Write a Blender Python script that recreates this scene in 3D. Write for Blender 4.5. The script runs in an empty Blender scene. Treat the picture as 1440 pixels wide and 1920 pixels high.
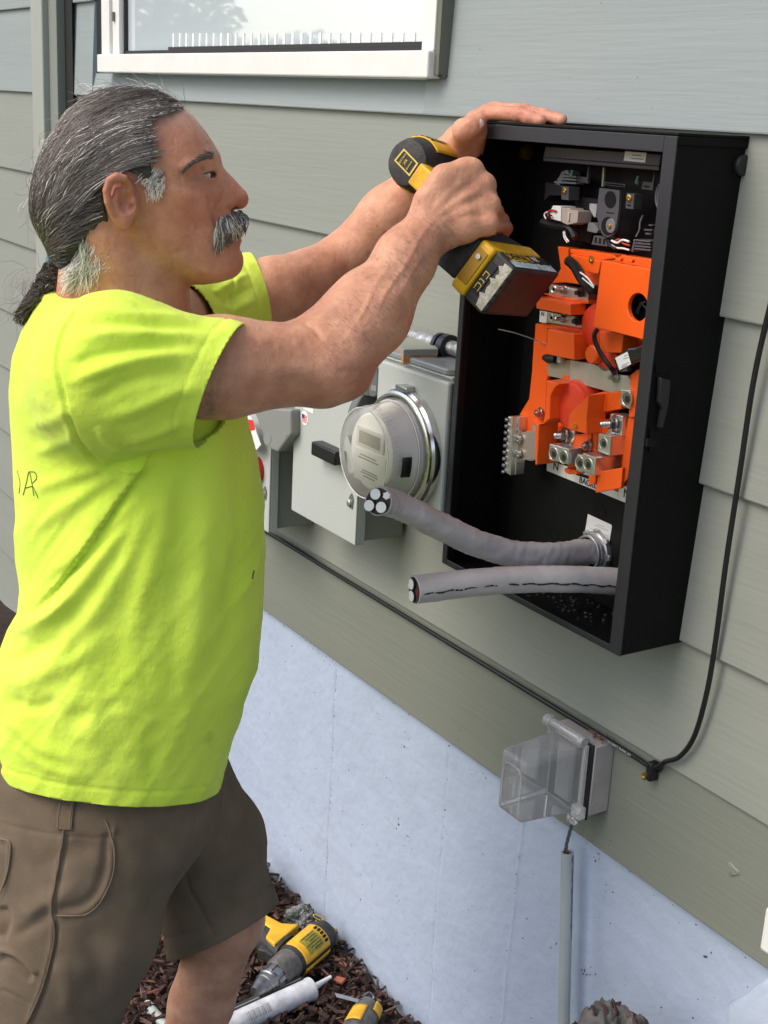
import bpy, bmesh, math, random
import numpy as np
from mathutils import Vector, Matrix, noise as mnoise
from mathutils.bvhtree import BVHTree

S = bpy.context.scene
COL = S.collection
rad = math.radians
# ------------------------------------------------------------------ camera
FPX = 2497.15
CAM = Vector((1.18778, -1.28223, 1.68531))
RR = Vector((0.53385099, 0.84402767, 0.05119001))
UU = Vector((-0.27084608, 0.11333456, 0.95592765))
FF = Vector((-0.80102779, 0.52418753, -0.28910535))
FH = Vector((-0.8367597, 0.54757027, 0.0))
RH = Vector((0.54757027, 0.8367597, 0.0))
cd = bpy.data.cameras.new('camera'); cam = bpy.data.objects.new('camera', cd); COL.objects.link(cam)
mw = Matrix((RR, UU, -FF)).transposed().to_4x4(); mw.translation = CAM
cam.matrix_world = mw
cd.sensor_fit = 'VERTICAL'; cd.sensor_height = 36.0; cd.lens = 36.0 * FPX / 1920.0
cd.clip_start = 0.05; cd.clip_end = 500
S.camera = cam
# ------------------------------------------------------------------ world, sun, exposure
SUN_AZ = Vector((-0.25, -0.97, 0)).normalized(); SUN_EL = rad(48)
w = bpy.data.worlds.new("World"); S.world = w; w.use_nodes = True
nt = w.node_tree; nt.nodes.clear()
sky = nt.nodes.new('ShaderNodeTexSky'); sky.sky_type = 'NISHITA'; sky.sun_disc = False
sky.sun_elevation = SUN_EL; sky.sun_rotation = math.atan2(SUN_AZ.x, SUN_AZ.y)
sky.air_density = 1.0; sky.dust_density = 3.5; sky.ozone_density = 1.0
bg = nt.nodes.new('ShaderNodeBackground'); bg.inputs[1].default_value = 0.15
wo = nt.nodes.new('ShaderNodeOutputWorld')
nt.links.new(sky.outputs[0], bg.inputs[0]); nt.links.new(bg.outputs[0], wo.inputs[0])
sl = bpy.data.lights.new('sun', 'SUN'); sl.energy = 0.75; sl.angle = rad(35); sl.color = (1.0, 0.95, 0.87)
so = bpy.data.objects.new('sun', sl); COL.objects.link(so)
sd = -(SUN_AZ * math.cos(SUN_EL) + Vector((0, 0, math.sin(SUN_EL))))
so.rotation_euler = sd.to_track_quat('-Z', 'Y').to_euler()
S.view_settings.view_transform = 'Standard'; S.view_settings.look = 'None'
S.view_settings.gamma = 1.0; S.view_settings.use_curve_mapping = False
S.view_settings.exposure = 0.68
S.cycles.use_denoising = True
S.cycles.max_bounces = 10; S.cycles.transparent_max_bounces = 16
# ------------------------------------------------------------------ helpers
def ray(px, py): return FF + RR * ((px - 720) / FPX) + UU * ((960 - py) / FPX)
def onY(px, py, Y=0.0):
    d = ray(px, py); return CAM + d * ((Y - CAM.y) / d.y)
def onX(px, py, X=0.0):
    d = ray(px, py); return CAM + d * ((X - CAM.x) / d.x)
def onZ(px, py, Z=0.0):
    d = ray(px, py); return CAM + d * ((Z - CAM.z) / d.z)
def onH(px, py, h):
    d = ray(px, py); return CAM + d * (h / d.dot(FH))
def pix(P):
    d = Vector(P) - CAM; z = d.dot(FF); return (720 + FPX * d.dot(RR) / z, 960 - FPX * d.dot(UU) / z)

def tag(o, label=None, cat=None, group=None, kind=None):
    if label: o['label'] = label
    if cat: o['category'] = cat
    if group: o['group'] = group
    if kind: o['kind'] = kind
    return o
def empty(name, loc, label, cat, group=None, kind=None):
    o = bpy.data.objects.new(name, None); COL.objects.link(o); o.location = loc; o.empty_display_size = .05
    return tag(o, label, cat, group, kind)
def link(name, me, mat=None, parent=None):
    o = bpy.data.objects.new(name, me); COL.objects.link(o)
    if mat is not None:
        for m_ in (mat if isinstance(mat, (list, tuple)) else [mat]): me.materials.append(m_)
    if parent is not None:
        o.parent = parent
        o.matrix_parent_inverse = Matrix.Translation(-WLOC(parent))
    return o
def WLOC(o):
    v = Vector(o.location)
    p = o.parent
    if p is not None: v = v  # parts are authored in world space with location 0
    if o.type == 'EMPTY': return v
    return Vector((0, 0, 0))

class MB:
    def __init__(s): s.v = []; s.f = []; s.mi = []; s.cur = 0
    def add(s, vs, fs):
        b = len(s.v); s.v += [tuple(v) for v in vs]; s.f += [tuple(b + i for i in f) for f in fs]; s.mi += [s.cur] * len(fs)
    def box(s, x0, x1, y0, y1, z0, z1):
        x0, x1 = min(x0, x1), max(x0, x1); y0, y1 = min(y0, y1), max(y0, y1); z0, z1 = min(z0, z1), max(z0, z1)
        s.add([(x0, y0, z0), (x1, y0, z0), (x1, y1, z0), (x0, y1, z0), (x0, y0, z1), (x1, y0, z1), (x1, y1, z1), (x0, y1, z1)],
              [(0, 3, 2, 1), (4, 5, 6, 7), (0, 1, 5, 4), (1, 2, 6, 5), (2, 3, 7, 6), (3, 0, 4, 7)]); return s
    def obox(s, c, ax, ay, az):   # oriented box, half axis vectors
        c, ax, ay, az = map(Vector, (c, ax, ay, az))
        vs = [c + ax * i + ay * j + az * k for k in (-1, 1) for (i, j) in ((-1, -1), (1, -1), (1, 1), (-1, 1))]
        s.add(vs, [(0, 3, 2, 1), (4, 5, 6, 7), (0, 1, 5, 4), (1, 2, 6, 5), (2, 3, 7, 6), (3, 0, 4, 7)]); return s
    def prism(s, pts, off):       # polygon of 3D points extruded by vector off
        n = len(pts); pts = [Vector(p) for p in pts]; off = Vector(off)
        nn = Vector((0, 0, 0))
        for i in range(n): nn += pts[i].cross(pts[(i + 1) % n])
        if nn.dot(off) > 0: pts = pts[::-1]
        s.add(pts + [p + off for p in pts], [tuple(range(n)), tuple(range(2 * n - 1, n - 1, -1))] +
              [(i, i + n, (i + 1) % n + n, (i + 1) % n) for i in range(n)]); return s
    def tube(s, pts, r, n=8, caps=True, flat=None):
        pts = [Vector(p) for p in pts]; rs = r if isinstance(r, (list, tuple)) else [r] * len(pts)
        T = []
        for i in range(len(pts)):
            a = pts[max(0, i - 1)]; b = pts[min(len(pts) - 1, i + 1)]; t = (b - a)
            T.append(t.normalized() if t.length > 1e-9 else Vector((0, 0, 1)))
        up = Vector((0, 0, 1)) if abs(T[0].z) < .9 else Vector((1, 0, 0))
        u = (up - T[0] * up.dot(T[0])).normalized(); vs = []
        for i, p in enumerate(pts):
            u = (u - T[i] * u.dot(T[i])).normalized(); v = T[i].cross(u)
            for k in range(n):
                a = 2 * math.pi * k / n
                vs.append(p + (u * math.cos(a) + v * math.sin(a) * (flat or 1)) * rs[i])
        fs = []
        for i in range(len(pts) - 1):
            for k in range(n):
                fs.append((i * n + k, i * n + (k + 1) % n, (i + 1) * n + (k + 1) % n, (i + 1) * n + k))
        if caps: fs.append(tuple(range(n - 1, -1, -1))); fs.append(tuple((len(pts) - 1) * n + k for k in range(n)))
        s.add(vs, fs); return s
    def cyl(s, a, b, r, n=20, r2=None): return s.tube([a, b], [r, r if r2 is None else r2], n)
    def lathe(s, base, axis, prof, n=40, up=None):  # prof [(t,r)] along axis from base
        base, axis = Vector(base), Vector(axis).normalized()
        up = Vector(up) if up else (Vector((0, 0, 1)) if abs(axis.z) < .9 else Vector((1, 0, 0)))
        u = (up - axis * up.dot(axis)).normalized(); v = axis.cross(u); vs = []
        for (t, r) in prof:
            for k in range(n):
                a = 2 * math.pi * k / n; vs.append(base + axis * t + (u * math.cos(a) + v * math.sin(a)) * max(r, 1e-5))
        fs = []
        for i in range(len(prof) - 1):
            for k in range(n): fs.append((i * n + k, i * n + (k + 1) % n, (i + 1) * n + (k + 1) % n, (i + 1) * n + k))
        s.add(vs, fs); return s
    def hexnut(s, c, axis, r, h): return s.tube([Vector(c), Vector(c) + Vector(axis).normalized() * h], r, 6)
    def build(s, name, mat, parent=None, bevel=0, smooth=True, seg=2, angle=40, label=None):
        me = bpy.data.meshes.new(name); me.from_pydata(s.v, [], s.f); me.update()
        bm = bmesh.new(); bm.from_mesh(me); bmesh.ops.recalc_face_normals(bm, faces=bm.faces); bm.to_mesh(me); bm.free()
        o = link(name, me, mat, parent)
        if any(s.mi): me.polygons.foreach_set('material_index', s.mi)
        if smooth:
            me.polygons.foreach_set('use_smooth', [True] * len(me.polygons))
            try: me.set_sharp_from_angle(angle=rad(angle))
            except Exception: pass
        if bevel:
            m_ = o.modifiers.new('b', 'BEVEL'); m_.width = bevel; m_.segments = seg; m_.limit_method = 'ANGLE'; m_.angle_limit = rad(35)
            m_.harden_normals = False
        if label: o['label'] = label
        return o

MATS = {}
def mat(name, col, rough=.5, metal=0, bump=0, bscale=200, bstretch=(1, 1, 1), var=.0, vscale=6, col2=None, spec=.5,
        trans=0, ior=1.45, sss=0, coat=0, sheen=0, detail=6, alpha=1, specks=None, aniso=0):
    if name in MATS: return MATS[name]
    m = bpy.data.materials.new(name); m.use_nodes = True; n = m.node_tree.nodes; L = m.node_tree.links
    b = n['Principled BSDF']; c = tuple(col) + (1,)
    b.inputs['Base Color'].default_value = c; b.inputs['Roughness'].default_value = rough; b.inputs['Metallic'].default_value = metal
    b.inputs['Specular IOR Level'].default_value = spec; b.inputs['IOR'].default_value = ior
    b.inputs['Transmission Weight'].default_value = trans; b.inputs['Coat Weight'].default_value = coat
    b.inputs['Alpha'].default_value = alpha
    if sheen: b.inputs['Sheen Weight'].default_value = sheen
    if sss:
        b.inputs['Subsurface Weight'].default_value = sss; b.inputs['Subsurface Radius'].default_value = (.012, .005, .003)
        b.inputs['Subsurface Scale'].default_value = .6
    tc = n.new('ShaderNodeTexCoord')
    mp = n.new('ShaderNodeMapping'); mp.inputs['Scale'].default_value = bstretch; L.new(tc.outputs['Object'], mp.inputs[0])
    out = None
    if var or col2:
        ns = n.new('ShaderNodeTexNoise'); ns.inputs['Scale'].default_value = vscale; ns.inputs['Detail'].default_value = detail
        ns.inputs['Roughness'].default_value = .65
        L.new(mp.outputs[0], ns.inputs['Vector'])
        rp = n.new('ShaderNodeValToRGB'); rp.color_ramp.elements[0].position = .35; rp.color_ramp.elements[1].position = .65
        c2 = col2 or tuple(x * (1 - var) for x in col)
        rp.color_ramp.elements[0].color = tuple(c2) + (1,)
        rp.color_ramp.elements[1].color = c if col2 else tuple(min(1, x * (1 + var * .5)) for x in col) + (1,)
        L.new(ns.outputs[0], rp.inputs[0]); out = rp.outputs[0]; L.new(out, b.inputs['Base Color'])
    if specks:   # (colour, scale, threshold)
        for (sc_, ss_, th_) in (specks if isinstance(specks, list) else [specks]):
            vo = n.new('ShaderNodeTexVoronoi'); vo.inputs['Scale'].default_value = ss_; L.new(tc.outputs['Object'], vo.inputs['Vector'])
            n2 = n.new('ShaderNodeTexNoise'); n2.inputs['Scale'].default_value = ss_ * .23; L.new(tc.outputs['Object'], n2.inputs['Vector'])
            mu = n.new('ShaderNodeMath'); mu.operation = 'MULTIPLY_ADD'; L.new(n2.outputs[0], mu.inputs[0]); mu.inputs[1].default_value = -.5
            mu.inputs[2].default_value = .25 + th_
            cm = n.new('ShaderNodeMath'); cm.operation = 'LESS_THAN'; L.new(vo.outputs['Distance'], cm.inputs[0]); L.new(mu.outputs[0], cm.inputs[1])
            mx = n.new('ShaderNodeMix'); mx.data_type = 'RGBA'; L.new(cm.outputs[0], mx.inputs[0])
            if out is not None: L.new(out, mx.inputs[6])
            else: mx.inputs[6].default_value = c
            mx.inputs[7].default_value = tuple(sc_) + (1,); out = mx.outputs[2]; L.new(out, b.inputs['Base Color'])
    if bump:
        nb = n.new('ShaderNodeTexNoise'); nb.inputs['Scale'].default_value = bscale; nb.inputs['Detail'].default_value = 5
        L.new(mp.outputs[0], nb.inputs['Vector'])
        bp = n.new('ShaderNodeBump'); bp.inputs['Strength'].default_value = min(1, bump); bp.inputs['Distance'].default_value = .002
        L.new(nb.outputs[0], bp.inputs['Height']); L.new(bp.outputs[0], b.inputs['Normal'])
    MATS[name] = m
    return m

def text(body, loc, right, up, size, material, parent, name='lettering', thick=.0003, align='CENTER', sx=1.0, extra=0.0):
    """flat lettering whose reading direction is right and whose top points to up"""
    cu = bpy.data.curves.new(name, 'FONT'); cu.body = body; cu.size = size; cu.extrude = thick; cu.align_x = align; cu.align_y = 'CENTER'
    cu.offset = extra; cu.resolution_u = 3
    o = bpy.data.objects.new(name, cu); COL.objects.link(o)
    r_ = Vector(right).normalized(); u_ = Vector(up); u_ = (u_ - r_ * u_.dot(r_)).normalized(); n_ = r_.cross(u_)
    M = Matrix((r_ * sx, u_, n_)).transposed().to_4x4(); M.translation = Vector(loc)
    dg = bpy.context.evaluated_depsgraph_get()
    me = bpy.data.meshes.new_from_object(o.evaluated_get(dg)); bpy.data.objects.remove(o)
    me.transform(M); me.name = name
    me.materials.clear()
    return link(name, me, material, parent)

def catmull(P, n=8):
    P = [Vector(p) for p in P]; Q = [P[0] * 2 - P[1]] + P + [P[-1] * 2 - P[-2]]; out = []
    for i in range(1, len(Q) - 2):
        a, b, c, d = Q[i - 1:i + 3]
        for k in range(n):
            t = k / n
            out.append(.5 * ((2 * b) + (c - a) * t + (2 * a - 5 * b + 4 * c - d) * t * t + (3 * b - a - 3 * c + d) * t ** 3))
    out.append(P[-1].copy()); return out

def thin_clear(name, col, rough, haze, body):
    """clear plastic sheet: see-through, with real reflections and a little milky haze"""
    m = bpy.data.materials.new(name); m.use_nodes = True; n = m.node_tree.nodes; L = m.node_tree.links; n.clear()
    o = n.new('ShaderNodeOutputMaterial'); tr = n.new('ShaderNodeBsdfTransparent'); gl = n.new('ShaderNodeBsdfGlossy'); df = n.new('ShaderNodeBsdfDiffuse')
    gl.inputs['Roughness'].default_value = rough; gl.inputs['Color'].default_value = (1, 1, 1, 1); df.inputs['Color'].default_value = tuple(col) + (1,)
    tr.inputs['Color'].default_value = (.97, .97, .96, 1)
    lw = n.new('ShaderNodeLayerWeight'); lw.inputs['Blend'].default_value = .35
    pw = n.new('ShaderNodeMath'); pw.operation = 'MULTIPLY_ADD'; L.new(lw.outputs['Facing'], pw.inputs[0]); pw.inputs[1].default_value = .45; pw.inputs[2].default_value = haze; pw.use_clamp = True
    m1 = n.new('ShaderNodeMixShader'); m1.inputs[0].default_value = body; L.new(tr.outputs[0], m1.inputs[1]); L.new(df.outputs[0], m1.inputs[2])
    fr = n.new('ShaderNodeFresnel'); fr.inputs['IOR'].default_value = 1.45
    m2 = n.new('ShaderNodeMixShader'); L.new(fr.outputs[0], m2.inputs[0]); L.new(m1.outputs[0], m2.inputs[1]); L.new(gl.outputs[0], m2.inputs[2])
    m3 = n.new('ShaderNodeMixShader'); ml = n.new('ShaderNodeMath'); ml.operation = 'MULTIPLY'; L.new(pw.outputs[0], ml.inputs[0]); ml.inputs[1].default_value = .45
    L.new(ml.outputs[0], m3.inputs[0]); L.new(m2.outputs[0], m3.inputs[1]); L.new(df.outputs[0], m3.inputs[2]); L.new(m3.outputs[0], o.inputs[0])
    MATS[name] = m; return m
# ------------------------------------------------------------------ setting: ground
M_dirt = mat('soil', (.035, .022, .016), .95, bump=1, bscale=60, var=.4, vscale=30)
mb = MB(); mb.add([(-60, -60, -.02), (60, -60, -.02), (60, 60, -.02), (-60, 60, -.02)], [(0, 1, 2, 3)])
g = mb.build('ground', mat('lawn', (.12, .13, .07), .95, var=.5, vscale=3)); tag(g, kind='structure', label='open ground round the house')
mb = MB(); NX, NY = 90, 30
for j in range(NY + 1):
    for i in range(NX + 1):
        x = -4.2 + 5.2 * i / NX; y = -1.4 + 1.46 * j / NY
        mb.v.append((x, y, -.004 + .02 * mnoise.noise((x * 4, y * 4, 0)) - (.03 if j == 0 or i in (0, NX) else 0)))
for j in range(NY):
    for i in range(NX):
        a = j * (NX + 1) + i; mb.f.append((a, a + 1, a + NX + 2, a + NX + 1)); mb.mi.append(0)
g = mb.build('garden_bed', M_dirt); tag(g, kind='structure', label='dark soil bed under the bark mulch along the foundation')
# mulch chips
random.seed(4)
bark = [mat('bark_dark', (.045, .024, .018), .9, bump=.8, bscale=300, var=.5, vscale=60), mat('bark_mid', (.085, .045, .034), .9, bump=.8, bscale=300, var=.5, vscale=60),
        mat('bark_light', (.17, .10, .075), .9, bump=.8, bscale=300, var=.4, vscale=60), mat('bark_red', (.23, .09, .055), .9, bump=.5, bscale=300)]
def chips(n, area, zf, smin=.008, smax=.03):
    mb = MB()
    for k in range(n):
        x, y = area(); z = zf(x, y); L = random.uniform(smin, smax); W_ = L * random.uniform(.18, .5); T = random.uniform(.0015, .005)
        q = Matrix.Rotation(random.uniform(0, 6.3), 3, 'Z') @ Matrix.Rotation(random.gauss(0, .45), 3, 'X') @ Matrix.Rotation(random.gauss(0, .35), 3, 'Y')
        ax, ay, az = q @ Vector((L / 2, 0, 0)), q @ Vector((0, W_ / 2, 0)), q @ Vector((0, 0, T / 2))
        c = Vector((x, y, z + random.uniform(0, .02)))
        mb.cur = random.choices((0, 1, 2, 3), (.5, .36, .11, .03))[0]
        tw = random.uniform(.4, 1.0); sk = random.uniform(-.3, .3)
        vs = []
        for kz in (-1, 1):
            for (i, j) in ((-1, -1), (1, -tw), (1, tw), (-1, 1)):
                vs.append(c + ax * (i + sk * j * .4) + ay * j * random.uniform(.6, 1.1) + az * kz)
        mb.add(vs, [(0, 3, 2, 1), (4, 5, 6, 7), (0, 1, 5, 4), (1, 2, 6, 5), (2, 3, 7, 6), (3, 0, 4, 7)])
    return mb
def dense():
    return (random.uniform(-1.5, -.2), random.uniform(-.75, -.002))
mbm = chips(9000, dense, lambda x, y: .004 + .012 * mnoise.noise((x * 4, y * 4, 0)))
for v in chips(3500, lambda: (random.uniform(-2.1, .9), random.uniform(-1.3, -.002)), lambda x, y: .004 + .012 * mnoise.noise((x * 4, y * 4, 0)), .012, .04).__dict__['v'][:0]: pass
m2 = chips(3500, lambda: (random.uniform(-2.1, .9), random.uniform(-1.3, -.002)), lambda x, y: .004 + .012 * mnoise.noise((x * 4, y * 4, 0)), .012, .04)
mbm.f += [tuple(i + len(mbm.v) for i in f) for f in m2.f]; mbm.mi += m2.mi; mbm.v += m2.v
o = mbm.build('bark_mulch', bark, smooth=False); tag(o, 'dark brown shredded bark mulch covering the ground by the foundation', 'mulch', kind='stuff')

# ------------------------------------------------------------------ the house
house = empty('house', (0, 0, 0), 'house wall with grey green lap siding above a pale blue painted foundation', 'house')
SID = (.335, .355, .325)
def sidemat(name, c):
    m = mat(name, c, .55, bump=.3, bscale=26, bstretch=(.35, 1, 6), var=.05, vscale=2.2,
            specks=[((.10, .10, .09), 5.2, -.205)])
    n = m.node_tree.nodes; L = m.node_tree.links; b = n['Principled BSDF']
    # fine wood grain on top of the broad bump
    tc = n.new('ShaderNodeTexCoord'); mp = n.new('ShaderNodeMapping'); mp.inputs['Scale'].default_value = (7, 7, 160); L.new(tc.outputs['Object'], mp.inputs[0])
    ns = n.new('ShaderNodeTexNoise'); ns.inputs['Scale'].default_value = 1.0; ns.inputs['Detail'].default_value = 8; ns.inputs['Distortion'].default_value = 1.2; L.new(mp.outputs[0], ns.inputs['Vector'])
    bp = n.new('ShaderNodeBump'); bp.inputs['Strength'].default_value = .13; bp.inputs['Distance'].default_value = .0012
    old = [l for l in L if l.to_socket == b.inputs['Normal']][0].from_socket
    L.new(ns.outputs[0], bp.inputs['Height']); L.new(old, bp.inputs['Normal']); L.new(bp.outputs[0], b.inputs['Normal'])
    return m
M_side = sidemat('siding_paint', (.275, .292, .258)); M_side_up = sidemat('siding_paint_skylit', (.29, .33, .33))  # upper rows: sky light put into the colour as paler blue grey
M_skirt = sidemat('skirt_paint', (.205, .222, .185))
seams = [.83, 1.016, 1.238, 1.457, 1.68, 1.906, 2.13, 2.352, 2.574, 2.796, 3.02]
XL, XR = -7.0, 2.2
XWL = -2.292   # right face of the vertical trim
WX0, WX1, WZ0, WZ1 = -2.205, -.695, 1.735, 2.75
random.seed(2)
mbU = MB(); mb = mbL = MB()
def board(x0, x1, z0, z1):
    global mb
    # lap board, thick at its lower edge; profile in y,z
    pr = [(-.0005, z0), (-.0145, z0), (-.0152, z0 + .002), (-.0045, z1 + .012), (-.0005, z1 + .012)]
    n = len(pr)
    mb.add([(x0, y, z) for y, z in pr] + [(x1, y, z) for y, z in pr],
           [tuple(range(n - 1, -1, -1)), tuple(range(n, 2 * n))] + [(i, (i + 1) % n, (i + 1) % n + n, i + n) for i in range(n)])
joints = {0: [-2.9, .62], 1: [-1.9], 2: [.31, -3.6], 3: [-1.3], 4: [-3.1], 5: [-4.2, 1.3], 6: [1.0], 7: [-3.3], 8: [.5], 9: []}
joints[3] = [-3.06]; joints[4] = [-4.1]; joints[2] = [-2.75]
for i in range(len(seams) - 1):
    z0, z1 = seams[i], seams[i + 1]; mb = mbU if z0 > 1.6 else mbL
    xs = [XL] + sorted(joints[i]) + [XR]
    for a, b in zip(xs[:-1], xs[1:]):
        a2, b2 = a + .0008, b - .0008
        segs = [(a2, b2)]
        if z1 > WZ0 + .02:   # leave the window opening
            s2 = []
            for (p, q) in segs:
                if q <= WX0 or p >= WX1: s2.append((p, q))
                else:
                    if p < WX0: s2.append((p, WX0))
                    if q > WX1: s2.append((WX1, q))
            segs = s2
        for p, q in segs:
            if q - p > .01: board(p, q, z0, z1)
        if z0 < WZ0 < z1 and a < WX0 < b or (z0 < WZ0 < z1 and a < WX1 < b): board(max(a2, WX0 + .0004), min(b2, WX1 - .0004), z0, WZ0 - .012)
mb = mbL
for k in range(4):
    board(XL, -1.72, -.036 + .2165 * k, -.036 + .2165 * (k + 1))
mbL.build('siding', M_side, house, smooth=False); mbU.build('siding', M_side_up, house, smooth=False, label='siding boards in the upper rows, sky light painted in as paler blue grey')
mb = MB(); mb.box(XL, -2.21, .0, .14, .6402, 3.1); mb.box(-.69, XR, .0, .14, .6402, 3.1); mb.box(-2.21, -.69, 0, .14, .6402, WZ0 - .01); mb.box(-2.21, -.69, 0, .14, WZ1, 3.1)
mb.build('wall_sheathing', mat('sheathing', (.2, .19, .16), .9), house)
mb = MB(); mb.box(-1.7195, XR, -.010, -.0006, .632, .829)
mb.build('skirt_board', M_skirt, house, bevel=.002, smooth=False)
# drip ledge between the skirt board and the siding
mb = MB(); mb.box(XL, XR, -.0165, -.0006, .8292, .8299 + .0)
# roof and eave high above, out of frame
mb = MB(); mb.box(XL, XR, -.55, .5, 3.1, 3.18); mb.build('eave', mat('eave_paint', (.6, .6, .58), .6), house)
# foundation
M_fnd = mat('foundation_paint', (.41, .485, .61), .6, bump=1, bscale=55, var=.05, vscale=7,
            specks=[((.13, .12, .12), 9.5, -.203), ((.2, .16, .14), 24, -.212)])
def fgrid(x0, x1, z0, z1, nx, nz, fy):
    m_ = MB()
    for j in range(nz + 1):
        for i in range(nx + 1):
            x = x0 + (x1 - x0) * i / nx; z = z0 + (z1 - z0) * j / nz; m_.v.append((x, fy(x, z), z))
    for j in range(nz):
        for i in range(nx):
            a = j * (nx + 1) + i; m_.f.append((a, a + 1, a + nx + 2, a + nx + 1)); m_.mi.append(0)
    return m_
cracks = [(-.924, .003), (-.53, .0015), (-.314, -.0025)]
def fy(x, z):
    y = .004 + .0016 * mnoise.noise((x * 5, z * 5, 1)) + .0009 * mnoise.noise((x * 26, z * 26, 3))
    for cx, am in cracks:
        d = x - cx - .006 * mnoise.noise((z * 6, cx, 0)) - .002 * mnoise.noise((z * 40, cx, 0))
        y += am * math.exp(-(d / .0035) ** 2) * (.35 + .65 * max(0, mnoise.noise((z * 22, cx * 3, 5)) + .4))
    # plugged hole rings
    for (hx, hz, hr) in ((-.09, .16, .03),):
        q = math.hypot(x - hx, z - hz); y -= .002 * math.exp(-((q - hr) / .006) ** 2)
    return y
mb = fgrid(-1.6, .35, -.06, .64, 780, 280, fy)
mb.build('foundation', M_fnd, house, angle=180)
mb = MB(); mb.box(XL, -1.6, .004, .14, -.06, .64); mb.box(.35, XR, .004, .14, -.06, .64); mb.box(-1.6, .35, .012, .14, -.06, .60); mb.build('foundation_end', M_fnd, house)
# flecks of dirt, chipped paint and cobweb crumbs stuck to the wall
random.seed(77); mbS = MB()
def fleck(x, y, z, r_):
    n_ = random.randint(4, 6); a0 = random.uniform(0, 6); st = random.uniform(.35, 1); ro = random.uniform(0, 3.1)
    P_ = []
    for k in range(n_):
        a = a0 + k * 6.283 / n_; rr = r_ * random.uniform(.5, 1.2); u, v = math.cos(a) * rr, math.sin(a) * rr * st; P_.append((x + u * math.cos(ro) - v * math.sin(ro), y, z + u * math.sin(ro) + v * math.cos(ro)))
    mbS.add(P_ + [(x, y - r_ * .35, z)], [(k, (k + 1) % n_, n_) for k in range(n_)])
for k in range(330):
    x = random.uniform(-1.25, .3); z = random.uniform(.02, .62) if random.random() < .75 else .628 - abs(random.gauss(0, .02)); fleck(x, fy(x, z) - .0002, z, random.choice((.0008, .0010, .0012, .0016, .0024)))
for px_, py_, n_, r_ in ((744, 1545, 5, .0030), (762, 1572, 7, .0022), (616, 1478, 3, .0026), (757, 1396, 3, .0035), (866, 1378, 6, .0020), (1118, 1612, 3, .0034), (1133, 1668, 5, .0022), (1330, 1782, 2, .0045), (1030, 1772, 3, .0028), (700, 1655, 4, .0018), (740, 1690, 3, .0022), (1072, 1450, 3, .0015), (1148, 1575, 4, .0018), (1100, 1820, 7, .0030), (612, 1250, 6, .0016), (700, 1325, 6, .0016)):
    for k in range(n_):
        c = onY(px_ + random.gauss(0, 8), py_ + random.gauss(0, 8), 0); fleck(c.x, (fy(c.x, c.z) if c.z < .63 else -.0102) - .0004, c.z, r_ * random.uniform(.5, 1.1))
for cx, n_ in ((-.924, 70), (-.53, 26), (-.314, 16)):
    for k in range(n_):
        z = random.uniform(.12, .62); x = cx + .006 * mnoise.noise((z * 6, cx, 0)) + random.gauss(0, .0012); fleck(x, fy(x, z) - .0005, z, random.uniform(.0007, .0022))
for k in range(60): fleck(random.uniform(-1.2, .2), -.0102, random.uniform(.64, .81), random.choice((.0007, .001, .0014)))
for k in range(60): fleck(random.uniform(-1.8, .25), -.0150, random.uniform(1.7, 1.95), random.choice((.0007, .001, .0013)))
tag(mbS.build('wall_flecks', mat('fleck_dark', (.09, .08, .075), .9), house, smooth=False), kind='stuff')
# painted over pier at the right edge
mb = MB(); random.seed(9)
o_c = onY(1425, 1850, -.02)
for j in range(25):
    for i in range(33):
        a = math.pi * i / 32
        x = .29 - .125 * math.cos(a); y = .004 - .025 * abs(math.sin(a)) ** .7; z = -.05 + .675 * j / 24
        d = .012 * mnoise.noise((x * 18, y * 18, z * 9)) + .005 * mnoise.noise((x * 60, y * 60, z * 40))
        if j > 21: x = .29 + (x - .29) * (1 - (j - 21) * .14); y *= (1 - (j - 21) * .2)
        mb.v.append((x - d * math.cos(a), y - d * math.sin(a), z + (0 if j < 24 else -.004)))
for j in range(24):
    for i in range(32):
        a = j * 33 + i; mb.f.append((a, a + 1, a + 34, a + 33)); mb.mi.append(0)
mb.f.append(tuple(24 * 33 + i for i in range(33))); mb.mi.append(0)
mb.build('painted_pier', mat('pier_paint', (.44, .51, .62), .55, bump=.8, bscale=60, specks=((.1, .1, .1), 30, -.21)), house, angle=180)

# corner trim; the gap's shade beside it is painted as a dark strip
M_trim = mat('trim_paint', (.36, .38, .34), .5, bump=.3, bscale=60, bstretch=(1, 1, .15), var=.05)
mb = MB(); mb.box(-2.548, -2.455, -.058, -.0156, .66, 3.09); mb.build('corner_trim', M_trim, house, bevel=.004)
mb = MB(); mb.box(-2.455, -2.392, -.040, -.0156, .66, 3.09); mb.build('corner_trim', mat('trim_side_shade', (.22, .24, .21), .6, bump=.3, bscale=60, bstretch=(1, 1, .15)), house, bevel=.002)  # side face's shade put into a darker trim colour
mb = MB(); mb.box(-2.392, -2.335, -.018, -.0156, .66, 3.09); mb.build('gap_shade_strip', mat('gap_shade', (.012, .014, .012), .8), house)

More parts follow.
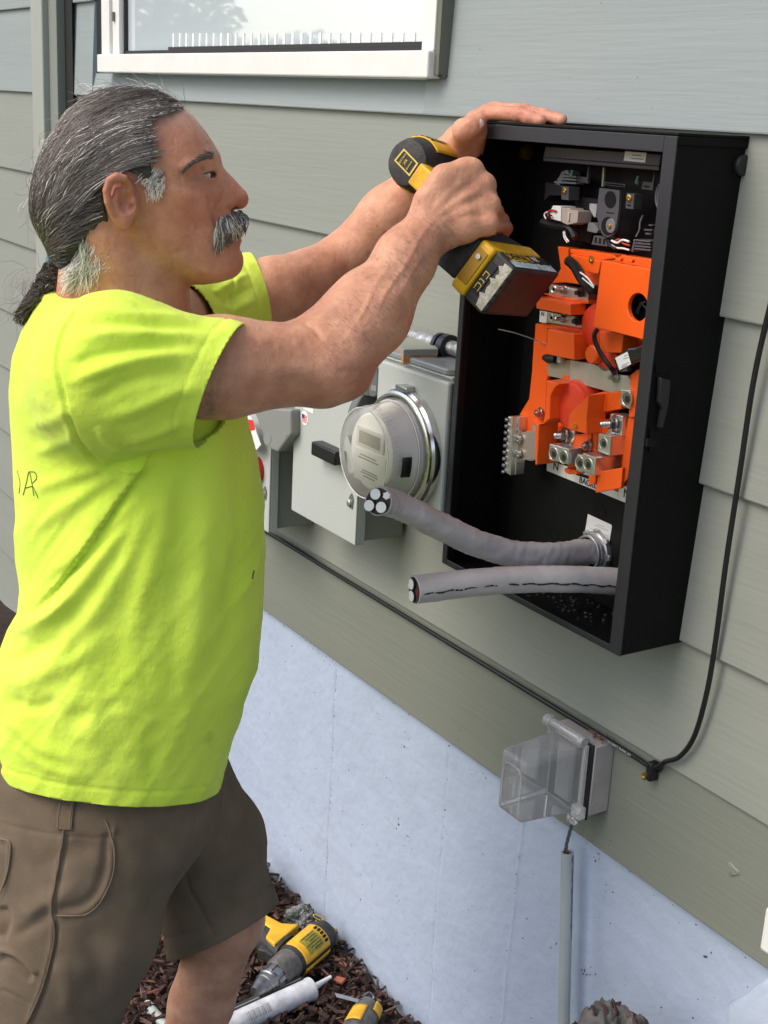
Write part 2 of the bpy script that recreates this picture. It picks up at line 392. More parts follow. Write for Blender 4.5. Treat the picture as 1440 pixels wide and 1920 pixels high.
# window
win_mb = MB(); M_vinyl = mat('window_vinyl', (.80, .79, .76), .4, var=.05, vscale=9)
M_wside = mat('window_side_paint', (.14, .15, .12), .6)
P = lambda px, py, y: onY(px, py, y)
yF = -.034
sill_l, sill_r = onY(183, 118, yF - .008), onY(803, 130, yF - .008)
zs0 = (onY(183, 134, yF).z + onY(800, 150, yF).z) / 2; zs1 = onY(190, 102, yF).z
jl0, jl1 = onY(190, 60, yF).x, onY(217, 60, yF).x
jr0, jr1 = onY(784, 60, yF).x, onY(815, 60, yF).x
wf = MB(); wf.box(jl0, jl0 + (jl1 - jl0) * .55, yF, -.001, zs1, WZ1); wf.box(jl0 + (jl1 - jl0) * .55, jl1, yF + .008, -.001, zs1, WZ1)
wf.box(jr0 + (jr1 - jr0) * .3, jr1, yF, -.001, zs1, WZ1); wf.box(jr0, jr0 + (jr1 - jr0) * .3, yF + .008, -.001, zs1, WZ1)
wf.box(jl0, jr1, yF, -.001, WZ1, WZ1 + .06)
win = wf.build('window', M_vinyl, house, bevel=.0015, smooth=False)
m_ = MB(); m_.box(sill_l.x, sill_r.x, yF - .01, -.0155, zs0, zs1 - .0002); m_.build('window_sill', M_vinyl, win, bevel=.003, smooth=False)
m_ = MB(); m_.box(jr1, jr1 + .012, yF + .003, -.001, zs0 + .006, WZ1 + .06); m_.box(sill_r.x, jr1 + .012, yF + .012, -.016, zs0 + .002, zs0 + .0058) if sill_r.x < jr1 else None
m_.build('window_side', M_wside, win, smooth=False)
m_ = MB(); gz = zs1 + .004
m_.box(jl1, jr0, yF + .02, yF + .028, zs1, zs1 + .009); m_.box(jl1, jl1 + .007, yF + .02, yF + .028, zs1, WZ1); m_.box(jr0 - .009, jr0, yF + .02, yF + .028, zs1, WZ1)
m_.build('gasket', mat('gasket_rubber', (.02, .02, .02), .6), win, smooth=False)
m_ = MB(); m_.box(jl1 + .006, jr0 - .008, yF + .0285, yF + .0325, zs1 + .006, WZ1)
gm = mat('window_glass', (.70, .80, .84), .02, metal=.0, spec=1.0, ior=2.4, coat=1)  # reflected sky put into the glass as a pale blue base colour
m_.build('pane', gm, win, smooth=False)
# mirrored slats: their reflection is put in as white bars before the pane
m_ = MB(); xb0, xb1 = onY(298, 80, yF).x, onY(782, 80, yF).x
for k in range(30):
    x = xb0 + (xb1 - xb0) * (k + .5) / 30; hgt = .034 * (1 - .45 * k / 30)
    m_ = MB(); m_.box(x - .004, x + .004, yF + .0268, yF + .0283, zs1 + .0105, zs1 + .0105 + hgt)
    m_.build('mirrored_slat', mat('mirrored_white', (.85, .85, .84), .5), win, smooth=False)
m_ = MB(); m_.box(xb0 - .01, jr0 - .01, yF + .0265, yF + .0284, zs1 + .0092, zs1 + .016); m_.build('mirrored_rail', mat('rail_dark', (.03, .03, .03), .5), win, smooth=False)
m_ = MB(); m_.cyl(onY(212, 22, yF + .004), onY(212, 40, yF + .004), .004, 8); m_.build('window_latch', mat('latch_metal', (.25, .25, .24), .35, .8), win)

# trees and a hedge across the yard, seen only mirrored in the window
random.seed(11)
def yard_tree(x, y, h, rr, label, seed):
    random.seed(seed)
    e = empty('tree', (x, y, 0), label, 'tree')
    m_ = MB(); m_.tube([(x, y, 0), (x + .1, y, h * .3), (x, y + .1, h * .6), (x + .15, y, h * .85)], [.22, .17, .1, .03], 8)
    for k in range(6):
        a = random.uniform(0, 6.3); z0 = h * random.uniform(.3, .6)
        m_.tube([(x, y, z0), (x + math.cos(a) * rr * .7, y + math.sin(a) * rr * .7, z0 + h * .2)], [.08, .02], 6)
    m_.build('trunk', mat('tree_bark', (.1, .075, .05), .9), e)
    m_ = MB()
    for k in range(2600):
        d = Vector((random.gauss(0, 1), random.gauss(0, 1), random.gauss(0, 1))).normalized() * random.uniform(.3, 1) ** .4
        c = Vector((x, y, h * .66)) + Vector((d.x * rr, d.y * rr, d.z * h * .36)) * (1 + .35 * mnoise.noise((d.x * 2 + seed, d.y * 2, d.z * 2)))
        s_ = random.uniform(.08, .22); u_ = Vector((random.gauss(0, 1), random.gauss(0, 1), random.gauss(0, 1))).normalized() * s_; v_ = u_.orthogonal().normalized() * s_ * .7
        m_.add([c - u_, c + v_, c + u_, c - v_], [(0, 1, 2, 3)])
    m_.build('crown', mat('foliage', (.06, .10, .035), .8, var=.5, vscale=1.5), e, smooth=False)
yard_tree(-30, -12.1, 6.4, 1.7, 'big leafy tree across the yard, mirrored at the left of the window', 5)
yard_tree(-45, -24.5, 4.1, 3.2, 'smaller leafy tree far across the yard, mirrored low in the window', 8)
# ------------------------------------------------------------------ wall mounted black cabinet
G = 1.0122; CW, CH, CDp = .411, .660, .1203
M_blk = mat('black_powder_coat', (.004, .004, .0045), .5, bump=.3, bscale=900, spec=.16)
M_blk2 = mat('black_inner_paint', (.005, .005, .006), .5, spec=.3, bump=.2, bscale=700, var=.2, vscale=15)
M_plk = mat('black_plastic', (.02, .02, .022), .38, spec=.5, bump=.15, bscale=400)
M_grp = mat('dark_grey_plastic', (.09, .09, .10), .4)
M_org = mat('orange_plastic', (.92, .12, .012), .38, var=.06, vscale=9, sss=.0, bump=.12, bscale=120)
M_red = mat('red_clear_plastic', (.80, .07, .03), .28, sss=.0)
M_alu = mat('bare_aluminium', (.80, .79, .74), .28, metal=.9, bump=.2, bscale=300, var=.08, vscale=30)
M_zinc = mat('zinc_bar', (.62, .60, .52), .42, metal=.55, bump=.15, bscale=150, bstretch=(8, 1, 1), var=.06, vscale=12)
M_steel = mat('bright_steel', (.55, .55, .55), .3, metal=1, var=.2, vscale=40)
M_brass = mat('brass', (.75, .55, .15), .3, metal=1)
M_white = mat('white_label', (.82, .82, .80), .45)
M_ink = mat('black_ink', (.01, .01, .01), .6)
M_grink = mat('grey_ink', (.3, .3, .32), .6)
M_hole = mat('hole_dark', (.004, .004, .004), .9)
cab = empty('electrical_cabinet', (-.2, 0, G), 'open black steel cabinet with orange covers inside, hung on the siding', 'cabinet')
yb = -.0205   # visible back plate
def F3(x, y): return (880 + x * .38889, 220 + y * .38889)
def F4(x, y): return (900 + x * .27778, 640 + y * .27778)
def F6(x, y): return (980 + x * .20833, 250 + y * .20833)
def slab(F, pts, y0, y1, mb=None):
    """plate whose front outline is given, front at y0, thickness towards y1"""
    mb = mb or MB(); mb.prism([onY(*F(*p), y0) for p in pts], (0, y1 - y0, 0)); return mb
t = .003
mb = MB()
mb.box(-CW, -CW + t, -CDp, -.002, G, G + CH)              # left wall
mb.box(-t, 0, -CDp, -.002, G, G + CH)                     # right wall
mb.box(-CW + t, -t, -CDp, -.002, G + CH - t, G + CH); mb.box(-CW + t, -t, -CDp, -.002, G, G + t)
mb.box(-CW + t, -t, -.0195, -.0165, G + t, G + CH - t)
mb.build('shell', M_blk, cab, bevel=.0012)
mb = MB(); lw = .0
# front rim: flat lip turned inwards
mb.box(-.021, .0006, -CDp - .0025, -CDp, G - .0006, G + CH + .0006)
mb.box(-CW - .0006, -CW + .011, -CDp - .0025, -CDp, G - .0006, G + CH + .0006)
mb.box(-CW + .011, -.021, -CDp - .0025, -CDp, G + CH - .019, G + CH + .0006)
mb.box(-CW + .011, -.021, -CDp - .0025, -CDp, G - .0006, G + .009)
mb.build('front_rim', mat('rim_sky_tint', (.022, .023, .028), .38, bump=.3, bscale=900, spec=.6), cab, bevel=.001, smooth=False)  # sky reflection put into the black coat as a blue grey
mb = MB(); mb.box(-.023, -.0212, -CDp, -CDp + .014, G + .004, G + CH - .02); mb.build('rim_return', M_blk2, cab); mb = MB(); mb.box(-CW + .0112, -CW + .0125, -CDp, -CDp + .010, G + .01, G + CH - .02)
mb.build('rim_return', M_blk2, cab)
mb = MB(); mb.box(-.380, -.006, yb, -.0196, G + .02, G + CH - .03); mb.build('back_plate', M_blk2, cab, bevel=.001)
mb = MB(); a = onX(1408, 290, .0); mb.lathe((-.0, -.010, G + CH - .030), (1, 0, 0), [(0, .002), (0, .013), (.004, .013), (.006, .011), (.006, 0)], 24)
mb.build('mounting_disc', M_plk, cab)
# top hood edge, slightly wider than the shell
mb = MB(); mb.box(-CW - .003, .0035, -CDp - .0032, -.004, G + CH + .0008, G + CH + .0045); mb.box(.0008, .0035, -CDp - .0032, -.004, G + CH - .010, G + CH + .0008)
mb.build('hood', M_blk, cab, bevel=.0012)
# latch on the right side
def sx(px, py): return onX(px, py, .0003)
mb = MB(); pts = [(1232, 706), (1250, 712), (1250, 722), (1246, 760), (1236, 800), (1230, 800), (1236, 765), (1229, 752), (1231, 735)]
mb.prism([sx(*p) for p in pts], (.007, 0, 0)); mb.build('latch', M_plk, cab, bevel=.001)
mb = MB(); mb.prism([sx(*p) for p in [(1228, 684), (1243, 690), (1243, 699), (1228, 699)]], (.004, 0, 0)); mb.build('latch_guide', M_blk, cab, bevel=.0006); mb = MB(); mb.prism([sx(*p) for p in [(1218, 805), (1234, 808), (1233, 848), (1215, 846)]], (.003, 0, 0)); mb.build('latch_guide', M_blk, cab, bevel=.0006)
mb = MB(); mb.prism([sx(*p) for p in [(1210, 822), (1223, 822), (1226, 828), (1223, 838), (1209, 836)]], (.0042, 0, 0)); mb.build('latch_slot', M_hole, cab)

# --- upper equipment rail with its label
rail = slab(F6, [(205, 115), (1245, 188), (1225, 296), (185, 215)], -.075, -.055)
rail.prism([onY(*F6(*p), -.075) for p in [(185, 216), (1225, 297), (1222, 335), (182, 250)]], (0, .045, 0))
rl = rail.build('equipment_rail', mat('rail_grey', (.06, .062, .075), .35, bump=.1, bscale=200), cab, bevel=.001, smooth=False)
lb = slab(F6, [(922, 160), (1115, 175), (1100, 264), (908, 246)], -.0755, -.0751).build('rail_label', M_white, rl, smooth=False)
m_ = MB()
for k, (yy, a, b) in enumerate(((196, 985, 1065), (226, 975, 1085))):
    m_.prism([onY(*F6(*p), -.0757) for p in [(a, yy - 5), (b, yy + 2), (b, yy + 12), (a, yy + 5)]], (0, .0002, 0))
m_.build('print_lines', M_grink, lb, smooth=False)
# --- black plastic brackets and modules in the upper bay
def part(name, F, pts, y0, y1, m, b=.0008, parent=cab, **k): return slab(F, pts, y0, y1).build(name, m, parent, bevel=b, smooth=False, **k)
M_gr2 = mat('bracket_grey', (.20, .20, .21), .35, bump=.1, bscale=200)
mb = slab(F6, [(375, 330), (400, 330), (420, 372), (385, 372)], -.05, -.03)
for (a, b_) in ((372, 392), (398, 418), (428, 448)):
    slab(F6, [(345 - (a - 372), a), (480, a + 14), (480, b_ + 10), (330 - (a - 372), b_)], -.05, -.035, mb)
slab(F6, [(350, 345), (385, 335), (330, 470), (292, 478), (292, 462)], -.049, -.034, mb)
mb.build('slotted_bracket', M_gr2, cab, bevel=.0006, smooth=False)
part('angle_bracket', F6, [(484, 385), (574, 395), (586, 300), (592, 300), (582, 452), (484, 438)], -.045, -.040, M_grp)
part('terminal_block', F6, [(205, 440), (350, 470), (350, 560), (240, 560), (190, 610)], -.052, -.02, M_plk)
tb = part('screw_block', F6, [(350, 475), (415, 480), (410, 602), (346, 596)], -.06, -.04, M_grp)
def screw(c, ax, r, m, parent, h=.002, name='screw'):
    q = MB(); q.lathe(c, ax, [(0, r), (h, r), (h * 1.1, r * .85), (h * 1.1, r * .45), (h * .5, r * .42), (h * .5, 0)], 16); return q.build(name, m, parent)
screw(onY(*F6(380, 518), -.06), (0, -1, 0), .0042, M_brass, tb)
for (a, b_) in ((448, 335), (1038, 390)):
    q = MB(); c = onY(*F6(a, b_), -.055); q.tube([c, c + Vector((.002, -.003, -.006))], .0018, 10); q.tube([c + Vector((.0015, -.002, -.005)), c + Vector((.003, -.004, -.008))], .0026, 10)
    q.build('green_tipped_screw', mat('green_tip', (.25, .5, .42), .3, metal=.6), cab)
part('vertical_strut', F6, [(718, 300), (732, 302), (722, 482), (706, 480)], -.04, -.036, mat('strut_zinc', (.40, .42, .30), .4, .4))
mb = slab(F6, [(735, 438), (920, 458), (918, 486), (732, 466)], -.05, -.047); bkt = mb.build('slot_cover', M_grp, cab, bevel=.0005, smooth=False)
part('slot_recess', F6, [(745, 446), (908, 464), (906, 478), (743, 460)], -.0505, -.0501, M_hole, b=0, parent=bkt)
# oval bracket with a through hole and a boss
def ell(cx, cy, rx, ry, n=28, a0=0, a1=2 * math.pi): return [(cx + rx * math.cos(a0 + (a1 - a0) * k / n), cy + ry * math.sin(a0 + (a1 - a0) * k / n)) for k in range(n)]
ob = part('oval_bracket', F6, [(688, 492), (872, 514), (862, 700), (838, 860), (810, 915), (765, 938), (715, 915), (690, 850), (664, 740), (672, 640)], -.066, -.061, M_grp)
part('bracket_hole', F6, ell(788, 597, 52, 78), -.0664, -.0611, M_hole, b=0, parent=ob)
part('bracket_slit', F6, [(752, 708), (820, 714), (820, 724), (752, 718)], -.0664, -.0611, M_hole, b=0, parent=ob)
part('boss_recess', F6, ell(765, 835, 58, 84), -.0664, -.0611, M_hole, b=0, parent=ob)
bs = part('boss', F6, ell(788, 832, 42, 66), -.068, -.0605, M_gr2, parent=ob)
screw(onY(*F6(786, 836), -.068), (0, -1, 0), .0030, M_brass, ob)
sb = part('screw_block', F6, [(935, 536), (1005, 545), (992, 685), (922, 676)], -.06, -.045, M_grp)
screw(onY(*F6(962, 584), -.06), (0, -1, 0), .0046, M_brass, sb)
part('block_slot', F6, [(940, 640), (972, 644), (971, 656), (939, 652)], -.0605, -.0601, M_hole, b=0, parent=sb)
part('angle_bracket', F6, [(1068, 495), (1082, 432), (1165, 440), (1180, 355), (1187, 356), (1168, 514), (1068, 503)], -.045, -.040, M_grp)
part('bracket_slot', F6, [(1092, 470), (1142, 474), (1140, 488), (1090, 484)], -.0455, -.0451, M_hole, b=0)
# white plug with housing
pl = part('plug_housing', F6, [(345, 668), (420, 672), (428, 688), (500, 700), (490, 805), (400, 825), (338, 795)], -.07, -.045, mat('beige_plastic', (.42, .36, .31), .45))
p2 = part('white_plug', F6, [(272, 650), (345, 655), (340, 795), (250, 768), (245, 700)], -.072, -.045, mat('white_plastic', (.75, .75, .73), .4), parent=pl)
part('plug_latch', F6, [(405, 710), (418, 712), (412, 790), (400, 788)], -.0725, -.0701, mat('ivory_plastic', (.6, .57, .5), .4), parent=pl)
def wire(F, pts, ys, r, m, name='wire', parent=cab, n=8):
    P_ = [onY(*F(*p), y) for p, y in zip(pts, ys)] if isinstance(ys, (list, tuple)) else [onY(*F(*p), ys) for p in pts]
    q = MB(); q.tube(catmull(P_, 8), r, n); return q.build(name, m, parent)
W_red, W_wht, W_blk = mat('red_insulation', (.5, .05, .03), .4), mat('white_insulation', (.8, .8, .78), .4), mat('black_insulation', (.012, .012, .013), .35)
wire(F6, [(250, 715), (215, 710), (195, 735), (210, 770)], -.072, .0011, W_wht)
wire(F6, [(300, 700), (255, 690), (228, 720), (235, 765)], -.074, .0013, W_red)
wire(F6, [(262, 740), (235, 745), (222, 780)], -.075, .0011, W_blk)
wire(F6, [(180, 800), (280, 830), (420, 850), (480, 940)], -.06, .006, W_blk, 'wire_loom')
wire(F6, [(375, 880), (385, 930), (415, 975)], -.068, .0012, W_wht); wire(F6, [(365, 885), (372, 935), (400, 985)], -.068, .0008, W_wht)
wire(F6, [(1300, 420), (1220, 480), (1200, 600), (1225, 690)], -.05, .0014, mat('grey_insulation', (.16, .16, .16), .4))
wire(F6, [(1305, 400), (1240, 480), (1215, 600), (1240, 690)], -.055, .0014, MATS['grey_insulation'])
wire(F6, [(1080, 740), (1058, 800), (1050, 870), (1020, 930)], -.05, .0012, MATS['grey_insulation'])
wire(F6, [(800, 965), (850, 985), (900, 960), (960, 975)], -.072, .0014, W_wht); wire(F6, [(815, 975), (870, 955), (905, 990), (965, 1010)], -.07, .0013, W_red)
wire(F6, [(790, 1000), (840, 1030), (900, 1035), (960, 1050)], -.074, .0012, W_wht); wire(F6, [(770, 960), (790, 1010), (840, 1040)], -.076, .0018, W_blk)
part('relay_housing', F6, [(600, 630), (668, 640), (655, 755), (640, 755), (598, 680)], -.05, -.03, mat('light_grey_plastic', (.45, .43, .42), .45))
part('relay_base', F6, [(590, 800), (640, 810), (680, 870), (660, 900), (575, 880)], -.055, -.03, M_gr2)
mb = slab(F6, [(640, 920), (740, 940), (760, 1020), (618, 1000)], -.06, -.035); mb.build('wire_comb', M_grp, cab, bevel=.0006, smooth=False)
for k in range(3): part('comb_slot', F6, [(650 + 38 * k, 935 + 6 * k), (668 + 38 * k, 938 + 6 * k), (664 + 38 * k, 988 + 6 * k), (644 + 38 * k, 984 + 6 * k)], -.0604, -.0601, M_hole, b=0)
mb = MB()
for k in range(4):
    slab(F6, [(1000, 952 + 26 * k), (1150, 968 + 26 * k), (1148, 982 + 26 * k), (990, 968 + 26 * k)], -.068, -.03, mb)
slab(F6, [(1000, 956), (1014, 958), (990, 1070), (974, 1064)], -.069, -.03, mb); slab(F6, [(1150, 960), (1235, 968), (1225, 1060), (1140, 1050)], -.055, -.03, mb)
mb.build('ribbed_terminal', M_grp, cab, bevel=.0005, smooth=False)
mb = MB()
for (a, b_, c_, d_) in ((1090, 860, 1160, 880), (1100, 895, 1150, 915), (1190, 830, 1240, 850), (1130, 820, 1165, 836), (1180, 880, 1250, 905)):
    slab(F6, [(a, b_), (c_, b_ + 5), (c_, d_), (a, d_ - 5)], -.05, -.035, mb)
mb.build('terminal_caps', M_grp, cab, bevel=.0005, smooth=False)
part('inner_module', F6, [(470, 560), (700, 600), (690, 700), (600, 990), (470, 960)], -.035, -.02, M_plk)

# --- orange insulating covers
def org(pts, y0, y1, F=F3, name='orange_cover', m=M_org, b=.0012, parent=cab): return part(name, F, pts, y0, y1, m, b=b, parent=parent)
org([(425, 622), (479, 630), (474, 690), (500, 745), (535, 806), (460, 796), (395, 800), (440, 730)], -.05, -.03)
org([(495, 640), (690, 668), (612, 830), (530, 800), (505, 740)], -.035, -.02)
sc_b = org([(487, 660), (636, 692), (620, 756), (520, 738), (487, 690)], -.072, -.045)
org([(483, 634), (692, 662), (712, 680), (636, 690), (487, 658)], -.068, -.043)
screw(onY(*F3(591, 684), -.072), (0, -1, 0), .0045, M_brass, sc_b)
# big square cover with round window
big = MB(); yo = -.098; quad = [(637, 689), (912, 738), (866, 1079), (597, 1009)]
N = 32; cx, cy, rx, ry = 812, 916, 48, 68
hole = ell(cx, cy, rx, ry, N)
def qpt(a):   # outline point of the quad in direction a from hole centre
    dx, dy = math.cos(a), math.sin(a); best = None
    for i in range(4):
        (x1, y1), (x2, y2) = quad[i], quad[(i + 1) % 4]; ex, ey = x2 - x1, y2 - y1; den = dx * ey - dy * ex
        if abs(den) < 1e-9: continue
        t_ = ((x1 - cx) * ey - (y1 - cy) * ex) / den; s_ = ((x1 - cx) * dy - (y1 - cy) * dx) / den
        if t_ > 0 and -1e-6 <= s_ <= 1 + 1e-6: best = t_ if best is None else min(best, t_)
    return (cx + dx * best, cy + dy * best)
angs = sorted([2 * math.pi * k / N for k in range(N)] + [math.atan2(y - cy, x - cx) % (2 * math.pi) for x, y in quad])
oi = [qpt(a) for a in angs]; hi = [(cx + rx * math.cos(a), cy + ry * math.sin(a)) for a in angs]; n_ = len(angs)
vs = [onY(*F3(*p), yo) for p in oi] + [onY(*F3(*p), yo) for p in hi] + [onY(*F3(*p), yo) + Vector((0, .028, 0)) for p in oi] + [onY(*F3(*p), yo) + Vector((0, .006, 0)) for p in hi]
fs = []
for i in range(n_):
    j = (i + 1) % n_; fs += [(i, j, n_ + j, n_ + i), (i, 2 * n_ + i, 2 * n_ + j, j), (n_ + i, n_ + j, 3 * n_ + j, 3 * n_ + i)]
big.add(vs, fs); bigc = big.build('orange_cover', M_org, cab, bevel=.0012, smooth=False, label='large square orange cover with a round window')
slab(F3, ell(cx + 20, cy + 4, 62, 80), yo + .03, yo + .032).build('window_recess', M_hole, bigc)
q = MB(); c_ = onY(*F3(826, 920), yo + .02)
for k in range(5): q.tube([c_ + Vector((0, 0, .006)), c_ + Vector((math.cos(k) * .011, .002, math.sin(k * 1.3) * .010))], .0013, 6)
q.build('switch_arm', M_grp, bigc)
org([(735, 664), (918, 692), (914, 735), (690, 690)], -.072, -.055)
for (a, b_) in ((705, 676), (760, 682)): part('orange_tab', F3, [(a, b_), (a + 26, b_ + 4), (a + 22, b_ + 20), (a - 4, b_ + 16)], -.0995, -.094, M_org, parent=bigc)
# terminals rows
def lug_row(F, x0, y0, x1, y1, hgt, y, holes):
    q = slab(F, [(x0, y0), (x1, y1), (x1 - 3, y1 + hgt), (x0 - 3, y0 + hgt)], y, y + .02); o_ = q.build('terminal_bar', M_alu, cab, bevel=.001, smooth=False)
    for (hx, hy, r_, kind) in holes:
        c = onY(*F(hx, hy), y)
        if kind == 's': # set screw socket
            q = MB(); q.lathe(c, (0, -1, 0), [(0, r_), (.0012, r_), (.0014, r_ * .9), (.0002, r_ * .7), (.0002, 0)], 20); q.build('socket_ring', M_alu, o_)
            q = MB(); q.hexnut(c + Vector((0, -.0004, 0)), (0, -1, 0), r_ * .5, .0005); q.build('socket', M_hole, o_)
        elif kind == 'b':
            q = MB(); ax = Vector((0, -1, 0)); q.lathe(c, ax, [(0, r_ * 1.2), (.0015, r_ * 1.2), (.0016, r_ * 1.0), (.004, r_)], 20); q.hexnut(c + ax * .003, ax, r_ * .95, .005)
            q.lathe(c, ax, [(.008, r_ * .45)] + [(.008 + .0012 * k, r_ * (.45 + .06 * (k % 2))) for k in range(8)] + [(.018, 0)], 12); q.build('stud', M_steel, o_)
        elif kind == 'k':
            q = MB(); ax = Vector((0, -1, 0)); q.hexnut(c, ax, r_ * 1.1, .006); q.tube([c, c + ax * .012], r_ * .6, 10); q.build('black_bolt', M_plk, o_)
    return o_
lug_row(F3, 385, 803, 575, 838, 50, -.055, [(407, 829, .0052, 's'), (462, 832, .0052, 'b'), (545, 845, .0055, 'k')])
org([(322, 865), (488, 900), (488, 955), (322, 922)], -.080, -.052)
org([(345, 848), (500, 878), (575, 884), (575, 900), (488, 898)], -.062, -.045)
lug_row(F3, 375, 937, 560, 968, 52, -.055, [(397, 966, .0052, 's'), (458, 970, .0056, 'b'), (532, 982, .0058, 'k')])
nl = part('neutral_sticker', F3, [(341, 932), (376, 938), (372, 992), (337, 986)], -.0562, -.055, M_white, b=0)
text('N', onY(*F3(354, 948), -.0565), (1, 0, 0), (0, 0, 1), .009, M_ink, nl)
org([(318, 993), (376, 1002), (372, 1100), (378, 1240), (310, 1240), (312, 1100)], -.050, -.047)
o5 = org([(376, 1020), (505, 1046), (505, 1170), (372, 1142)], -.075, -.042)
q = MB(); q.lathe(onY(*F3(459, 1092), -.075), (0, -1, 0), [(0, .0022), (.0004, .0022), (.0004, .0015), (0, .0014)], 14); q.build('mould_mark', M_org, o5)
org([(340, 990), (512, 1010), (590, 1040), (600, 1062), (505, 1044), (376, 1018)], -.05, -.03)
q = MB(); c = onY(*F3(600, 985), -.052); q.lathe(c + Vector((.012, .03, -.005)), (0, -1, 0), [(0, .034), (.03, .034), (.036, .030), (.038, 0)], 32, up=(0, 0, 1)); q.build('red_dome', M_red, cab, angle=60)
org([(630, 1030), (742, 1045), (732, 1136), (628, 1134)], -.075, -.045)
q = MB(); c = onY(*F3(612, 1142), -.06); q.lathe(c, (0, -1, 0), [(0, .013), (.008, .013), (.010, .011), (.010, 0)], 28); q.build('orange_disc', M_org, cab)
q = MB(); q.lathe(onY(*F3(690, 1165), -.045), (0, -1, 0), [(0, .020), (.01, .020), (.013, .016), (.013, 0)], 28); q.build('red_dome', M_red, cab)
org([(742, 1060), (862, 1080), (858, 1200), (740, 1150)], -.035, -.02)
# pale bus bar
mb = slab(F4, [(610, 125), (725, 148), (890, 188), (905, 225), (995, 235), (1018, 268), (1012, 330), (880, 345), (606, 268)], -.058, -.050)
bus = mb.build('bus_bar', M_zinc, cab, bevel=.0006, smooth=False)
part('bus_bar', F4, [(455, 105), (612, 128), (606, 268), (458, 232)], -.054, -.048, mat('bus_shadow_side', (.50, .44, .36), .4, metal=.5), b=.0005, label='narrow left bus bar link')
part('bus_slot', F4, [(560, 228), (600, 236), (600, 254), (556, 246)], -.0547, -.054, M_org, b=0)
q = MB(); c = onY(*F3(362, 1158), -.06); q.tube([onY(*F3(360, 1158), -.06), onY(*F3(385, 1162), -.06), onY(*F3(418, 1168), -.06)], [.004, .0075, .006], 12); q.build('black_bolt', M_plk, cab)
part('bolt_washer', F3, [(422, 1150), (440, 1154), (438, 1186), (420, 1182)], -.064, -.056, M_zinc)
# current sensor block with sticker and leads
sn = part('sensor_module', F3, [(690, 1165), (762, 1112), (800, 1108), (855, 1085), (852, 1165), (790, 1185), (716, 1232)], -.086, -.062, mat('gloss_black', (.012, .012, .013), .12, coat=.5), b=.003)
st = part('sensor_sticker', F3, [(703, 1160), (762, 1130), (779, 1190), (724, 1219)], -.0866, -.0862, M_white, b=0, parent=sn)
m_ = MB()
for (a, b_, c_, d_) in ((745, 1150, 762, 1144), (742, 1164, 766, 1155), (735, 1196, 770, 1180), (732, 1206, 760, 1193)):
    m_.prism([onY(*F3(*p), -.0868) for p in [(a, b_), (c_, d_), (c_ + 1, d_ + 4), (a + 1, b_ + 4)]], (0, .0002, 0))
m_.build('print_lines', M_grink, st, smooth=False)
wire(F3, [(618, 1020), (603, 1050), (610, 1090), (640, 1150), (680, 1205), (700, 1235)], [-.09, -.092, -.09, -.085, -.08, -.07], .0032, W_blk)
wire(F3, [(478, 690), (510, 720), (545, 780), (590, 830), (615, 835)], [-.08, -.082, -.082, -.08, -.07], .0072, W_blk, 'wire_loom')
wire(F3, [(535, 748), (570, 775), (600, 815)], [-.090, -.091, -.088], .0013, W_wht); wire(F3, [(545, 775), (575, 800), (600, 822)], [-.090, -.091, -.088], .0010, W_wht)
q = MB(); c = onY(*F4(912, 240), -.06); q.lathe(c, (0, -1, 0), [(0, .0075), (.0015, .0075), (.002, .006), (.004, .006), (.004, .0035), (.010, .0032), (.0105, 0)], 20)
q.tube([onY(*F4(892, 180), -.065), onY(*F4(905, 225), -.064)], .003, 8); q.build('ring_terminal', M_steel, cab)
wire(F3, [(140, 1022), (220, 1040), (330, 1078), (372, 1100)], [-.11, -.09, -.06, -.052], .0008, mat('thin_wire', (.25, .24, .22), .4))
# --- lower orange barrier plates
LFT = [(362, -8), (456, 18), (460, 232), (448, 262), (440, 470), (418, 540), (388, 612), (268, 614), (262, 500), (330, 388), (350, 200)]
org(LFT, -.052, -.046, F4)
org([(450, 262), (532, 288), (500, 318), (474, 372), (470, 522), (432, 556), (398, 566), (384, 832), (372, 836), (372, 560), (428, 545), (440, 470)], -.088, -.052, F4)
org([(532, 288), (660, 272), (640, 320), (596, 400), (590, 470), (588, 590), (470, 690), (462, 770), (384, 820), (398, 566), (470, 522), (474, 372)], -.046, -.030, F4)
dm = MB(); c = onY(*F4(712, 425), -.040); dm.lathe(c, (0, -1, 0), [(0, .036), (.022, .036), (.028, .033), (.031, .025), (.032, 0)], 48); dm.build('red_dome', M_red, cab)
hs = org([(600, 492), (735, 362), (718, 522), (718, 628), (592, 590)], -.090, -.055, F4)
org([(738, 360), (838, 338), (862, 345), (846, 470), (770, 545), (754, 622), (720, 628), (722, 520)], -.06, -.03, F4)
screw(onY(*F4(648, 570), -.090), (0, -1, 0), .0036, M_brass, hs)
org([(862, 345), (958, 338), (950, 455), (848, 478)], -.062, -.05, F4)
org([(775, 545), (880, 520), (862, 620), (795, 632), (780, 745), (752, 742), (765, 560)], -.062, -.05, F4)
lug_lab = M_alu
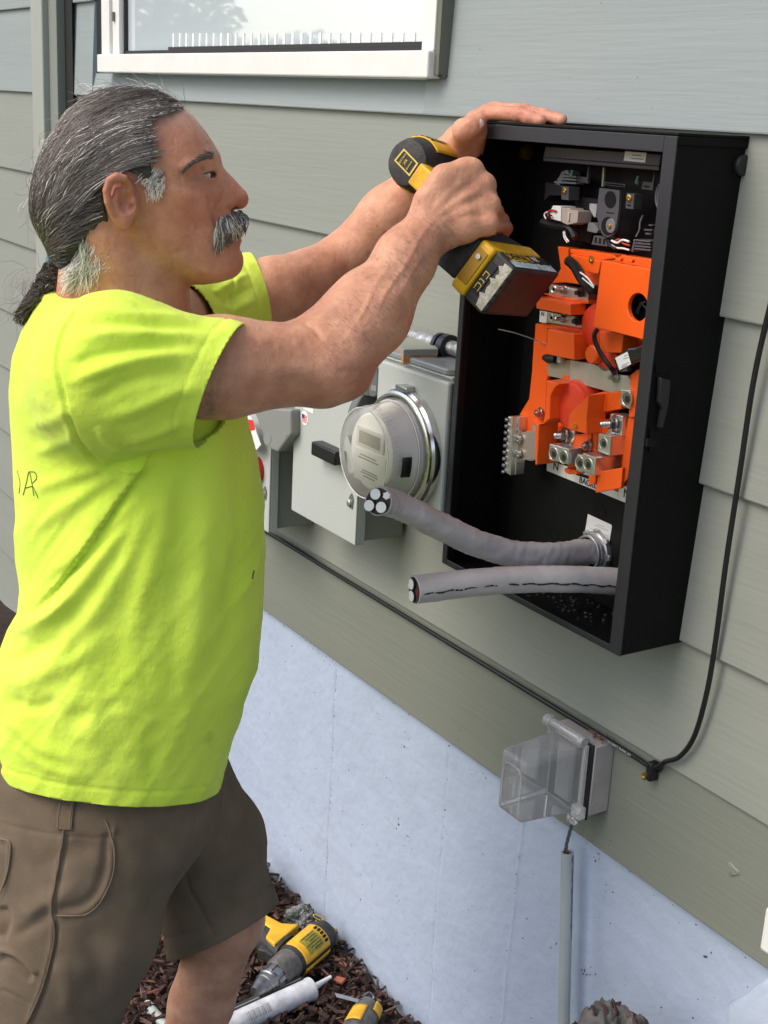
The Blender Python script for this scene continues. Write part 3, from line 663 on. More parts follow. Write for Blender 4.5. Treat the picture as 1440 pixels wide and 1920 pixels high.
def lug(F, pts, y0, y1, hole, rr=.009, ax=(0, -1, 0)):
    o_ = part('wire_lug', F, pts, y0, y1, M_alu, b=.0012)
    for (hx, hy) in hole:
        c = onY(*F(hx, hy), y0); q = MB(); q.lathe(c, ax, [(-.0002, rr), (.0006, rr), (.0006, rr * .86), (-.0001, rr * .8)], 24); q.build('lug_rim', M_alu, o_)
        q = MB(); q.lathe(c + Vector((0, -.0001, 0)), ax, [(0, rr * .8), (.0002, 0)], 24); q.build('lug_bore', mat('bore_metal', (.30, .30, .25), .3, metal=.8), o_)
        q = MB(); q.lathe(c + Vector((.0015, -.0004, 0)), ax, [(0, rr * .45), (.0004, rr * .42), (.0004, 0)], 16); q.build('set_screw', mat('screw_dark', (.08, .08, .08), .3, metal=.8), o_)
    return o_
lug(F4, [(468, 690), (600, 726), (596, 834), (462, 800)], -.085, -.058, [(495, 760), (562, 782)], .0098)
lug(F4, [(948, 325), (1018, 330), (1008, 460), (945, 432)], -.075, -.055, [(990, 388)], .0105)
lug(F4, [(655, 760), (696, 770), (690, 890), (645, 876)], -.076, -.055, [(672, 822)], .0095)
l1 = lug(F4, [(692, 752), (782, 785), (772, 908), (688, 880)], -.105, -.06, [(728, 832)], .0092)
l2 = lug(F4, [(800, 622), (884, 640), (876, 776), (790, 740)], -.09, -.055, [(832, 690)], .0085)
l3 = part('wire_lug', F4, [(880, 488), (966, 505), (958, 640), (862, 610)], -.072, -.05, M_alu, b=.001)
def stud(F, x, y, yy, r, h, parent, ax=(-.35, -.9, -.02)):
    ax = Vector(ax).normalized(); c = onY(*F(x, y), yy); q = MB()
    q.lathe(c, ax, [(0, r * 1.5), (.0015, r * 1.5), (.0018, r * 1.25), (.003, r * 1.25), (.0032, r * 1.1)], 22); q.hexnut(c + ax * .003, ax, r, .005)
    q.lathe(c, ax, [(.008, r * .55)] + [(.008 + .0011 * k, r * (.5 + .07 * (k % 2))) for k in range(int((h - .008) / .0011))] + [(h, r * .4), (h, 0)], 14)
    return q.build('stud', M_steel, parent)
stud(F4, 912, 558, -.072, .0085, .022, l3); stud(F4, 578, 636, -.062, .0085, .018, cab); stud(F4, 412, 484, -.052, .006, .010, cab); stud(F4, 742, 702, -.062, .006, .012, cab)
part('terminal_bar', F4, [(560, 585), (640, 600), (636, 650), (596, 724), (548, 700)], -.060, -.050, M_alu)
for (F, x, y) in ((F4, 790, 764), (F4, 890, 628)):
    c = onY(*F(x, y), -.085); q = MB(); q.lathe(c, (0, 0, 1), [(0, .0105), (.0006, .0105), (.0006, .0088), (-.0003, .0086)], 20); q.build('screw_hole_rim', M_alu, cab)
org([(350, 536), (418, 540), (396, 566), (352, 562)], -.06, -.05, F4)
part('terminal_bar', F4, [(352, 538), (414, 536), (400, 560), (394, 604), (350, 600)], -.056, -.05, M_alu)
org([(620, 630), (752, 622), (750, 700), (700, 740), (650, 760), (640, 890), (585, 850), (600, 720)], -.058, -.045, F4)
org([(568, 856), (640, 868), (655, 898), (596, 898), (570, 884)], -.074, -.06, F4)
org([(884, 640), (980, 600), (965, 850), (795, 880), (780, 905), (776, 790), (878, 776)], -.058, -.045, F4)
org([(1015, 225), (1060, 190), (1120, 196), (1112, 505), (1002, 516)], -.070, -.06, F4)
org([(1000, 518), (1092, 514), (1042, 942), (1000, 925), (952, 985), (962, 700)], -.066, -.05, F4)
org([(795, 880), (962, 852), (950, 992), (778, 1024)], -.094, -.088, F4)
org([(732, 905), (782, 900), (776, 965), (734, 972)], -.075, -.06, F4)
part('white_edge_strip', F4, [(1100, 360), (1108, 360), (1100, 485), (1088, 483)], -.0715, -.0702, M_white, b=0)
# neutral bar with many screws
nb = slab(F4, [(190, 505), (222, 508), (205, 905), (164, 880)], -.075, -.055); slab(F4, [(222, 508), (268, 512), (240, 900), (205, 905)], -.066, -.05, nb)
NB = nb.build('neutral_bar', M_alu, cab, bevel=.0006, smooth=False)
for k in range(9):
    f_ = k / 8; x = 188 - 24 * f_; y = 530 + 352 * f_
    screw(onY(*F4(x, y), -.075), (-.6, -.8, .1), .0034, M_steel, NB, h=.004, name='bar_screw')
for k in range(7):
    f_ = k / 6; x = 242 - 22 * f_; y = 560 + 290 * f_
    q = MB(); q.lathe(onY(*F4(x, y), -.0665), (0, -1, 0), [(0, .004), (.0004, .004), (.0004, 0)], 14); q.build('bar_hole', M_hole if k % 2 else M_steel, NB)
part('neutral_link', F4, [(240, 618), (388, 600), (378, 800), (300, 800), (246, 790)], -.062, -.056, mat('link_metal', (.50, .42, .37), .35, metal=.6), b=.0006)
for y in (662, 762): screw(onY(*F4(266, y), -.064), (0, -1, 0), .0062, M_steel, NB, h=.004, name='cap_screw')
part('label_stub', F4, [(300, 788), (360, 800), (358, 806), (322, 804)], -.059, -.057, M_white, b=0)
# long label strip on the back plate
yl = yb - .0006
ls = part('label_strip', F4, [(452, 800), (1032, 985), (1020, 1105), (450, 872)], yl, yb, M_white, b=0)
text('N', onY(*F4(512, 846), yl - .0004), (1, 0, 0), (0, 0, 1), .017, M_ink, ls)
text('BACKUP', onY(*F4(742, 962), yl - .0004), (1, 0, 0), (0, 0, 1), .0125, M_ink, ls)
text('N', onY(*F4(990, 1032), yl - .0004), (1, 0, 0), (0, 0, 1), .018, M_ink, ls)
part('label_black_band', F4, [(650, 880), (735, 908), (732, 930), (646, 902)], yl - .0003, yl - .0001, M_ink, b=0, parent=ls)
part('label_red_band', F4, [(905, 985), (935, 995), (933, 1018), (903, 1006)], yl - .0003, yl - .0001, mat('label_red', (.55, .03, .05), .5), b=0, parent=ls)
for x in (580, 930): part('label_line', F4, [(x, 870 + (x - 580) * .36), (x + 2, 871 + (x - 580) * .36), (x + 1, 925 + (x - 580) * .38), (x - 1, 924 + (x - 580) * .38)], yl - .0003, yl - .0001, M_grink, b=0, parent=ls)
# knockouts, bolts, drips of filings on the floor
for (x, y, r_) in ((815, 1150, .0105), (500, 1290, .010)):
    q = MB(); q.lathe(onY(*F4(x, y), yb), (0, -1, 0), [(0, r_), (.0006, r_), (.0006, r_ * .86), (-.0004, r_ * .82), (-.0004, 0)], 28); q.build('knockout', M_blk2, cab)
bl = MB(); c = onY(*F4(308, 1092), -.014); bl.lathe(c + Vector((0, .002, 0)), (0, -1, 0), [(0, .018), (.001, .018), (.003, .012), (.003, 0)], 28); bl.build('mounting_pad', M_blk2, cab)
screw(c, (0, -1, 0), .0065, M_steel, cab, h=.004, name='mounting_bolt'); screw(c + Vector((.002, 0, -.012)), (0, -1, 0), .004, M_steel, cab, h=.003, name='mounting_bolt')
q = MB(); c = onX(988, 1113, -.36)
c = onY(988, 1113, -.055); part('clip_plate', lambda x, y: (x, y), [(978, 1100), (998, 1104), (996, 1130), (976, 1124)], -.0545, -.053, M_blk)
screw(c, (0, -1, 0), .0045, M_steel, cab, h=.003, name='mounting_bolt')
random.seed(3); mb = MB()
for k in range(70):
    x = random.uniform(-.28, -.10); y = random.uniform(-.10, -.02); z = G + t + .0012; r_ = random.uniform(.0006, .0018)
    mb.obox((x, y, z), (r_, r_ * .4, 0), (-r_ * .4, r_, 0), (0, 0, r_ * .4))
mb.build('metal_filings', M_steel, cab, smooth=False)
# brass fitting high on the left inner wall
c = onX(985, 285, -CW + t); q = MB(); q.lathe(c, (1, 0, 0), [(0, .011), (.006, .011), (.006, .006), (.010, .006), (.010, 0)], 20); q.build('brass_fitting', mat('old_brass', (.25, .17, .03), .4, metal=.8), cab)

# --- cable hub, sticker, feeder cables
stk = part('serial_sticker', F4, [(728, 1166), (885, 1238), (890, 1250), (872, 1360), (706, 1300)], yb - .0008, yb - .0003, M_white, b=0)
m_ = MB()
for (y, a, b_) in ((1232, 790, 840), (1238, 770, 860), (1262, 745, 868), (1280, 770, 868), (1300, 800, 870)):
    m_.prism([onY(*F4(*p), yb - .001) for p in [(a, y), (b_, y + (b_ - a) * .42), (b_, y + (b_ - a) * .42 + 3), (a, y + 3)]], (0, .0002, 0))
m_.build('print_lines', M_grink, stk, smooth=False)
hub_c = onY(1116, 1034, -.024)
hb = MB(); hb.lathe(hub_c, (0, -1, 0), [(-.004, .030), (.004, .030), (.004, .0275), (.010, .0275), (.012, .026), (.016, .026), (.016, .0225), (.004, .0225)], 40)
for k in range(8):
    a = k * math.pi / 4; hb.obox(hub_c + Vector((math.cos(a) * .031, -.001, math.sin(a) * .031)), (math.cos(a) * .003, 0, math.sin(a) * .003), (0, .003, 0), (-math.sin(a) * .004, 0, math.cos(a) * .004))
hb.build('cable_hub', mat('galvanised', (.62, .63, .64), .32, metal=.85, var=.15, vscale=60), cab, bevel=.0006)

M_jack = mat('cable_jacket', (.46, .425, .415), .42, bump=.5, bscale=45, var=.12, vscale=22, col2=None)
def jacket(pts, r, wr=.0009, seed=0, n=28, flat=1):
    P_ = catmull(pts, 22); q = MB(); vs = []; N_ = len(P_); up = Vector((0, 0, 1)); prev = None
    for i, p in enumerate(P_):
        T = (P_[min(i + 1, N_ - 1)] - P_[max(i - 1, 0)]).normalized(); u_ = (up - T * up.dot(T)).normalized() if prev is None else (prev - T * prev.dot(T)).normalized(); prev = u_; v_ = T.cross(u_)
        for k in range(n):
            a = 2 * math.pi * k / n
            rr = r + wr * mnoise.noise((math.cos(a) * 1.6 + seed, math.sin(a) * 1.6, i * .11)) + wr * .9 * mnoise.noise((math.cos(a + i * .09) * 3 + seed, math.sin(a + i * .09) * 3, i * .3)) + .0009 * math.cos(3 * a + i * .035)
            vs.append(p + u_ * math.cos(a) * rr + v_ * math.sin(a) * rr * flat)
    fs = [(i * n + k, i * n + (k + 1) % n, (i + 1) * n + (k + 1) % n, (i + 1) * n + k) for i in range(N_ - 1) for k in range(n)]
    q.add(vs, fs); q.f.append(tuple(range((N_ - 1) * n, N_ * n))); q.mi.append(0); return q, P_
def cable(name, pts, r, label, conds, seed, stripe=None):
    random.seed(seed)
    q, P_ = jacket(pts, r, .0014 if seed == 1 else .0006, seed); top = q.build(name, M_jack, None, angle=60); tag(top, label, 'cable', 'thick grey feeder cables')
    T = (P_[-1] - P_[-3]).normalized(); up = Vector((0, 0, 1)); u_ = (up - T * up.dot(T)).normalized(); v_ = T.cross(u_); E = P_[-1]
    q = MB(); q.lathe(E + T * .0003, T, [(0, r * .96), (.001, r * .96), (.001, r * 1.0), (0, r * 1.02)], 28); q.build('jacket_edge', mat('jacket_cut', (.55, .52, .50), .6), top)
    for (a, b_, cr, kind) in conds:
        c = E + u_ * a + v_ * b_
        if kind == 'core':
            q = MB(); ex = random.uniform(.003, .008); q.cyl(c - T * .001, c + T * ex, cr, 20); q.build('insulation', W_blk, top)
            q = MB(); rr = cr * .91
            q.lathe(c + T * (ex + .0001), T, [(0, rr), (.0006, rr), (.0006, rr * .8), (.0003, rr * .78), (.0003, rr * .5), (.0007, rr * .48), (.0007, 0)], 22); q.build('conductor', mat('cut_aluminium', (.92, .92, .91), .5, metal=.1), top)
        elif kind == 'bare':
            q = MB()
            for k in range(7):
                aa = k * 1.047; o_ = (u_ * math.cos(aa) + v_ * math.sin(aa)) * (cr * .62 if k < 6 else 0); q.cyl(c + o_ - T * .001, c + o_ + T * .003, cr * .36, 8)
            q.build('bare_conductor', MATS['cut_aluminium'] if 'cut_aluminium' in MATS else M_alu, top)
        else:
            q = MB(); q.cyl(c, c + T * .0018, cr, 12); q.build('filler', mat('dark_red_filler', (.25, .02, .03), .7), top)
    q = MB(); q.lathe(E + T * .0008, T, [(0, r * .94), (.0002, 0)], 24); q.build('filler', mat('cable_core_dark', (.06, .05, .05), .8), top)
    return top, P_
cp1 = [hub_c + Vector((0, .012, 0)), onY(1085, 1036, -.055), onY(1030, 1041, -.11), onY(960, 1037, -.17), onY(885, 1013, -.235), onY(815, 981, -.295), onY(755, 951, -.345), onY(722, 941, -.378), onY(710, 940, -.394)]
c1, _ = cable('feeder_cable', cp1, .0183, 'upper grey feeder cable curving out of the cabinet with four conductors at its cut end', [(.0086, .0045, .0078, 'core'), (-.0072, .0090, .0078, 'core'), (-.0066, -.0078, .0078, 'core'), (.0090, -.0105, .0052, 'bare'), (-.010, -.001, .0035, 'fill')], 1)
cp2 = [onY(1195, 1094, -.030), onY(1140, 1089, -.075), onY(1060, 1085, -.14), onY(960, 1086, -.215), onY(870, 1094, -.285), onY(778, 1106, -.355)]
c2, P2 = cable('feeder_cable', cp2, .0184, 'lower grey feeder cable lying straight across the cabinet with black scuffs along its side', [(.0080, .0015, .0078, 'core'), (-.0086, .0015, .0078, 'core'), (.0006, .0125, .0040, 'bare'), (0, -.0105, .004, 'fill')], 7)
q = MB(); random.seed(5)
for i in range(4, len(P2) - 2):
    f_ = i / len(P2)
    if random.random() < (.95 if f_ < .62 or f_ > .78 else .3):
        T = (P2[i + 1] - P2[i]).normalized(); view = (CAM - P2[i]).normalized(); s_ = (view - T * view.dot(T)).normalized(); w_ = T.cross(s_)
        if w_.z > 0: w_ = -w_
        d_ = (s_ * .93 + w_ * (.40 + .05 * math.sin(i * .7))).normalized(); c = P2[i] + d_ * .0188
        q.obox(c, T * random.uniform(.001, .0032), d_ * .0005, d_.cross(T) * random.uniform(.0004, .0012))
q.build('scuff_marks', W_blk, c2, smooth=False)

# ------------------------------------------------------------------ meter socket, meter, disconnects
def F5(x, y): return (440 + x * .31944, 580 + y * .31944)
M_encl = mat('enclosure_grey', (.47, .50, .48), .42, bump=.2, bscale=300, var=.03, vscale=6)
M_encl2 = mat('enclosure_grey_dark', (.25, .26, .25), .45, bump=.2, bscale=300)
M_dk = mat('mechanism_grey', (.13, .14, .14), .45)
ymf = -.125
ms = empty('meter_socket', onY(770, 980, -.06), 'light grey meter socket box between the door box and the black cabinet', 'meter box')
tl = onY(710, 669, ymf); br = onY(838, 985, ymf); ml, mr, mt, mb_ = tl.x, -CW - .012, tl.z, br.z
q = MB(); q.box(ml, mr, ymf + .012, -.016, mb_, mt); q.build('socket_box', M_encl, ms, bevel=.003, smooth=False)
q = MB(); q.box(ml - .001, mr + .001, ymf, ymf + .0115, mb_ - .003, mt - .004); q.build('front_cover', M_encl, ms, bevel=.004, smooth=False)
q = MB(); q.box(ml - .002, mr + .0015, ymf + .006, -.02, mt + .0003, mt + .003); q.build('top_flange', M_encl, ms, bevel=.001, smooth=False)
mc = onY(763, 841, ymf)
q = MB(); q.lathe(mc, (0, -1, 0), [(-.001, .097), (.012, .097), (.016, .0935), (.020, .0935), (.022, .090), (.022, .086), (.004, .086)], 64); ring = q.build('sealing_ring', mat('ring_steel', (.68, .68, .68), .2, metal=1, var=.1, vscale=40), ms, angle=30)
q = MB(); top = mc + Vector((0, -.012, .098)); q.box(top.x - .012, top.x + .012, top.y - .008, top.y + .012, top.z - .004, top.z + .005); q.cyl(top + Vector((-.016, -.004, .002)), top + Vector((.016, -.004, .002)), .003, 8); q.build('ring_clamp', M_steel, ring, bevel=.001)
dlen = .083
q = MB(); q.lathe(mc, (0, -1, 0), [(.004, .083), (.026, .083), (.028, .0785), (dlen - .012, .0735), (dlen - .003, .0725), (dlen, .069), (dlen, 0)], 64)
glass = thin_clear('clear_plastic', (.9, .9, .9), .02, .0, .0)
dome = q.build('meter_dome', glass, ms, angle=50)
q = MB(); q.lathe(mc, (0, -1, 0), [(.006, .080), (.030, .076), (.036, .070), (.060, .0625), (.066, .0615), (.068, .059), (.068, 0)], 56); M_mtr = mat('meter_grey', (.90, .88, .83), .4); face = q.build('meter_body', M_mtr, ms, angle=35)
fy_ = mc.y - .0683
q = MB()
for rr_, tt_ in ((.0715, dlen - .001), (.0795, .029)): q.tube([mc + Vector((math.cos(k * .1309) * rr_, -tt_, math.sin(k * .1309) * rr_)) for k in range(49)], .0011, 6, caps=False)
q.build('dome_edge_glint', thin_clear('edge_glint', (.95, .95, .95), .05, .5, .55), dome)  # edge highlights of the dome added as pale rings
q = MB(); q.box(mc.x - .040, mc.x + .040, fy_ - .003, fy_, mc.z + .005, mc.z + .036); q.build('display_bezel', mat('meter_white', (.72, .72, .70), .45), face, bevel=.001)
q = MB(); q.box(mc.x - .031, mc.x + .031, fy_ - .0036, fy_ - .0031, mc.z + .010, mc.z + .030); q.build('display', mat('lcd', (.38, .36, .31), .25), face)
q = MB(); q.box(mc.x - .046, mc.x + .046, fy_ - .0012, fy_ - .0002, mc.z - .052, mc.z - .001); nm = q.build('nameplate', M_white, face, bevel=.0008)
q = MB()
for (zz, a, b_) in ((-.010, -.028, .02), (-.015, -.034, .026), (-.034, -.020, .024), (-.038, -.024, .026), (-.043, -.016, .018)): q.box(mc.x + a, mc.x + b_, fy_ - .0016, fy_ - .0013, mc.z + zz, mc.z + zz + .0022)
q.build('print_lines', M_grink, nm, smooth=False)
q = MB(); R_ = .0768; q.lathe(mc, (0, -1, 0), [(.045, R_ + .0004), (.064, R_ - .0016)], 64)
keep = [(i, f) for i, f in enumerate(q.f)]
q2 = MB(); a0 = math.radians(-22)
for k in range(5):
    pass
vs = []
for tt in (.042, .058):
    for k in range(6):
        a = rad(-18 + 2.6 * k * 1.9); rr = .0787 - (tt - .028) * .135 + .0007
        vs.append(mc + Vector((math.cos(a) * rr, -tt, math.sin(a) * rr - .0)))
q2.add(vs, [(k, k + 1, k + 7, k + 6) for k in range(5)])
o_ = q2.build('black_tape_patch', W_blk, ms); sm = o_.modifiers.new('s', 'SOLIDIFY'); sm.thickness = .0006
q = MB(); random.seed(8)
for k in range(26):   # scribbles of old seal labels round the dome edge
    a = rad(-40 + 150 * k / 26); rr = .0735; p0 = mc + Vector((math.cos(a) * rr, -(dlen - .008), math.sin(a) * rr)); a2 = a + rad(3); p1 = mc + Vector((math.cos(a2) * (rr + .001), -(dlen - .02 + random.uniform(-.006, .006)), math.sin(a2) * (rr + .001)))
    q.tube([p0 * 1, p1], .0003, 4)
q.build('scratches', mat('scratch_grey', (.6, .6, .6), .5), dome)
# items on top of the meter socket
pl_ = MB(); a = mt + .0033
zt = mt + .0034
def onT(px, py, z=None): return onZ(px, py, zt if z is None else z)
def toppoly(pts, h):
    b = [onT(*p) for p in pts]; return b
xg = -.50
q = MB(); pts = [(-.655, -.118), (-.44, -.118), (-.428, -.100), (-.428, -.045), (-.50, -.020), (-.60, -.020)]
q.prism([Vector((x, y, zt)) for x, y in pts], (0, 0, .010)); o_ = q.build('steel_cover_plate', mat('painted_plate', (.33, .36, .38), .35, metal=.3, var=.08, vscale=20), None, bevel=.0025); tag(o_, 'flat grey metal cover plate lying on top of the meter box', 'cover plate')
q = MB(); c = Vector(((ml + .045), -.082, zt + .0195))
q.obox(c, (.042, -.020, -.0016), (.010, .026, .001), (0, 0, .005)); o_ = q.build('siding_scrap', [mat('scrap_paint', (.30, .32, .28), .6, bump=.4, bscale=200)], None, bevel=.0006, smooth=False)
q = MB(); q.obox(c + Vector((0, 0, -.0115)), (.041, -.0198, -.0016), (.0098, .0255, .001), (0, 0, .0065)); q.build('raw_edge', mat('raw_wood', (.55, .26, .12), .8, bump=.8, bscale=400, var=.3, vscale=100), o_, smooth=False)
tag(o_, 'small scrap of painted siding with a raw wood edge lying on the meter box', 'scrap')
# horizontal conduit behind
zc = onY(800, 638, -.05).z; q = MB(); q.cyl((onY(735, 634, -.05).x, -.05, zc), (-.42, -.05, zc), .0115, 20)
cd_ = q.build('metal_conduit', mat('galvanised_pipe', (.55, .56, .57), .4, metal=.7, var=.5, vscale=80, bump=.5, bscale=300), None); tag(cd_, 'horizontal galvanised conduit running behind the black cabinet above the meter box', 'conduit')
xc = onY(838, 642, -.05).x; q = MB(); q.lathe((xc - .02, -.05, zc), (1, 0, 0), [(0, .012), (0, .019), (.008, .019), (.008, .016), (.016, .016), (.016, .020), (.030, .020), (.030, .012)], 24); q.build('conduit_coupling', mat('dark_steel', (.06, .065, .08), .35, metal=.7), cd_)

def disconnect(xr, label, seedx, px_left):
    pass
# first disconnect (door box)
yd = -.118
def dbox(name, x0, x1, z0, z1, label):
    e = empty(name, ((x0 + x1) / 2, -.05, z0), label, 'switch box', 'grey electrical switch boxes')
    q = MB(); q.box(x0 + .006, x1 - .004, yd + .014, -.016, z0 + .004, z1); q.build('box_body', mat('box_shade_grey', (.22, .23, .21), .5, bump=.2, bscale=200), e, bevel=.002, smooth=False)  # side shade put into a body grey darker than the door
    q = MB(); q.box(x0, x1, yd, yd + .004, z0, z1); q.box(x1 - .0035, x1, yd + .004, yd + .02, z0, z1); q.box(x0, x1, yd + .004, yd + .02, z0, z0 + .003); q.build('door', M_encl, e, bevel=.0018, smooth=False)
    q = MB(); c = Vector((x1 - .020, yd - .0006, z0 + .075)); q.prism([c + Vector(v) for v in ((-.010, 0, -.010), (.008, 0, -.012), (.011, 0, .006), (.004, 0, .016), (-.002, 0, .010))], (0, -.0012, 0)); hp = q.build('hasp', M_dk, e, bevel=.0004)
    q = MB(); q.lathe(c + Vector((0, -.0012, -.002)), (0, -1, 0), [(0, .006), (.003, .006), (.004, .004), (.004, 0)], 18); q.build('hasp_rivet', M_alu, hp)
    return e
a = onY(546, 955, yd); b_ = onY(665, 1024, yd)
d1x0, d1x1, d1z0, d1z1 = a.x, b_.x, (a.z + b_.z) / 2, onY(546, 700, yd).z
d1 = dbox('switch_box', d1x0, d1x1, d1z0, d1z1, 'grey switch box with a round flag sticker and black handle left of the meter')
q = MB(); hp = onY(627, 848, yd); q.obox(hp + Vector((.0, -.012, 0)), (.042, 0, 0), (0, .012, 0), (0, 0, .0125)); q.build('handle', W_blk, d1, bevel=.003)
# flag sticker
fs_ = onY(571, 784, yd - .0004); q = MB(); q.lathe(fs_, (0, -1, 0), [(0, .0135), (.0003, .0135), (.0003, 0)], 32); st = q.build('flag_sticker', M_white, d1)
y_ = fs_.y - .0006; q = MB(); q.box(fs_.x - .009, fs_.x + .0, y_, y_ + .0002, fs_.z, fs_.z + .0065); q.build('flag_canton', mat('flag_blue', (.03, .05, .25), .5), st)
q = MB()
for k in range(5): q.box(fs_.x - (.009 if k < 3 else 0), fs_.x + .0095, y_ - (.0001 if k > 2 else 0), y_ + .0002, fs_.z - .0075 + k * .0029, fs_.z - .0075 + k * .0029 + .0015)
q.build('flag_stripes', mat('flag_red', (.6, .03, .04), .5), st, smooth=False)
q = MB(); p0 = onY(575, 766, yd - .0004); q.prism([onY(*p, yd - .0004) for p in [(565, 764), (588, 764), (588, 776), (575, 770)]], (0, -.0003, 0)); q.build('warning_label', M_white, d1)
q = MB(); cc = Vector((d1x1 + .0, -.06, onY(690, 770, -.06).z))
q.lathe(Vector((d1x1 - .003, -.066, cc.z)), (1, 0, 0), [(0, .078), (.016, .078), (.018, .076), (.018, 0)], 40); mech = q.build('switch_mechanism', M_dk, d1)
q = MB(); q.prism([onY(*p, -.125) for p in [(664, 700), (707, 690), (707, 740), (700, 745), (664, 735)]], (0, .08, 0)); q.build('switch_cover', M_dk, d1, bevel=.002, smooth=False)
q = MB(); q.prism([onY(*p, -.1262) for p in [(682, 728), (690, 728), (690, 742), (682, 740)]], (0, .001, 0)); q.build('seal_tab', M_steel, d1)
q = MB(); q.prism([onY(*p, -.1262) for p in [(696, 722), (705, 724), (705, 734), (696, 732)]], (0, .001, 0)); q.build('seal_slot', M_encl2, d1)
# second disconnect, mostly behind the worker
b2 = onY(503, 999, yd); d2z0 = b2.z; d2x1 = b2.x
d2 = dbox('switch_box', d2x1 - .20, d2x1, d2z0, d1z1 + .0, 'grey switch box with a red rotary knob, half hidden behind the yellow shirt')
q = MB(); kc = onY(484, 880, yd); q.lathe(kc, (0, -1, 0), [(0, .026), (.012, .026), (.014, .024), (.014, .018), (.006, .017), (.006, .012), (.020, .012), (.021, .010), (.021, 0)], 36); q.build('red_knob', mat('red_plastic', (.42, .01, .015), .3), d2, angle=30)
q = MB(); q.prism([onY(*p, yd - .02) for p in [(470, 760), (545, 768), (545, 815), (520, 848), (505, 842), (488, 800)]], (0, .085, 0)); q.build('switch_cover', mat('cover_grey', (.24, .25, .24), .5, bump=.2, bscale=200), d2, bevel=.004, smooth=False)
for (cx_, cy_, rx_, ry_) in ((501, 822, 7, 13), (533, 816, 4, 5)):
    q = MB(); q.prism([onY(*p, yd - .0206) for p in ell(cx_, cy_, rx_, ry_, 16)], (0, .0005, 0)); q.build('cover_dimple', M_encl2, d2)
q = MB(); q.prism([onY(*p, yd - .0212) for p in [(455, 780), (470, 780), (489, 834), (477, 848), (455, 840)]], (0, .001, 0)); wl = q.build('warning_label', M_white, d2)
q = MB(); q.prism([onY(*p, yd - .0218) for p in [(463, 786), (474, 788), (478, 806), (467, 808)]], (0, .0005, 0)); q.build('warning_print', mat('warning_red', (.75, .03, .03), .5), wl)

# ------------------------------------------------------------------ black cable stapled along the ledge
yk = -.0215
pts = [(440, 948), (512, 1001), (600, 1057), (720, 1126), (840, 1199), (960, 1270), (1080, 1341), (1180, 1398), (1225, 1424), (1248, 1428), (1275, 1418), (1302, 1380), (1325, 1300), (1342, 1200), (1362, 1050), (1388, 880), (1412, 720), (1440, 590), (1470, 480)]
q = MB(); P_ = [onY(*p, yk if i < 9 else -.024) for i, p in enumerate(pts)]
for i in range(9): P_[i].z = .8195 - .000 * i
q.tube(catmull(P_, 10), .0036, 10); bc = q.build('black_cable', W_blk, None); tag(bc, 'thin black cable tacked along the siding ledge and looping up beside the cabinet', 'cable')
q = MB(); P3 = [Vector((p.x, -.0135, p.z - .0068)) for p in P_[:9]]; P3 += [onY(1240, 1432, -.016)]; q.tube(catmull(P3, 10), .0032, 10); bc2 = q.build('black_cable', W_blk, None); tag(bc2, 'second black cable hugging the skirt board directly under the looping one', 'cable')
q = MB()
pt = onY(1170, 1390, yk - .004)
text('12AWG-2 XLPE DIRECT BURIAL 24V', Vector((onY(1185, 1400, yk).x - .035, yk - .0037, .8195)), (1, 0, 0), (0, 0, 1), .0048, mat('white_print', (.6, .6, .6), .6), bc, thick=.0001)
q = MB(); c = Vector((onY(1224, 1424, -.02).x, -.0185, .812)); q.box(c.x - .005, c.x + .006, -.027, -.0105, c.z - .014, c.z + .014); cl = q.build('cable_clip', W_blk, None, bevel=.002); tag(cl, 'small black cable clip with a brass screw at the end of the ledge run', 'clip')
screw(Vector((c.x - .0055, -.027, c.z - .009)), (0, -1, 0), .0052, M_brass, cl)

# ------------------------------------------------------------------ weatherproof outlet with a clear bubble cover
def F7(x, y): return (880 + x * .38889, 1300 + y * .38889)
ob_e = empty('outdoor_outlet', onY(1090, 1500, -.02), 'weatherproof outlet box with a clear bubble cover on the skirt board', 'outlet')
yq = -.048
a = onY(*F7(602, 262), yq); bb = onY(*F7(572, 588), yq)
ox1 = (a.x + bb.x) / 2 + .002; oz1 = a.z; oz0 = bb.z - .004; ox0 = ox1 - .098
q = MB(); q.box(ox0 + .004, ox1, yq, -.0102, oz0 + .002, oz1 + .002); q.build('outlet_box', mat('outlet_grey', (.40, .36, .35), .5, bump=.3, bscale=150, var=.1, vscale=30), ob_e, bevel=.002)
q = MB(); q.box(ox0, ox1 - .001, yq - .004, yq - .0002, oz0 - .004, oz1 + .004); q.build('gasket', W_blk, ob_e, bevel=.001)
M_clr = thin_clear('frosted_clear_plastic', (.88, .88, .87), .08, .20, .13)
def frust(x0, x1, z0, z1, y0, X0, X1, Z0, Z1, y1, th=.0016, open_back=True):
    o = [(x0, y0, z0), (x1, y0, z0), (x1, y0, z1), (x0, y0, z1), (X0, y1, Z0), (X1, y1, Z0), (X1, y1, Z1), (X0, y1, Z1)]
    m_ = MB(); m_.add(o, [(4, 5, 6, 7), (0, 1, 5, 4), (1, 2, 6, 5), (2, 3, 7, 6), (3, 0, 4, 7)]); return m_
fl = onY(*F7(160, 265), -.155); fr = onY(*F7(280, 350), -.155); fb = onY(*F7(240, 635), -.155); fbl = onY(*F7(122, 540), -.155)
print('bubble', fl, fr, fb, fbl, 'flange', ox0, ox1, oz0, oz1)
m_ = frust(ox0 + .010, ox1 - .016, oz0 + .002, oz1 - .006, yq - .009, (fl.x + fbl.x) / 2, (fr.x + fb.x) / 2, (fbl.z + fb.z) / 2, (fl.z + fr.z) / 2, -.155)
cvr = m_.build('bubble_cover', M_clr, ob_e, bevel=.008, seg=4, smooth=True, angle=80); 
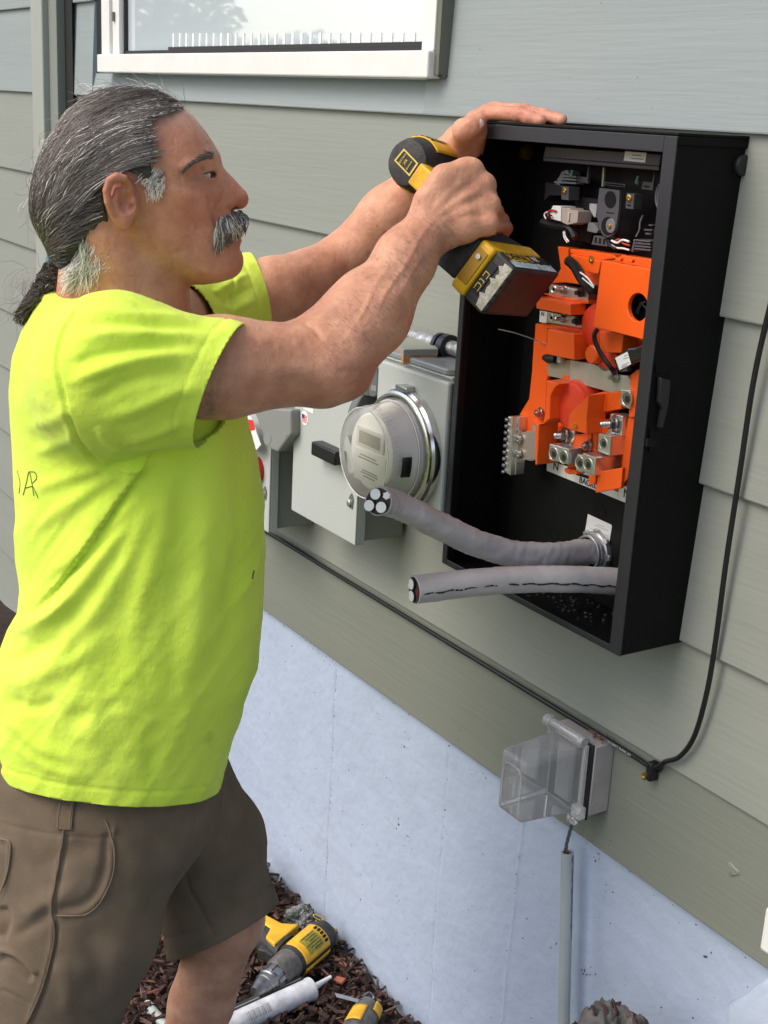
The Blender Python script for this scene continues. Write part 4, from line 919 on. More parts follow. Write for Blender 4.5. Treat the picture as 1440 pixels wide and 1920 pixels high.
m_ = MB(); X0, X1, Z0, Z1, yy = ox0 + .002, ox1 - .008, oz0 - .006, oz1 + .002, yq - .0045
for (a_, b2_, c2_, d2_) in ((X0, X0 + .008, Z0, Z1), (X1 - .008, X1, Z0, Z1), (X0 + .008, X1 - .008, Z0, Z0 + .008), (X0 + .008, X1 - .008, Z1 - .008, Z1)): m_.box(a_, b2_, yy - .006, yy, c2_, d2_)
m_.build('cover_frame', M_clr, ob_e, bevel=.001)
q = MB(); q.cyl((X0 + .004, yy - .006, Z1 + .005), (X1 - .004, yy - .006, Z1 + .005), .0065, 16); q.cyl((X0 - .003, yy - .006, Z1 + .004), (X0 + .010, yy - .006, Z1 + .004), .010, 16); q.cyl((X1 - .014, yy - .006, Z1 + .003), (X1 - .004, yy - .006, Z1 + .003), .009, 16); q.build('hinge', M_clr, ob_e)
q = MB(); q.box(X1 - .010, X1 + .010, yy - .016, yy - .002, Z0 + .006, Z0 + .026); q.box(X1 - .022, X1 - .004, yy - .012, yy - .002, Z0 - .010, Z0 + .004); q.build('cover_latch', M_clr, ob_e, bevel=.003)
q = MB(); q.box((ox0 + ox1) / 2 - .018, (ox0 + ox1) / 2 + .018, yq - .014, yq - .0045, oz0 + .012, oz1 - .014); rc = q.build('receptacle', mat('receptacle_grey', (.28, .27, .27), .5), ob_e, bevel=.004)
q = MB()
for z in (.03, .065): q.box((ox0 + ox1) / 2 - .010, (ox0 + ox1) / 2 - .007, yq - .0146, yq - .0141, oz0 + z, oz0 + z + .009); q.box((ox0 + ox1) / 2 + .006, (ox0 + ox1) / 2 + .009, yq - .0146, yq - .0141, oz0 + z, oz0 + z + .008)
q.build('receptacle_slots', M_encl2, rc, smooth=False)
q = MB(); cxm = (fl.x + fr.x) / 2; zt_ = (fl.z + fr.z) / 2; q.tube(catmull([(fl.x + .008, -.1568, fbl.z + .016), (fl.x + .010, -.1568, zt_ - .022), (cxm, -.1568, zt_ - .014), (fr.x - .010, -.1568, zt_ - .022), (fr.x - .008, -.1568, fbl.z + .016)], 6), .0012, 6); q.build('moulded_rib', M_clr, cvr)
# dead leaves behind the outlet box
random.seed(6); q = MB()
for k in range(16):
    c = Vector((ox1 - random.uniform(0, .03), -.0125 - random.uniform(0, .02), oz1 + .004 + random.uniform(0, .008))); d = Vector((random.gauss(0, 1), random.gauss(0, .6), random.gauss(0, .6))).normalized() * random.uniform(.004, .010); e_ = d.orthogonal().normalized() * .0018
    q.add([c - d, c + e_, c + d, c - e_], [(0, 1, 2, 3)])
o_ = q.build('dead_leaves', mat('dead_leaf', (.16, .08, .04), .9), None, smooth=False); tag(o_, 'dry brown leaf crumbs caught on top of the outlet box', 'leaves', kind='stuff')
# twisted wires hanging into the cut conduit
ct = onY(1064, 1598, -.035); cb_ = onY(1057, 1925, -.035); dirc = (cb_ - ct).normalized(); L_ = ct.z / -dirc.z
q = MB(); q.lathe(ct, dirc, [(.004, .0072), (0, .0072), (0, .0096), (.01, .0096), (L_, .0096)], 24)
M_cond = mat('painted_conduit', (.37, .42, .42), .5, bump=.4, bscale=90, var=.06, vscale=20)
co = q.build('conduit_stub', M_cond, None); tag(co, 'cut off upright pale conduit below the outlet box against the foundation', 'conduit')
mmt = M_cond.node_tree; 
q = MB(); random.seed(12)
vsL = []
for i in range(40):
    f_ = i / 39; lo = rad(-35 + 10 * mnoise.noise((i * .3, 0, 0))); wdt = rad(26 + 22 * mnoise.noise((i * .35, 4, 0)) ) * (1 if f_ < .85 else 1 - (f_ - .85) / .2)
    for s_ in (0, 1):
        a = lo + wdt * s_; base = ct + dirc * (.002 + f_ * .14)
        vsL.append(base + Vector((math.cos(a) * .0099, math.sin(a) * -.0099, 0)))
q.add(vsL, [(2 * i, 2 * i + 1, 2 * i + 3, 2 * i + 2) for i in range(39)])
o_ = q.build('bare_patch', mat('old_pvc', (.16, .17, .16), .5, var=.2, vscale=80), co, smooth=False); sm = o_.modifiers.new('s', 'SOLIDIFY'); sm.thickness = .0003
wtop = onY(*F7(488, 640), -.035); q = MB()
for k in range(3):
    pts_ = []
    for i in range(26):
        f_ = i / 25; c = wtop.lerp(ct + Vector((-.001, 0, -.004)), f_) + Vector((-.006 * math.sin(f_ * math.pi * .5) + .002, 0, 0)); a = f_ * 9 + k * 2.09; pts_.append(c + Vector((math.cos(a) * .0018, math.sin(a) * .0018, 0)))
    q.tube([wtop + Vector((.003, .004, .03))] + pts_, .0013, 6)
o_ = q.build('twisted_wires', mat('grey_wire', (.10, .12, .13), .4), None); tag(o_, 'twisted dark wires hanging from the outlet box into the cut conduit', 'wires')
q = MB(); random.seed(1)
for k in range(6): c = ct + Vector((random.uniform(-.004, .001), random.uniform(-.004, .002), -.001)); q.tube([c + Vector((-.001, 0, -.003)), c + Vector((0, 0, .005))], .0007, 5)
q.build('copper_ends', mat('copper', (.8, .28, .12), .35, metal=.8), o_)
# boulder with bark on it against the foundation
rc_ = onY(1160, 1960, -.13); random.seed(13); me = bpy.data.meshes.new('rock'); bm = bmesh.new(); bmesh.ops.create_icosphere(bm, subdivisions=6, radius=1)
rtop = onY(1158, 1884, -.135); hz = rtop.z
for v in bm.verts:
    n_ = v.co.copy(); d = 1 + .16 * mnoise.noise(n_ * 1.7 + Vector((3, 1, 2))) + .07 * mnoise.noise(n_ * 6) + .035 * mnoise.noise(n_ * 17) + .015 * mnoise.noise(n_ * 40)
    v.co = Vector((rtop.x + n_.x * .085 * d, -.135 + n_.y * .09 * d, hz * .47 + n_.z * hz * .53 * d))
bm.to_mesh(me); bm.free(); me.polygons.foreach_set('use_smooth', [True] * len(me.polygons))
rk = link('rock', me, mat('rock_stone', (.15, .14, .14), .95, bump=1, bscale=90, var=.6, vscale=30, col2=(.055, .052, .05)), None); tag(rk, 'rough dark boulder dusted with bark chips against the foundation', 'rock')
bvh = BVHTree.FromPolygons([v.co for v in me.vertices], [p.vertices for p in me.polygons]); q = MB(); random.seed(23)
for k in range(260):
    x = rtop.x + random.uniform(-.12, .12); y = -.135 + random.uniform(-.11, .11); hit = bvh.ray_cast(Vector((x, y, 1)), Vector((0, 0, -1)))
    if hit[0] is None or hit[1].z < .35: continue
    nn = hit[1]; a_ = nn.orthogonal().normalized(); a_ = Matrix.Rotation(random.uniform(0, 6), 3, nn) @ a_; L2 = random.uniform(.003, .012); q.cur = random.choices((0, 1, 2, 3), (.5, .3, .12, .08))[0]
    q.obox(hit[0] + nn * .001, a_ * L2, nn.cross(a_) * L2 * .35, nn * .0012)
tag(q.build('bark_crumbs', bark, rk, smooth=False), kind='stuff')
# white downspout end at the right edge
q = MB(); p = onY(1435, 1700, -.085); q.box(p.x, p.x + .07, -.085, -.012, onY(1430, 1785, -.085).z, p.z + .0); q.box(p.x + .006, p.x + .064, -.080, -.012, p.z, 3.0)
o_ = q.build('downspout', mat('white_metal', (.75, .75, .72), .4), None, bevel=.004, smooth=False); tag(o_, 'white metal downspout cut by the right edge of the picture', 'downspout')
# small plug of filler on the skirt board
q = MB(); c = onY(1374, 1632, -.0102)
pr = []
for i in range(20):
    a = i / 20 * 2 * math.pi; pr.append((a, .010 * (1 + .25 * math.sin(3 * a + 1))))
q.add([c + Vector((math.cos(a) * r_, -.0001, math.sin(a) * r_ * .9)) for a, r_ in pr] + [c + Vector((math.cos(a) * r_ * .8, -.0016, math.sin(a) * r_ * .7)) for a, r_ in pr] + [c + Vector((0, -.0012, 0))],
      [(i, (i + 1) % 20, 20 + (i + 1) % 20, 20 + i) for i in range(20)] + [(20 + i, 20 + (i + 1) % 20, 40) for i in range(20)])
q.build('filler_plug', M_skirt, house)
# ================================================================== the worker
H0 = 1.64
def m2(px, py, h=H0):
    P_ = onH(px, py, h); return np.array([(P_ - CAM).dot(RH), h, P_.z])
def toW(V):
    V = np.asarray(V, float); return np.stack([CAM.x + V[:, 0] * RH.x + V[:, 1] * FH.x, CAM.y + V[:, 0] * RH.y + V[:, 1] * FH.y, V[:, 2]], 1)
def toM(P_):   # world -> man frame
    d = Vector(P_) - CAM; return np.array([d.dot(RH), d.dot(FH), P_[2]])
def pixM(V):   # man frame vertices -> photo pixels
    Wd = toW(V) - np.array(CAM); z = Wd @ np.array(FF)
    return 720 + FPX * (Wd @ np.array(RR)) / z, 960 - FPX * (Wd @ np.array(UU)) / z
def smin(a, b, k):
    h = np.clip(.5 + .5 * (b - a) / k, 0, 1); return b * (1 - h) + a * h - k * h * (1 - h)
def smax(a, b, k): return -smin(-a, -b, k)
def rc(P, a, b, ra, rb):
    a = np.asarray(a, np.float32); b = np.asarray(b, np.float32); ab = b - a; L2 = float(ab @ ab) + 1e-12
    t_ = np.clip(((P - a) @ ab) / L2, 0, 1); q = P - a - t_[:, None] * ab
    return np.sqrt((q * q).sum(1)) - (ra + (rb - ra) * t_)
def ell3(P, c, r, R3=None):
    q = P - np.asarray(c, np.float32)
    if R3 is not None: q = q @ R3.T
    r = np.asarray(r, np.float32); k0 = np.sqrt(((q / r) ** 2).sum(1)); k1 = np.sqrt(((q / (r * r)) ** 2).sum(1)) + 1e-9
    return k0 * (k0 - 1) / k1
def chain(P, pts, rs, k=.008):
    d = None
    for i in range(len(pts) - 1):
        e = rc(P, pts[i], pts[i + 1], rs[i], rs[i + 1]); d = e if d is None else smin(d, e, k)
    return d
def polydist(pts, Q):
    """signed distance (negative inside) of 2D points Q to closed polygon"""
    pts = np.asarray(pts, np.float32); n = len(pts); d = np.full(len(Q), 1e9, np.float32); ins = np.zeros(len(Q), bool)
    for i in range(n):
        a = pts[i]; b = pts[(i + 1) % n]; e = b - a; w_ = Q - a
        t_ = np.clip((w_ @ e) / (e @ e + 1e-12), 0, 1); r_ = w_ - t_[:, None] * e; d = np.minimum(d, (r_ * r_).sum(1))
        c = (a[1] > Q[:, 1]) != (b[1] > Q[:, 1])
        with np.errstate(divide='ignore', invalid='ignore'):
            xi = (b[0] - a[0]) * (Q[:, 1] - a[1]) / (b[1] - a[1]) + a[0]
        ins ^= c & (Q[:, 0] < xi)
    return np.where(ins, -1, 1) * np.sqrt(d)
def smoothpoly(pts, it=2):
    P = np.asarray(pts, float)
    for _ in range(it):
        Q = np.roll(P, -1, 0); P = np.stack([.75 * P + .25 * Q, .25 * P + .75 * Q], 1).reshape(-1, 2)
    return P
def surfnet(f, lo, hi, res, B=8, pad=1.7):
    lo = np.asarray(lo, float); hi = np.asarray(hi, float)
    nb = np.ceil((hi - lo) / (res * B)).astype(int); n = nb * B
    cx = [lo[i] + (np.arange(nb[i]) + .5) * B * res for i in range(3)]
    C = np.stack(np.meshgrid(*cx, indexing='ij'), -1).reshape(-1, 3).astype(np.float32)
    dc = np.concatenate([f(C[i:i + 200000]) for i in range(0, len(C), 200000)])
    act = np.abs(dc) < B * res * .87 * pad
    A = np.repeat(np.repeat(np.repeat(dc.reshape(nb), B, 0), B, 1), B, 2).astype(np.float32)
    off = (np.stack(np.meshgrid(*[np.arange(B)] * 3, indexing='ij'), -1).reshape(-1, 3) + .5) * res - B * res * .5
    idx = np.argwhere(act.reshape(nb)); Ca = C[act]
    for i in range(0, len(Ca), 400):
        Pn = (Ca[i:i + 400, None, :] + off[None]).reshape(-1, 3).astype(np.float32); v = f(Pn).reshape(-1, B, B, B)
        for j, (a, b, c) in enumerate(idx[i:i + 400]): A[a * B:(a + 1) * B, b * B:(b + 1) * B, c * B:(c + 1) * B] = v[j]
    A[0] = A[-1] = 1; A[:, 0] = A[:, -1] = 1; A[:, :, 0] = A[:, :, -1] = 1
    ins = A < 0
    cell = np.zeros(tuple(np.array(A.shape) - 1), np.uint8)
    for dx in (0, 1):
        for dy in (0, 1):
            for dz in (0, 1): cell += ins[dx:A.shape[0] - 1 + dx, dy:A.shape[1] - 1 + dy, dz:A.shape[2] - 1 + dz]
    mixed = (cell > 0) & (cell < 8); ids = np.argwhere(mixed); vid = np.full(cell.shape, -1, np.int32); vid[mixed] = np.arange(len(ids))
    acc = np.zeros((len(ids), 3)); cnt = np.zeros(len(ids))
    corners = [(0, 0, 0), (1, 0, 0), (0, 1, 0), (1, 1, 0), (0, 0, 1), (1, 0, 1), (0, 1, 1), (1, 1, 1)]
    for i in range(8):
        for j in range(i + 1, 8):
            a, b = np.array(corners[i]), np.array(corners[j])
            if np.abs(a - b).sum() != 1: continue
            va = A[ids[:, 0] + a[0], ids[:, 1] + a[1], ids[:, 2] + a[2]]; vb = A[ids[:, 0] + b[0], ids[:, 1] + b[1], ids[:, 2] + b[2]]
            m = (va < 0) != (vb < 0); t_ = np.where(m, va / (va - vb + 1e-20), 0)
            acc += np.where(m[:, None], a + t_[:, None] * (b - a), 0); cnt += m
    V = lo + res * .5 + (ids + acc / cnt[:, None]) * res
    F = []
    for ax in range(3):
        s0 = [slice(1, -1)] * 3; s0[ax] = slice(0, -1); s1 = list(s0); s1[ax] = slice(1, None)
        a_, b_ = ins[tuple(s0)], ins[tuple(s1)]; o1, o2 = [(1, 2), (2, 0), (0, 1)][ax]
        e = np.argwhere(a_ != b_); fl = a_[e[:, 0], e[:, 1], e[:, 2]]; e = e + 1; e[:, ax] -= 1
        d1 = np.zeros(3, int); d1[o1] = 1; d2 = np.zeros(3, int); d2[o2] = 1
        q = [vid[tuple((e - x).T)] for x in (0 * d1, d1, d1 + d2, d2)]; q = np.stack(q, 1)
        q[~fl] = q[~fl][:, ::-1]; F.append(q)
    F = np.concatenate(F); F = F[(F >= 0).all(1)]
    # q winding: flip so that normals point out of the solid
    return V, F
def relax(V, F, it=1, lam=.5):
    for _ in range(it):
        S_ = np.zeros_like(V); c = np.zeros(len(V))
        for a, b in ((0, 1), (1, 2), (2, 3), (3, 0)):
            np.add.at(S_, F[:, a], V[F[:, b]]); np.add.at(S_, F[:, b], V[F[:, a]]); np.add.at(c, F[:, a], 1); np.add.at(c, F[:, b], 1)
        V = V + lam * (S_ / np.maximum(c, 1)[:, None] - V)
    return V
def vnormals(V, F):
    N_ = np.cross(V[F[:, 2]] - V[F[:, 0]], V[F[:, 3]] - V[F[:, 1]]); out = np.zeros_like(V)
    for k in range(4): np.add.at(out, F[:, k], N_)
    return out / (np.linalg.norm(out, axis=1)[:, None] + 1e-12)
def mk(name, VW, F, material, parent, tint=None):
    me = bpy.data.meshes.new(name); me.from_pydata([tuple(v) for v in VW], [], [tuple(f) for f in F.tolist()]); me.update()
    me.polygons.foreach_set('use_smooth', [True] * len(me.polygons))
    if tint is not None:
        ca = me.color_attributes.new('tint', 'FLOAT_COLOR', 'POINT'); ca.data.foreach_set('color', np.concatenate([tint, np.ones((len(tint), 1))], 1).astype(np.float32).ravel())
    bm = bmesh.new(); bm.from_mesh(me); bmesh.ops.recalc_face_normals(bm, faces=bm.faces); bm.to_mesh(me); bm.free()
    return link(name, me, material, parent)
def noise3(P, s, seed=0):
    """cheap smooth value noise for arrays"""
    rng = np.random.RandomState(seed); T = rng.rand(32, 32, 32).astype(np.float32) * 2 - 1; q = P * s + 100; i = np.floor(q).astype(int); f_ = q - i; f_ = f_ * f_ * (3 - 2 * f_); out = 0
    for a in (0, 1):
        for b in (0, 1):
            for c in (0, 1):
                w_ = (f_[:, 0] if a else 1 - f_[:, 0]) * (f_[:, 1] if b else 1 - f_[:, 1]) * (f_[:, 2] if c else 1 - f_[:, 2])
                out = out + w_ * T[(i[:, 0] + a) % 32, (i[:, 1] + b) % 32, (i[:, 2] + c) % 32]
    return out

worker = empty('person', (toW([m2(150, 1900)])[0][0], toW([m2(150, 1900)])[0][1], 0), 'man with grey ponytail and moustache in a yellow green t-shirt, drilling into the cabinet', 'person')

# ---------------- torso loft (used for shirt and for the body inside it)
TL = [(84, 540), (68, 575), (48, 615), (32, 660), (28, 720), (33, 800), (38, 900), (42, 1000), (46, 1080), (42, 1130), (20, 1180), (6, 1230), (-2, 1290), (-6, 1360), (-6, 1430), (-8, 1540)]
TR = [(300, 540), (355, 575), (400, 620), (440, 700), (462, 790), (482, 870), (493, 950), (497, 1050), (492, 1140), (479, 1250), (455, 1330), (433, 1400), (412, 1475), (400, 1560)]
def curve_of(pts, h=H0):
    q = np.array([m2(x, y, h) for x, y in pts]); o_ = np.argsort(q[:, 2]); return q[o_, 2], q[o_, 0]
zl, xl = curve_of(TL); zr, xr = curve_of(TR)
zb = np.array([m2(200, y)[2] for y in (1560, 1400, 1200, 1000, 850, 720, 640, 590, 550, 520)]); bb = np.array([.168, .170, .168, .160, .150, .145, .138, .115, .085, .05])
def torso(P, shrink=0.):
    z = P[:, 2]; L_ = np.interp(z, zl, xl); R_ = np.interp(z, zr, xr); b_ = np.interp(z, zb, bb) - shrink
    a_ = (R_ - L_) / 2 - shrink; cx_ = (R_ + L_) / 2
    u = np.abs(P[:, 0] - cx_) / a_; v = np.abs(P[:, 1] - H0) / b_; e = 2.15
    r_ = (u ** e + v ** e + 1e-12) ** (1 / e); d = (r_ - 1) * np.minimum(a_, b_)
    ztop = m2(200, 548)[2] - shrink; zbot = m2(200, 1560)[2]
    return np.maximum(np.maximum(d, z - ztop), zbot - z)
SH_N = m2(214, 694, 1.485); CUF_N = m2(414, 722, 1.505); ELB_N = m2(612, 690, 1.575); WR_N = m2(808, 420, 1.680)
SH_F = m2(365, 612, 1.80); CUF_F = m2(468, 562, 1.90); ELB_F = m2(640, 500, 2.0); WR_F = m2(868, 268, 1.985)
NECK = m2(250, 590, H0 - .02)
def shirt_sdf(P):
    d = torso(P)
    sl_ = rc(P, SH_N + np.array([0, 0, -.006]), CUF_N, .078, .0745); sl_ = smin(sl_, rc(P, SH_N + np.array([-.028, .03, -.03]), SH_N, .064, .076), .05)
    kk = .004 + .045 * np.clip(np.linalg.norm(P - CUF_N, axis=1) / .16 - .25, 0, 1)
    d = smin(d, sl_, kk)
    d = smin(d, rc(P, NECK + np.array([-.01, -.02, -.046]), SH_N + np.array([-.01, 0.02, -.004]), .058, .066), .045)
    far = rc(P, SH_F, CUF_F, .072, .066); d = smin(d, far, .04)
    d = smin(d, rc(P, NECK + np.array([.01, .03, -.028]), SH_F, .058, .064), .045)
    # neckband rising at the back
    d = smin(d, rc(P, m2(105, 566, H0), m2(200, 572, H0 - .03), .022, .03), .03)
    return d
# ---------------- head
def Z1(zx, zy, h=1.62): return m2(zx * .38889, 120 + zy * .38889, h)
HC = 1.62
def hp(pts): return np.array([Z1(*p)[[0, 2]] for p in pts])
HEADP = [(1120, 1035), (1150, 1016), (1170, 985), (1175, 945), (1168, 915), (1154, 897), (1158, 872), (1166, 855), (1160, 836), (1170, 818), (1168, 770), (1150, 730), (1120, 703), (1140, 697), (1168, 692), (1188, 672), (1190, 645), (1176, 612), (1152, 578), (1112, 536), (1084, 508), (1070, 486), (1064, 462), (1054, 430), (1032, 392), (1004, 345), (958, 283), (905, 226), (840, 175), (740, 135), (620, 118), (500, 142), (395, 205), (300, 300), (235, 420), (205, 560), (215, 680), (262, 790), (330, 880), (430, 930), (540, 930), (640, 950), (740, 1000), (850, 1045), (960, 1066), (1060, 1052)]
HP = smoothpoly(hp(HEADP), 1)
HOP = [(1000, 430), (895, 205), (840, 152), (740, 108), (640, 96), (500, 118), (400, 166), (318, 240), (238, 360), (188, 480), (162, 600), (156, 700), (186, 790), (232, 870), (262, 940), (330, 1010), (430, 1020), (560, 960), (700, 900), (900, 800), (1000, 600)]
HO = smoothpoly(hp(HOP), 1)
CPW = [((480, 450), .079), ((600, 560), .078), ((600, 300), .074), ((760, 280), .066), ((330, 600), .074), ((420, 800), .066), ((900, 300), .058), ((1000, 390), .048), ((1035, 440), .046), ((850, 450), .067), ((900, 500), .0645), ((975, 530), .0505),
       ((920, 560), .060), ((1040, 505), .037), ((1070, 500), .017), ((1085, 540), .0125), ((1110, 580), .0135), ((1150, 640), .0165), ((1100, 655), .0200), ((1060, 600), .030), ((1040, 660), .040), ((1000, 620), .052), ((900, 640), .064), ((780, 600), .069), ((700, 700), .070),
       ((1090, 760), .033), ((1140, 780), .026), ((1130, 840), .026), ((1060, 830), .043), ((960, 800), .056), ((860, 800), .063), ((1140, 930), .026), ((1090, 980), .036), ((1000, 1000), .047), ((880, 950), .056), ((740, 900), .063), ((640, 850), .066), ((560, 860), .062), ((1150, 1000), .022), ((1160, 690), .012)]
def Z1s(zx, zy, y): return Z1(zx, zy, 1.62 - y)
cp = np.array([Z1s(*p, w_ * .93)[[0, 2]] for p, w_ in CPW]); cw = np.array([w_ for _, w_ in CPW])
def rbf_fit(c, v):
    n = len(c); r_ = np.linalg.norm(c[:, None] - c[None], axis=2); K = r_; A = np.zeros((n + 3, n + 3)); A[:n, :n] = K - np.eye(n) * 1e-4; A[:n, n] = 1; A[:n, n + 1:] = c; A[n:, :n] = A[:n, n:].T
    return np.linalg.solve(A, np.concatenate([v, [0, 0, 0]]))
rbw = rbf_fit(cp, cw)
def rbf_eval(c, w_, Q):
    out = w_[len(c)] + Q @ w_[len(c) + 1:]
    for i in range(len(c)): out = out + w_[i] * np.sqrt(((Q - c[i]) ** 2).sum(1))
    return out
S1 = float(np.linalg.norm(Z1(700, 500) - Z1(600, 500))) / 100   # metres per z1 pixel
xN = Z1(1060, 600)[0]; xB = Z1(700, 600)[0]
# tabulate half width on a grid once
gx0, gz0 = HO[:, 0].min() - .03, HP[:, 1].min() - .05; gx1, gz1 = HP[:, 0].max() + .03, HO[:, 1].max() + .03; GR = .001
gX = np.arange(gx0, gx1, GR); gZ = np.arange(gz0, gz1, GR); gg = np.stack(np.meshgrid(gX, gZ, indexing='ij'), -1).reshape(-1, 2)
Wt = np.clip(rbf_eval(cp, rbw, gg), .009, .082)
# carved detail on the half width: eye socket, cheek, temple, lip groove
def g2(p, rx, ry, a, rot=0):
    c = Z1s(*p, .052 if p[0] < 1060 else .02)[[0, 2]]; q = gg - c; ca, sa = math.cos(rot), math.sin(rot); u = q[:, 0] * ca + q[:, 1] * sa; v = -q[:, 0] * sa + q[:, 1] * ca
    return a * np.exp(-(u / (rx * S1)) ** 2 - (v / (ry * S1)) ** 2)
Wt = Wt + g2((985, 530), 45, 24, -.0060) + g2((965, 468), 74, 20, .0055, .35) + g2((960, 585), 45, 14, .0022, -.2) + g2((1000, 600), 30, 60, -.0018) + g2((1105, 668), 24, 22, .0035) + g2((1066, 650), 8, 40, -.0048, -.3)
Wt = Wt + g2((1022, 735), 8, 85, -.0042, .25) + g2((1000, 720), 26, 60, .0022, .25) + g2((700, 1000), 160, 8, -.0012, -.35) + g2((1120, 930), 26, 7, -.0016) + g2((930, 790), 70, 70, -.0026) + g2((870, 900), 40, 14, -.001, .3) + g2((960, 700), 60, 60, .0015) + g2((1145, 836), 30, 7, -.0035) + g2((1135, 862), 24, 12, .0022) + g2((1140, 905), 26, 10, -.0022)
Wt = Wt + g2((880, 540), 5, 40, -.0012, .15) + g2((880, 565), 5, 38, -.0011, .75) + g2((888, 590), 5, 34, -.0010, 1.15) + g2((930, 300), 60, 5, -.0007, -.95) + g2((900, 340), 60, 5, -.0007, -.95) + g2((975, 568), 34, 5, -.0013, -.15) + g2((850, 620), 70, 40, .0012) + g2((950, 380), 60, 7, -.0005, -.9)
D0 = polydist(HP, gg.astype(np.float32)); DO = polydist(HO, gg.astype(np.float32))
Re = np.interp(gg[:, 0], [xB, Z1(880, 600)[0], Z1(1000, 600)[0], xN], [.062, .045, .026, .0135]); 
Re = Re + .012 * np.clip((gg[:, 1] - Z1(700, 330)[2]) / .06, 0, 1)
gs = (len(gX), len(gZ)); WtG, D0G, DOG, ReG = (a.reshape(gs).astype(np.float32) for a in (Wt, D0, DO, Re))
WoG = (Wt + .0045).reshape(gs).astype(np.float32)
def samp(G_, x, z):
    u = np.clip((x - gx0) / GR, 0, gs[0] - 1.001); v = np.clip((z - gz0) / GR, 0, gs[1] - 1.001); i = u.astype(int); j = v.astype(int); fu = u - i; fv = v - j
    return G_[i, j] * (1 - fu) * (1 - fv) + G_[i + 1, j] * fu * (1 - fv) + G_[i, j + 1] * (1 - fu) * fv + G_[i + 1, j + 1] * fu * fv
def shell_w(x, z, hair=False):
    W_ = samp(WoG if hair else WtG, x, z); D_ = samp(DOG if hair else D0G, x, z); Rr = samp(ReG, x, z)
    t_ = np.clip(-D_ / Rr, 0, 1); return W_ * np.sqrt(np.clip(1 - (1 - t_) ** 2, 0, 1))
def headF(P, hair=False):
    x, y, z = P[:, 0], np.abs(P[:, 1] - HC), P[:, 2]
    W_ = samp(WoG if hair else WtG, x, z); D_ = samp(DOG if hair else D0G, x, z); Rr = samp(ReG, x, z)
    t_ = 1 + D_ / Rr; t_ = np.maximum(t_, 0); r_ = np.sqrt((y / W_) ** 2 + t_ ** 2 + 1e-9)
    out = np.maximum(gx0 - x, x - gx1 + GR); out = np.maximum(out, np.maximum(gz0 - z, z - gz1 + GR))
    return np.where(out > 0, np.maximum(out, .03), (r_ - 1) * np.minimum(W_, Rr) * .9)
def fold(v): return np.array([v[0], abs(v[1] - HC), v[2]])
EC = Z1s(962, 536, .044); EYEC = np.array([EC[0], .0335, EC[2]]); ER = .0122
def head_sdf(P):
    d = headF(P)
    Q = P.copy(); Q[:, 1] = np.abs(P[:, 1] - HC)
    nk = smin(rc(Q, [*Z1(520, 830)[[0]], .012, Z1(520, 830)[2]], [Z1(470, 1420)[0], .01, Z1(470, 1420)[2]], .050, .056),
              rc(Q, [Z1(720, 960)[0], .008, Z1(720, 960)[2]], [Z1(735, 1420)[0], .008, Z1(735, 1420)[2]], .044, .050), .03)
    nk = smin(nk, rc(Q, [Z1(560, 800)[0], .045, Z1(560, 800)[2]], [Z1(760, 1250)[0], .022, Z1(760, 1250)[2]], .018, .020), .03)   # neck muscle
    d = smin(d, nk, .013)
    # ear
    def E(zx, zy, y): a = Z1s(zx, zy, y); return [a[0], y, a[2]]
    near = Q[:, 0] < Z1(720, 600)[0]
    e = ell3(Q, E(582, 655, .0795), (.0165, .0045, .028), None)
    hel = chain(Q, [E(628, 640, .079), E(625, 590, .083), E(600, 553, .088), E(562, 542, .091), E(530, 562, .093), E(514, 610, .093), E(520, 665, .091), E(540, 715, .086), E(560, 745, .082)], [.003, .004, .0045, .0048, .0048, .0046, .0044, .004, .004], .0006)
    e = smin(e, hel, .005)
    e = smin(e, chain(Q, [E(600, 590, .084), E(566, 610, .086), E(556, 655, .086), E(570, 705, .084), E(598, 725, .083)], [.003, .0036, .0038, .0038, .0036], .0006), .004)
    e = smin(e, ell3(Q, E(598, 752, .081), (.0095, .0048, .0115)), .006)
    e = smax(e, -ell3(Q, E(608, 672, .0875), (.0085, .0095, .0115)), .003)
    e = smax(e, -ell3(Q, E(592, 600, .0905), (.0075, .0065, .005)), .003)
    e = smin(e, rc(Q, E(640, 668, .0765), E(640, 705, .0775), .0055, .0055), .006)
    d = smin(d, e, .006)
    d = smax(d, -ell3(Q, E(628, 690, .086), (.0042, .007, .0042)), .002)
    # eye: socket, lids
    c = EYEC
    q = Q - c.astype(np.float32); rr = np.sqrt((q * q).sum(1)); az = np.arctan2(q[:, 1], q[:, 0])
    up = .0041 * np.cos(np.clip((az - .15) * 1.25, -1.57, 1.57)) + .0006; lo_ = -.0030 * np.cos(np.clip((az - .15) * 1.25, -1.57, 1.57)) + .0004
    lid = np.abs(rr - .0142) - .0014
    d = smin(d, np.where(q[:, 0] > -.006, lid, .05), .003)
    opening = np.maximum(np.maximum(q[:, 2] - up, lo_ - q[:, 2]), -(q[:, 0] + .0))
    d = smax(d, -np.maximum(opening, rr - .0185), .0008)
    d = smax(d, -(rr - ER + .0), .001)
    # nostril and alar wing
    al = ell3(Q, [Z1(1098, 664)[0], .0125, Z1(1098, 664)[2]], (.0095, .0065, .0085)); d = smin(d, al, .005)
    d = smin(d, ell3(Q, [Z1(1150, 650)[0], .0, Z1(1150, 650)[2]], (.0105, .0115, .0105)), .006)
    d = smax(d, -chain(Q, [[Z1(1096, 697)[0], .0110, Z1(1096, 697)[2]], [Z1(1120, 690)[0], .0085, Z1(1120, 690)[2]], [Z1(1142, 682)[0], .0065, Z1(1142, 682)[2]]], [.0040, .0046, .003], .002), .0015)
    return d
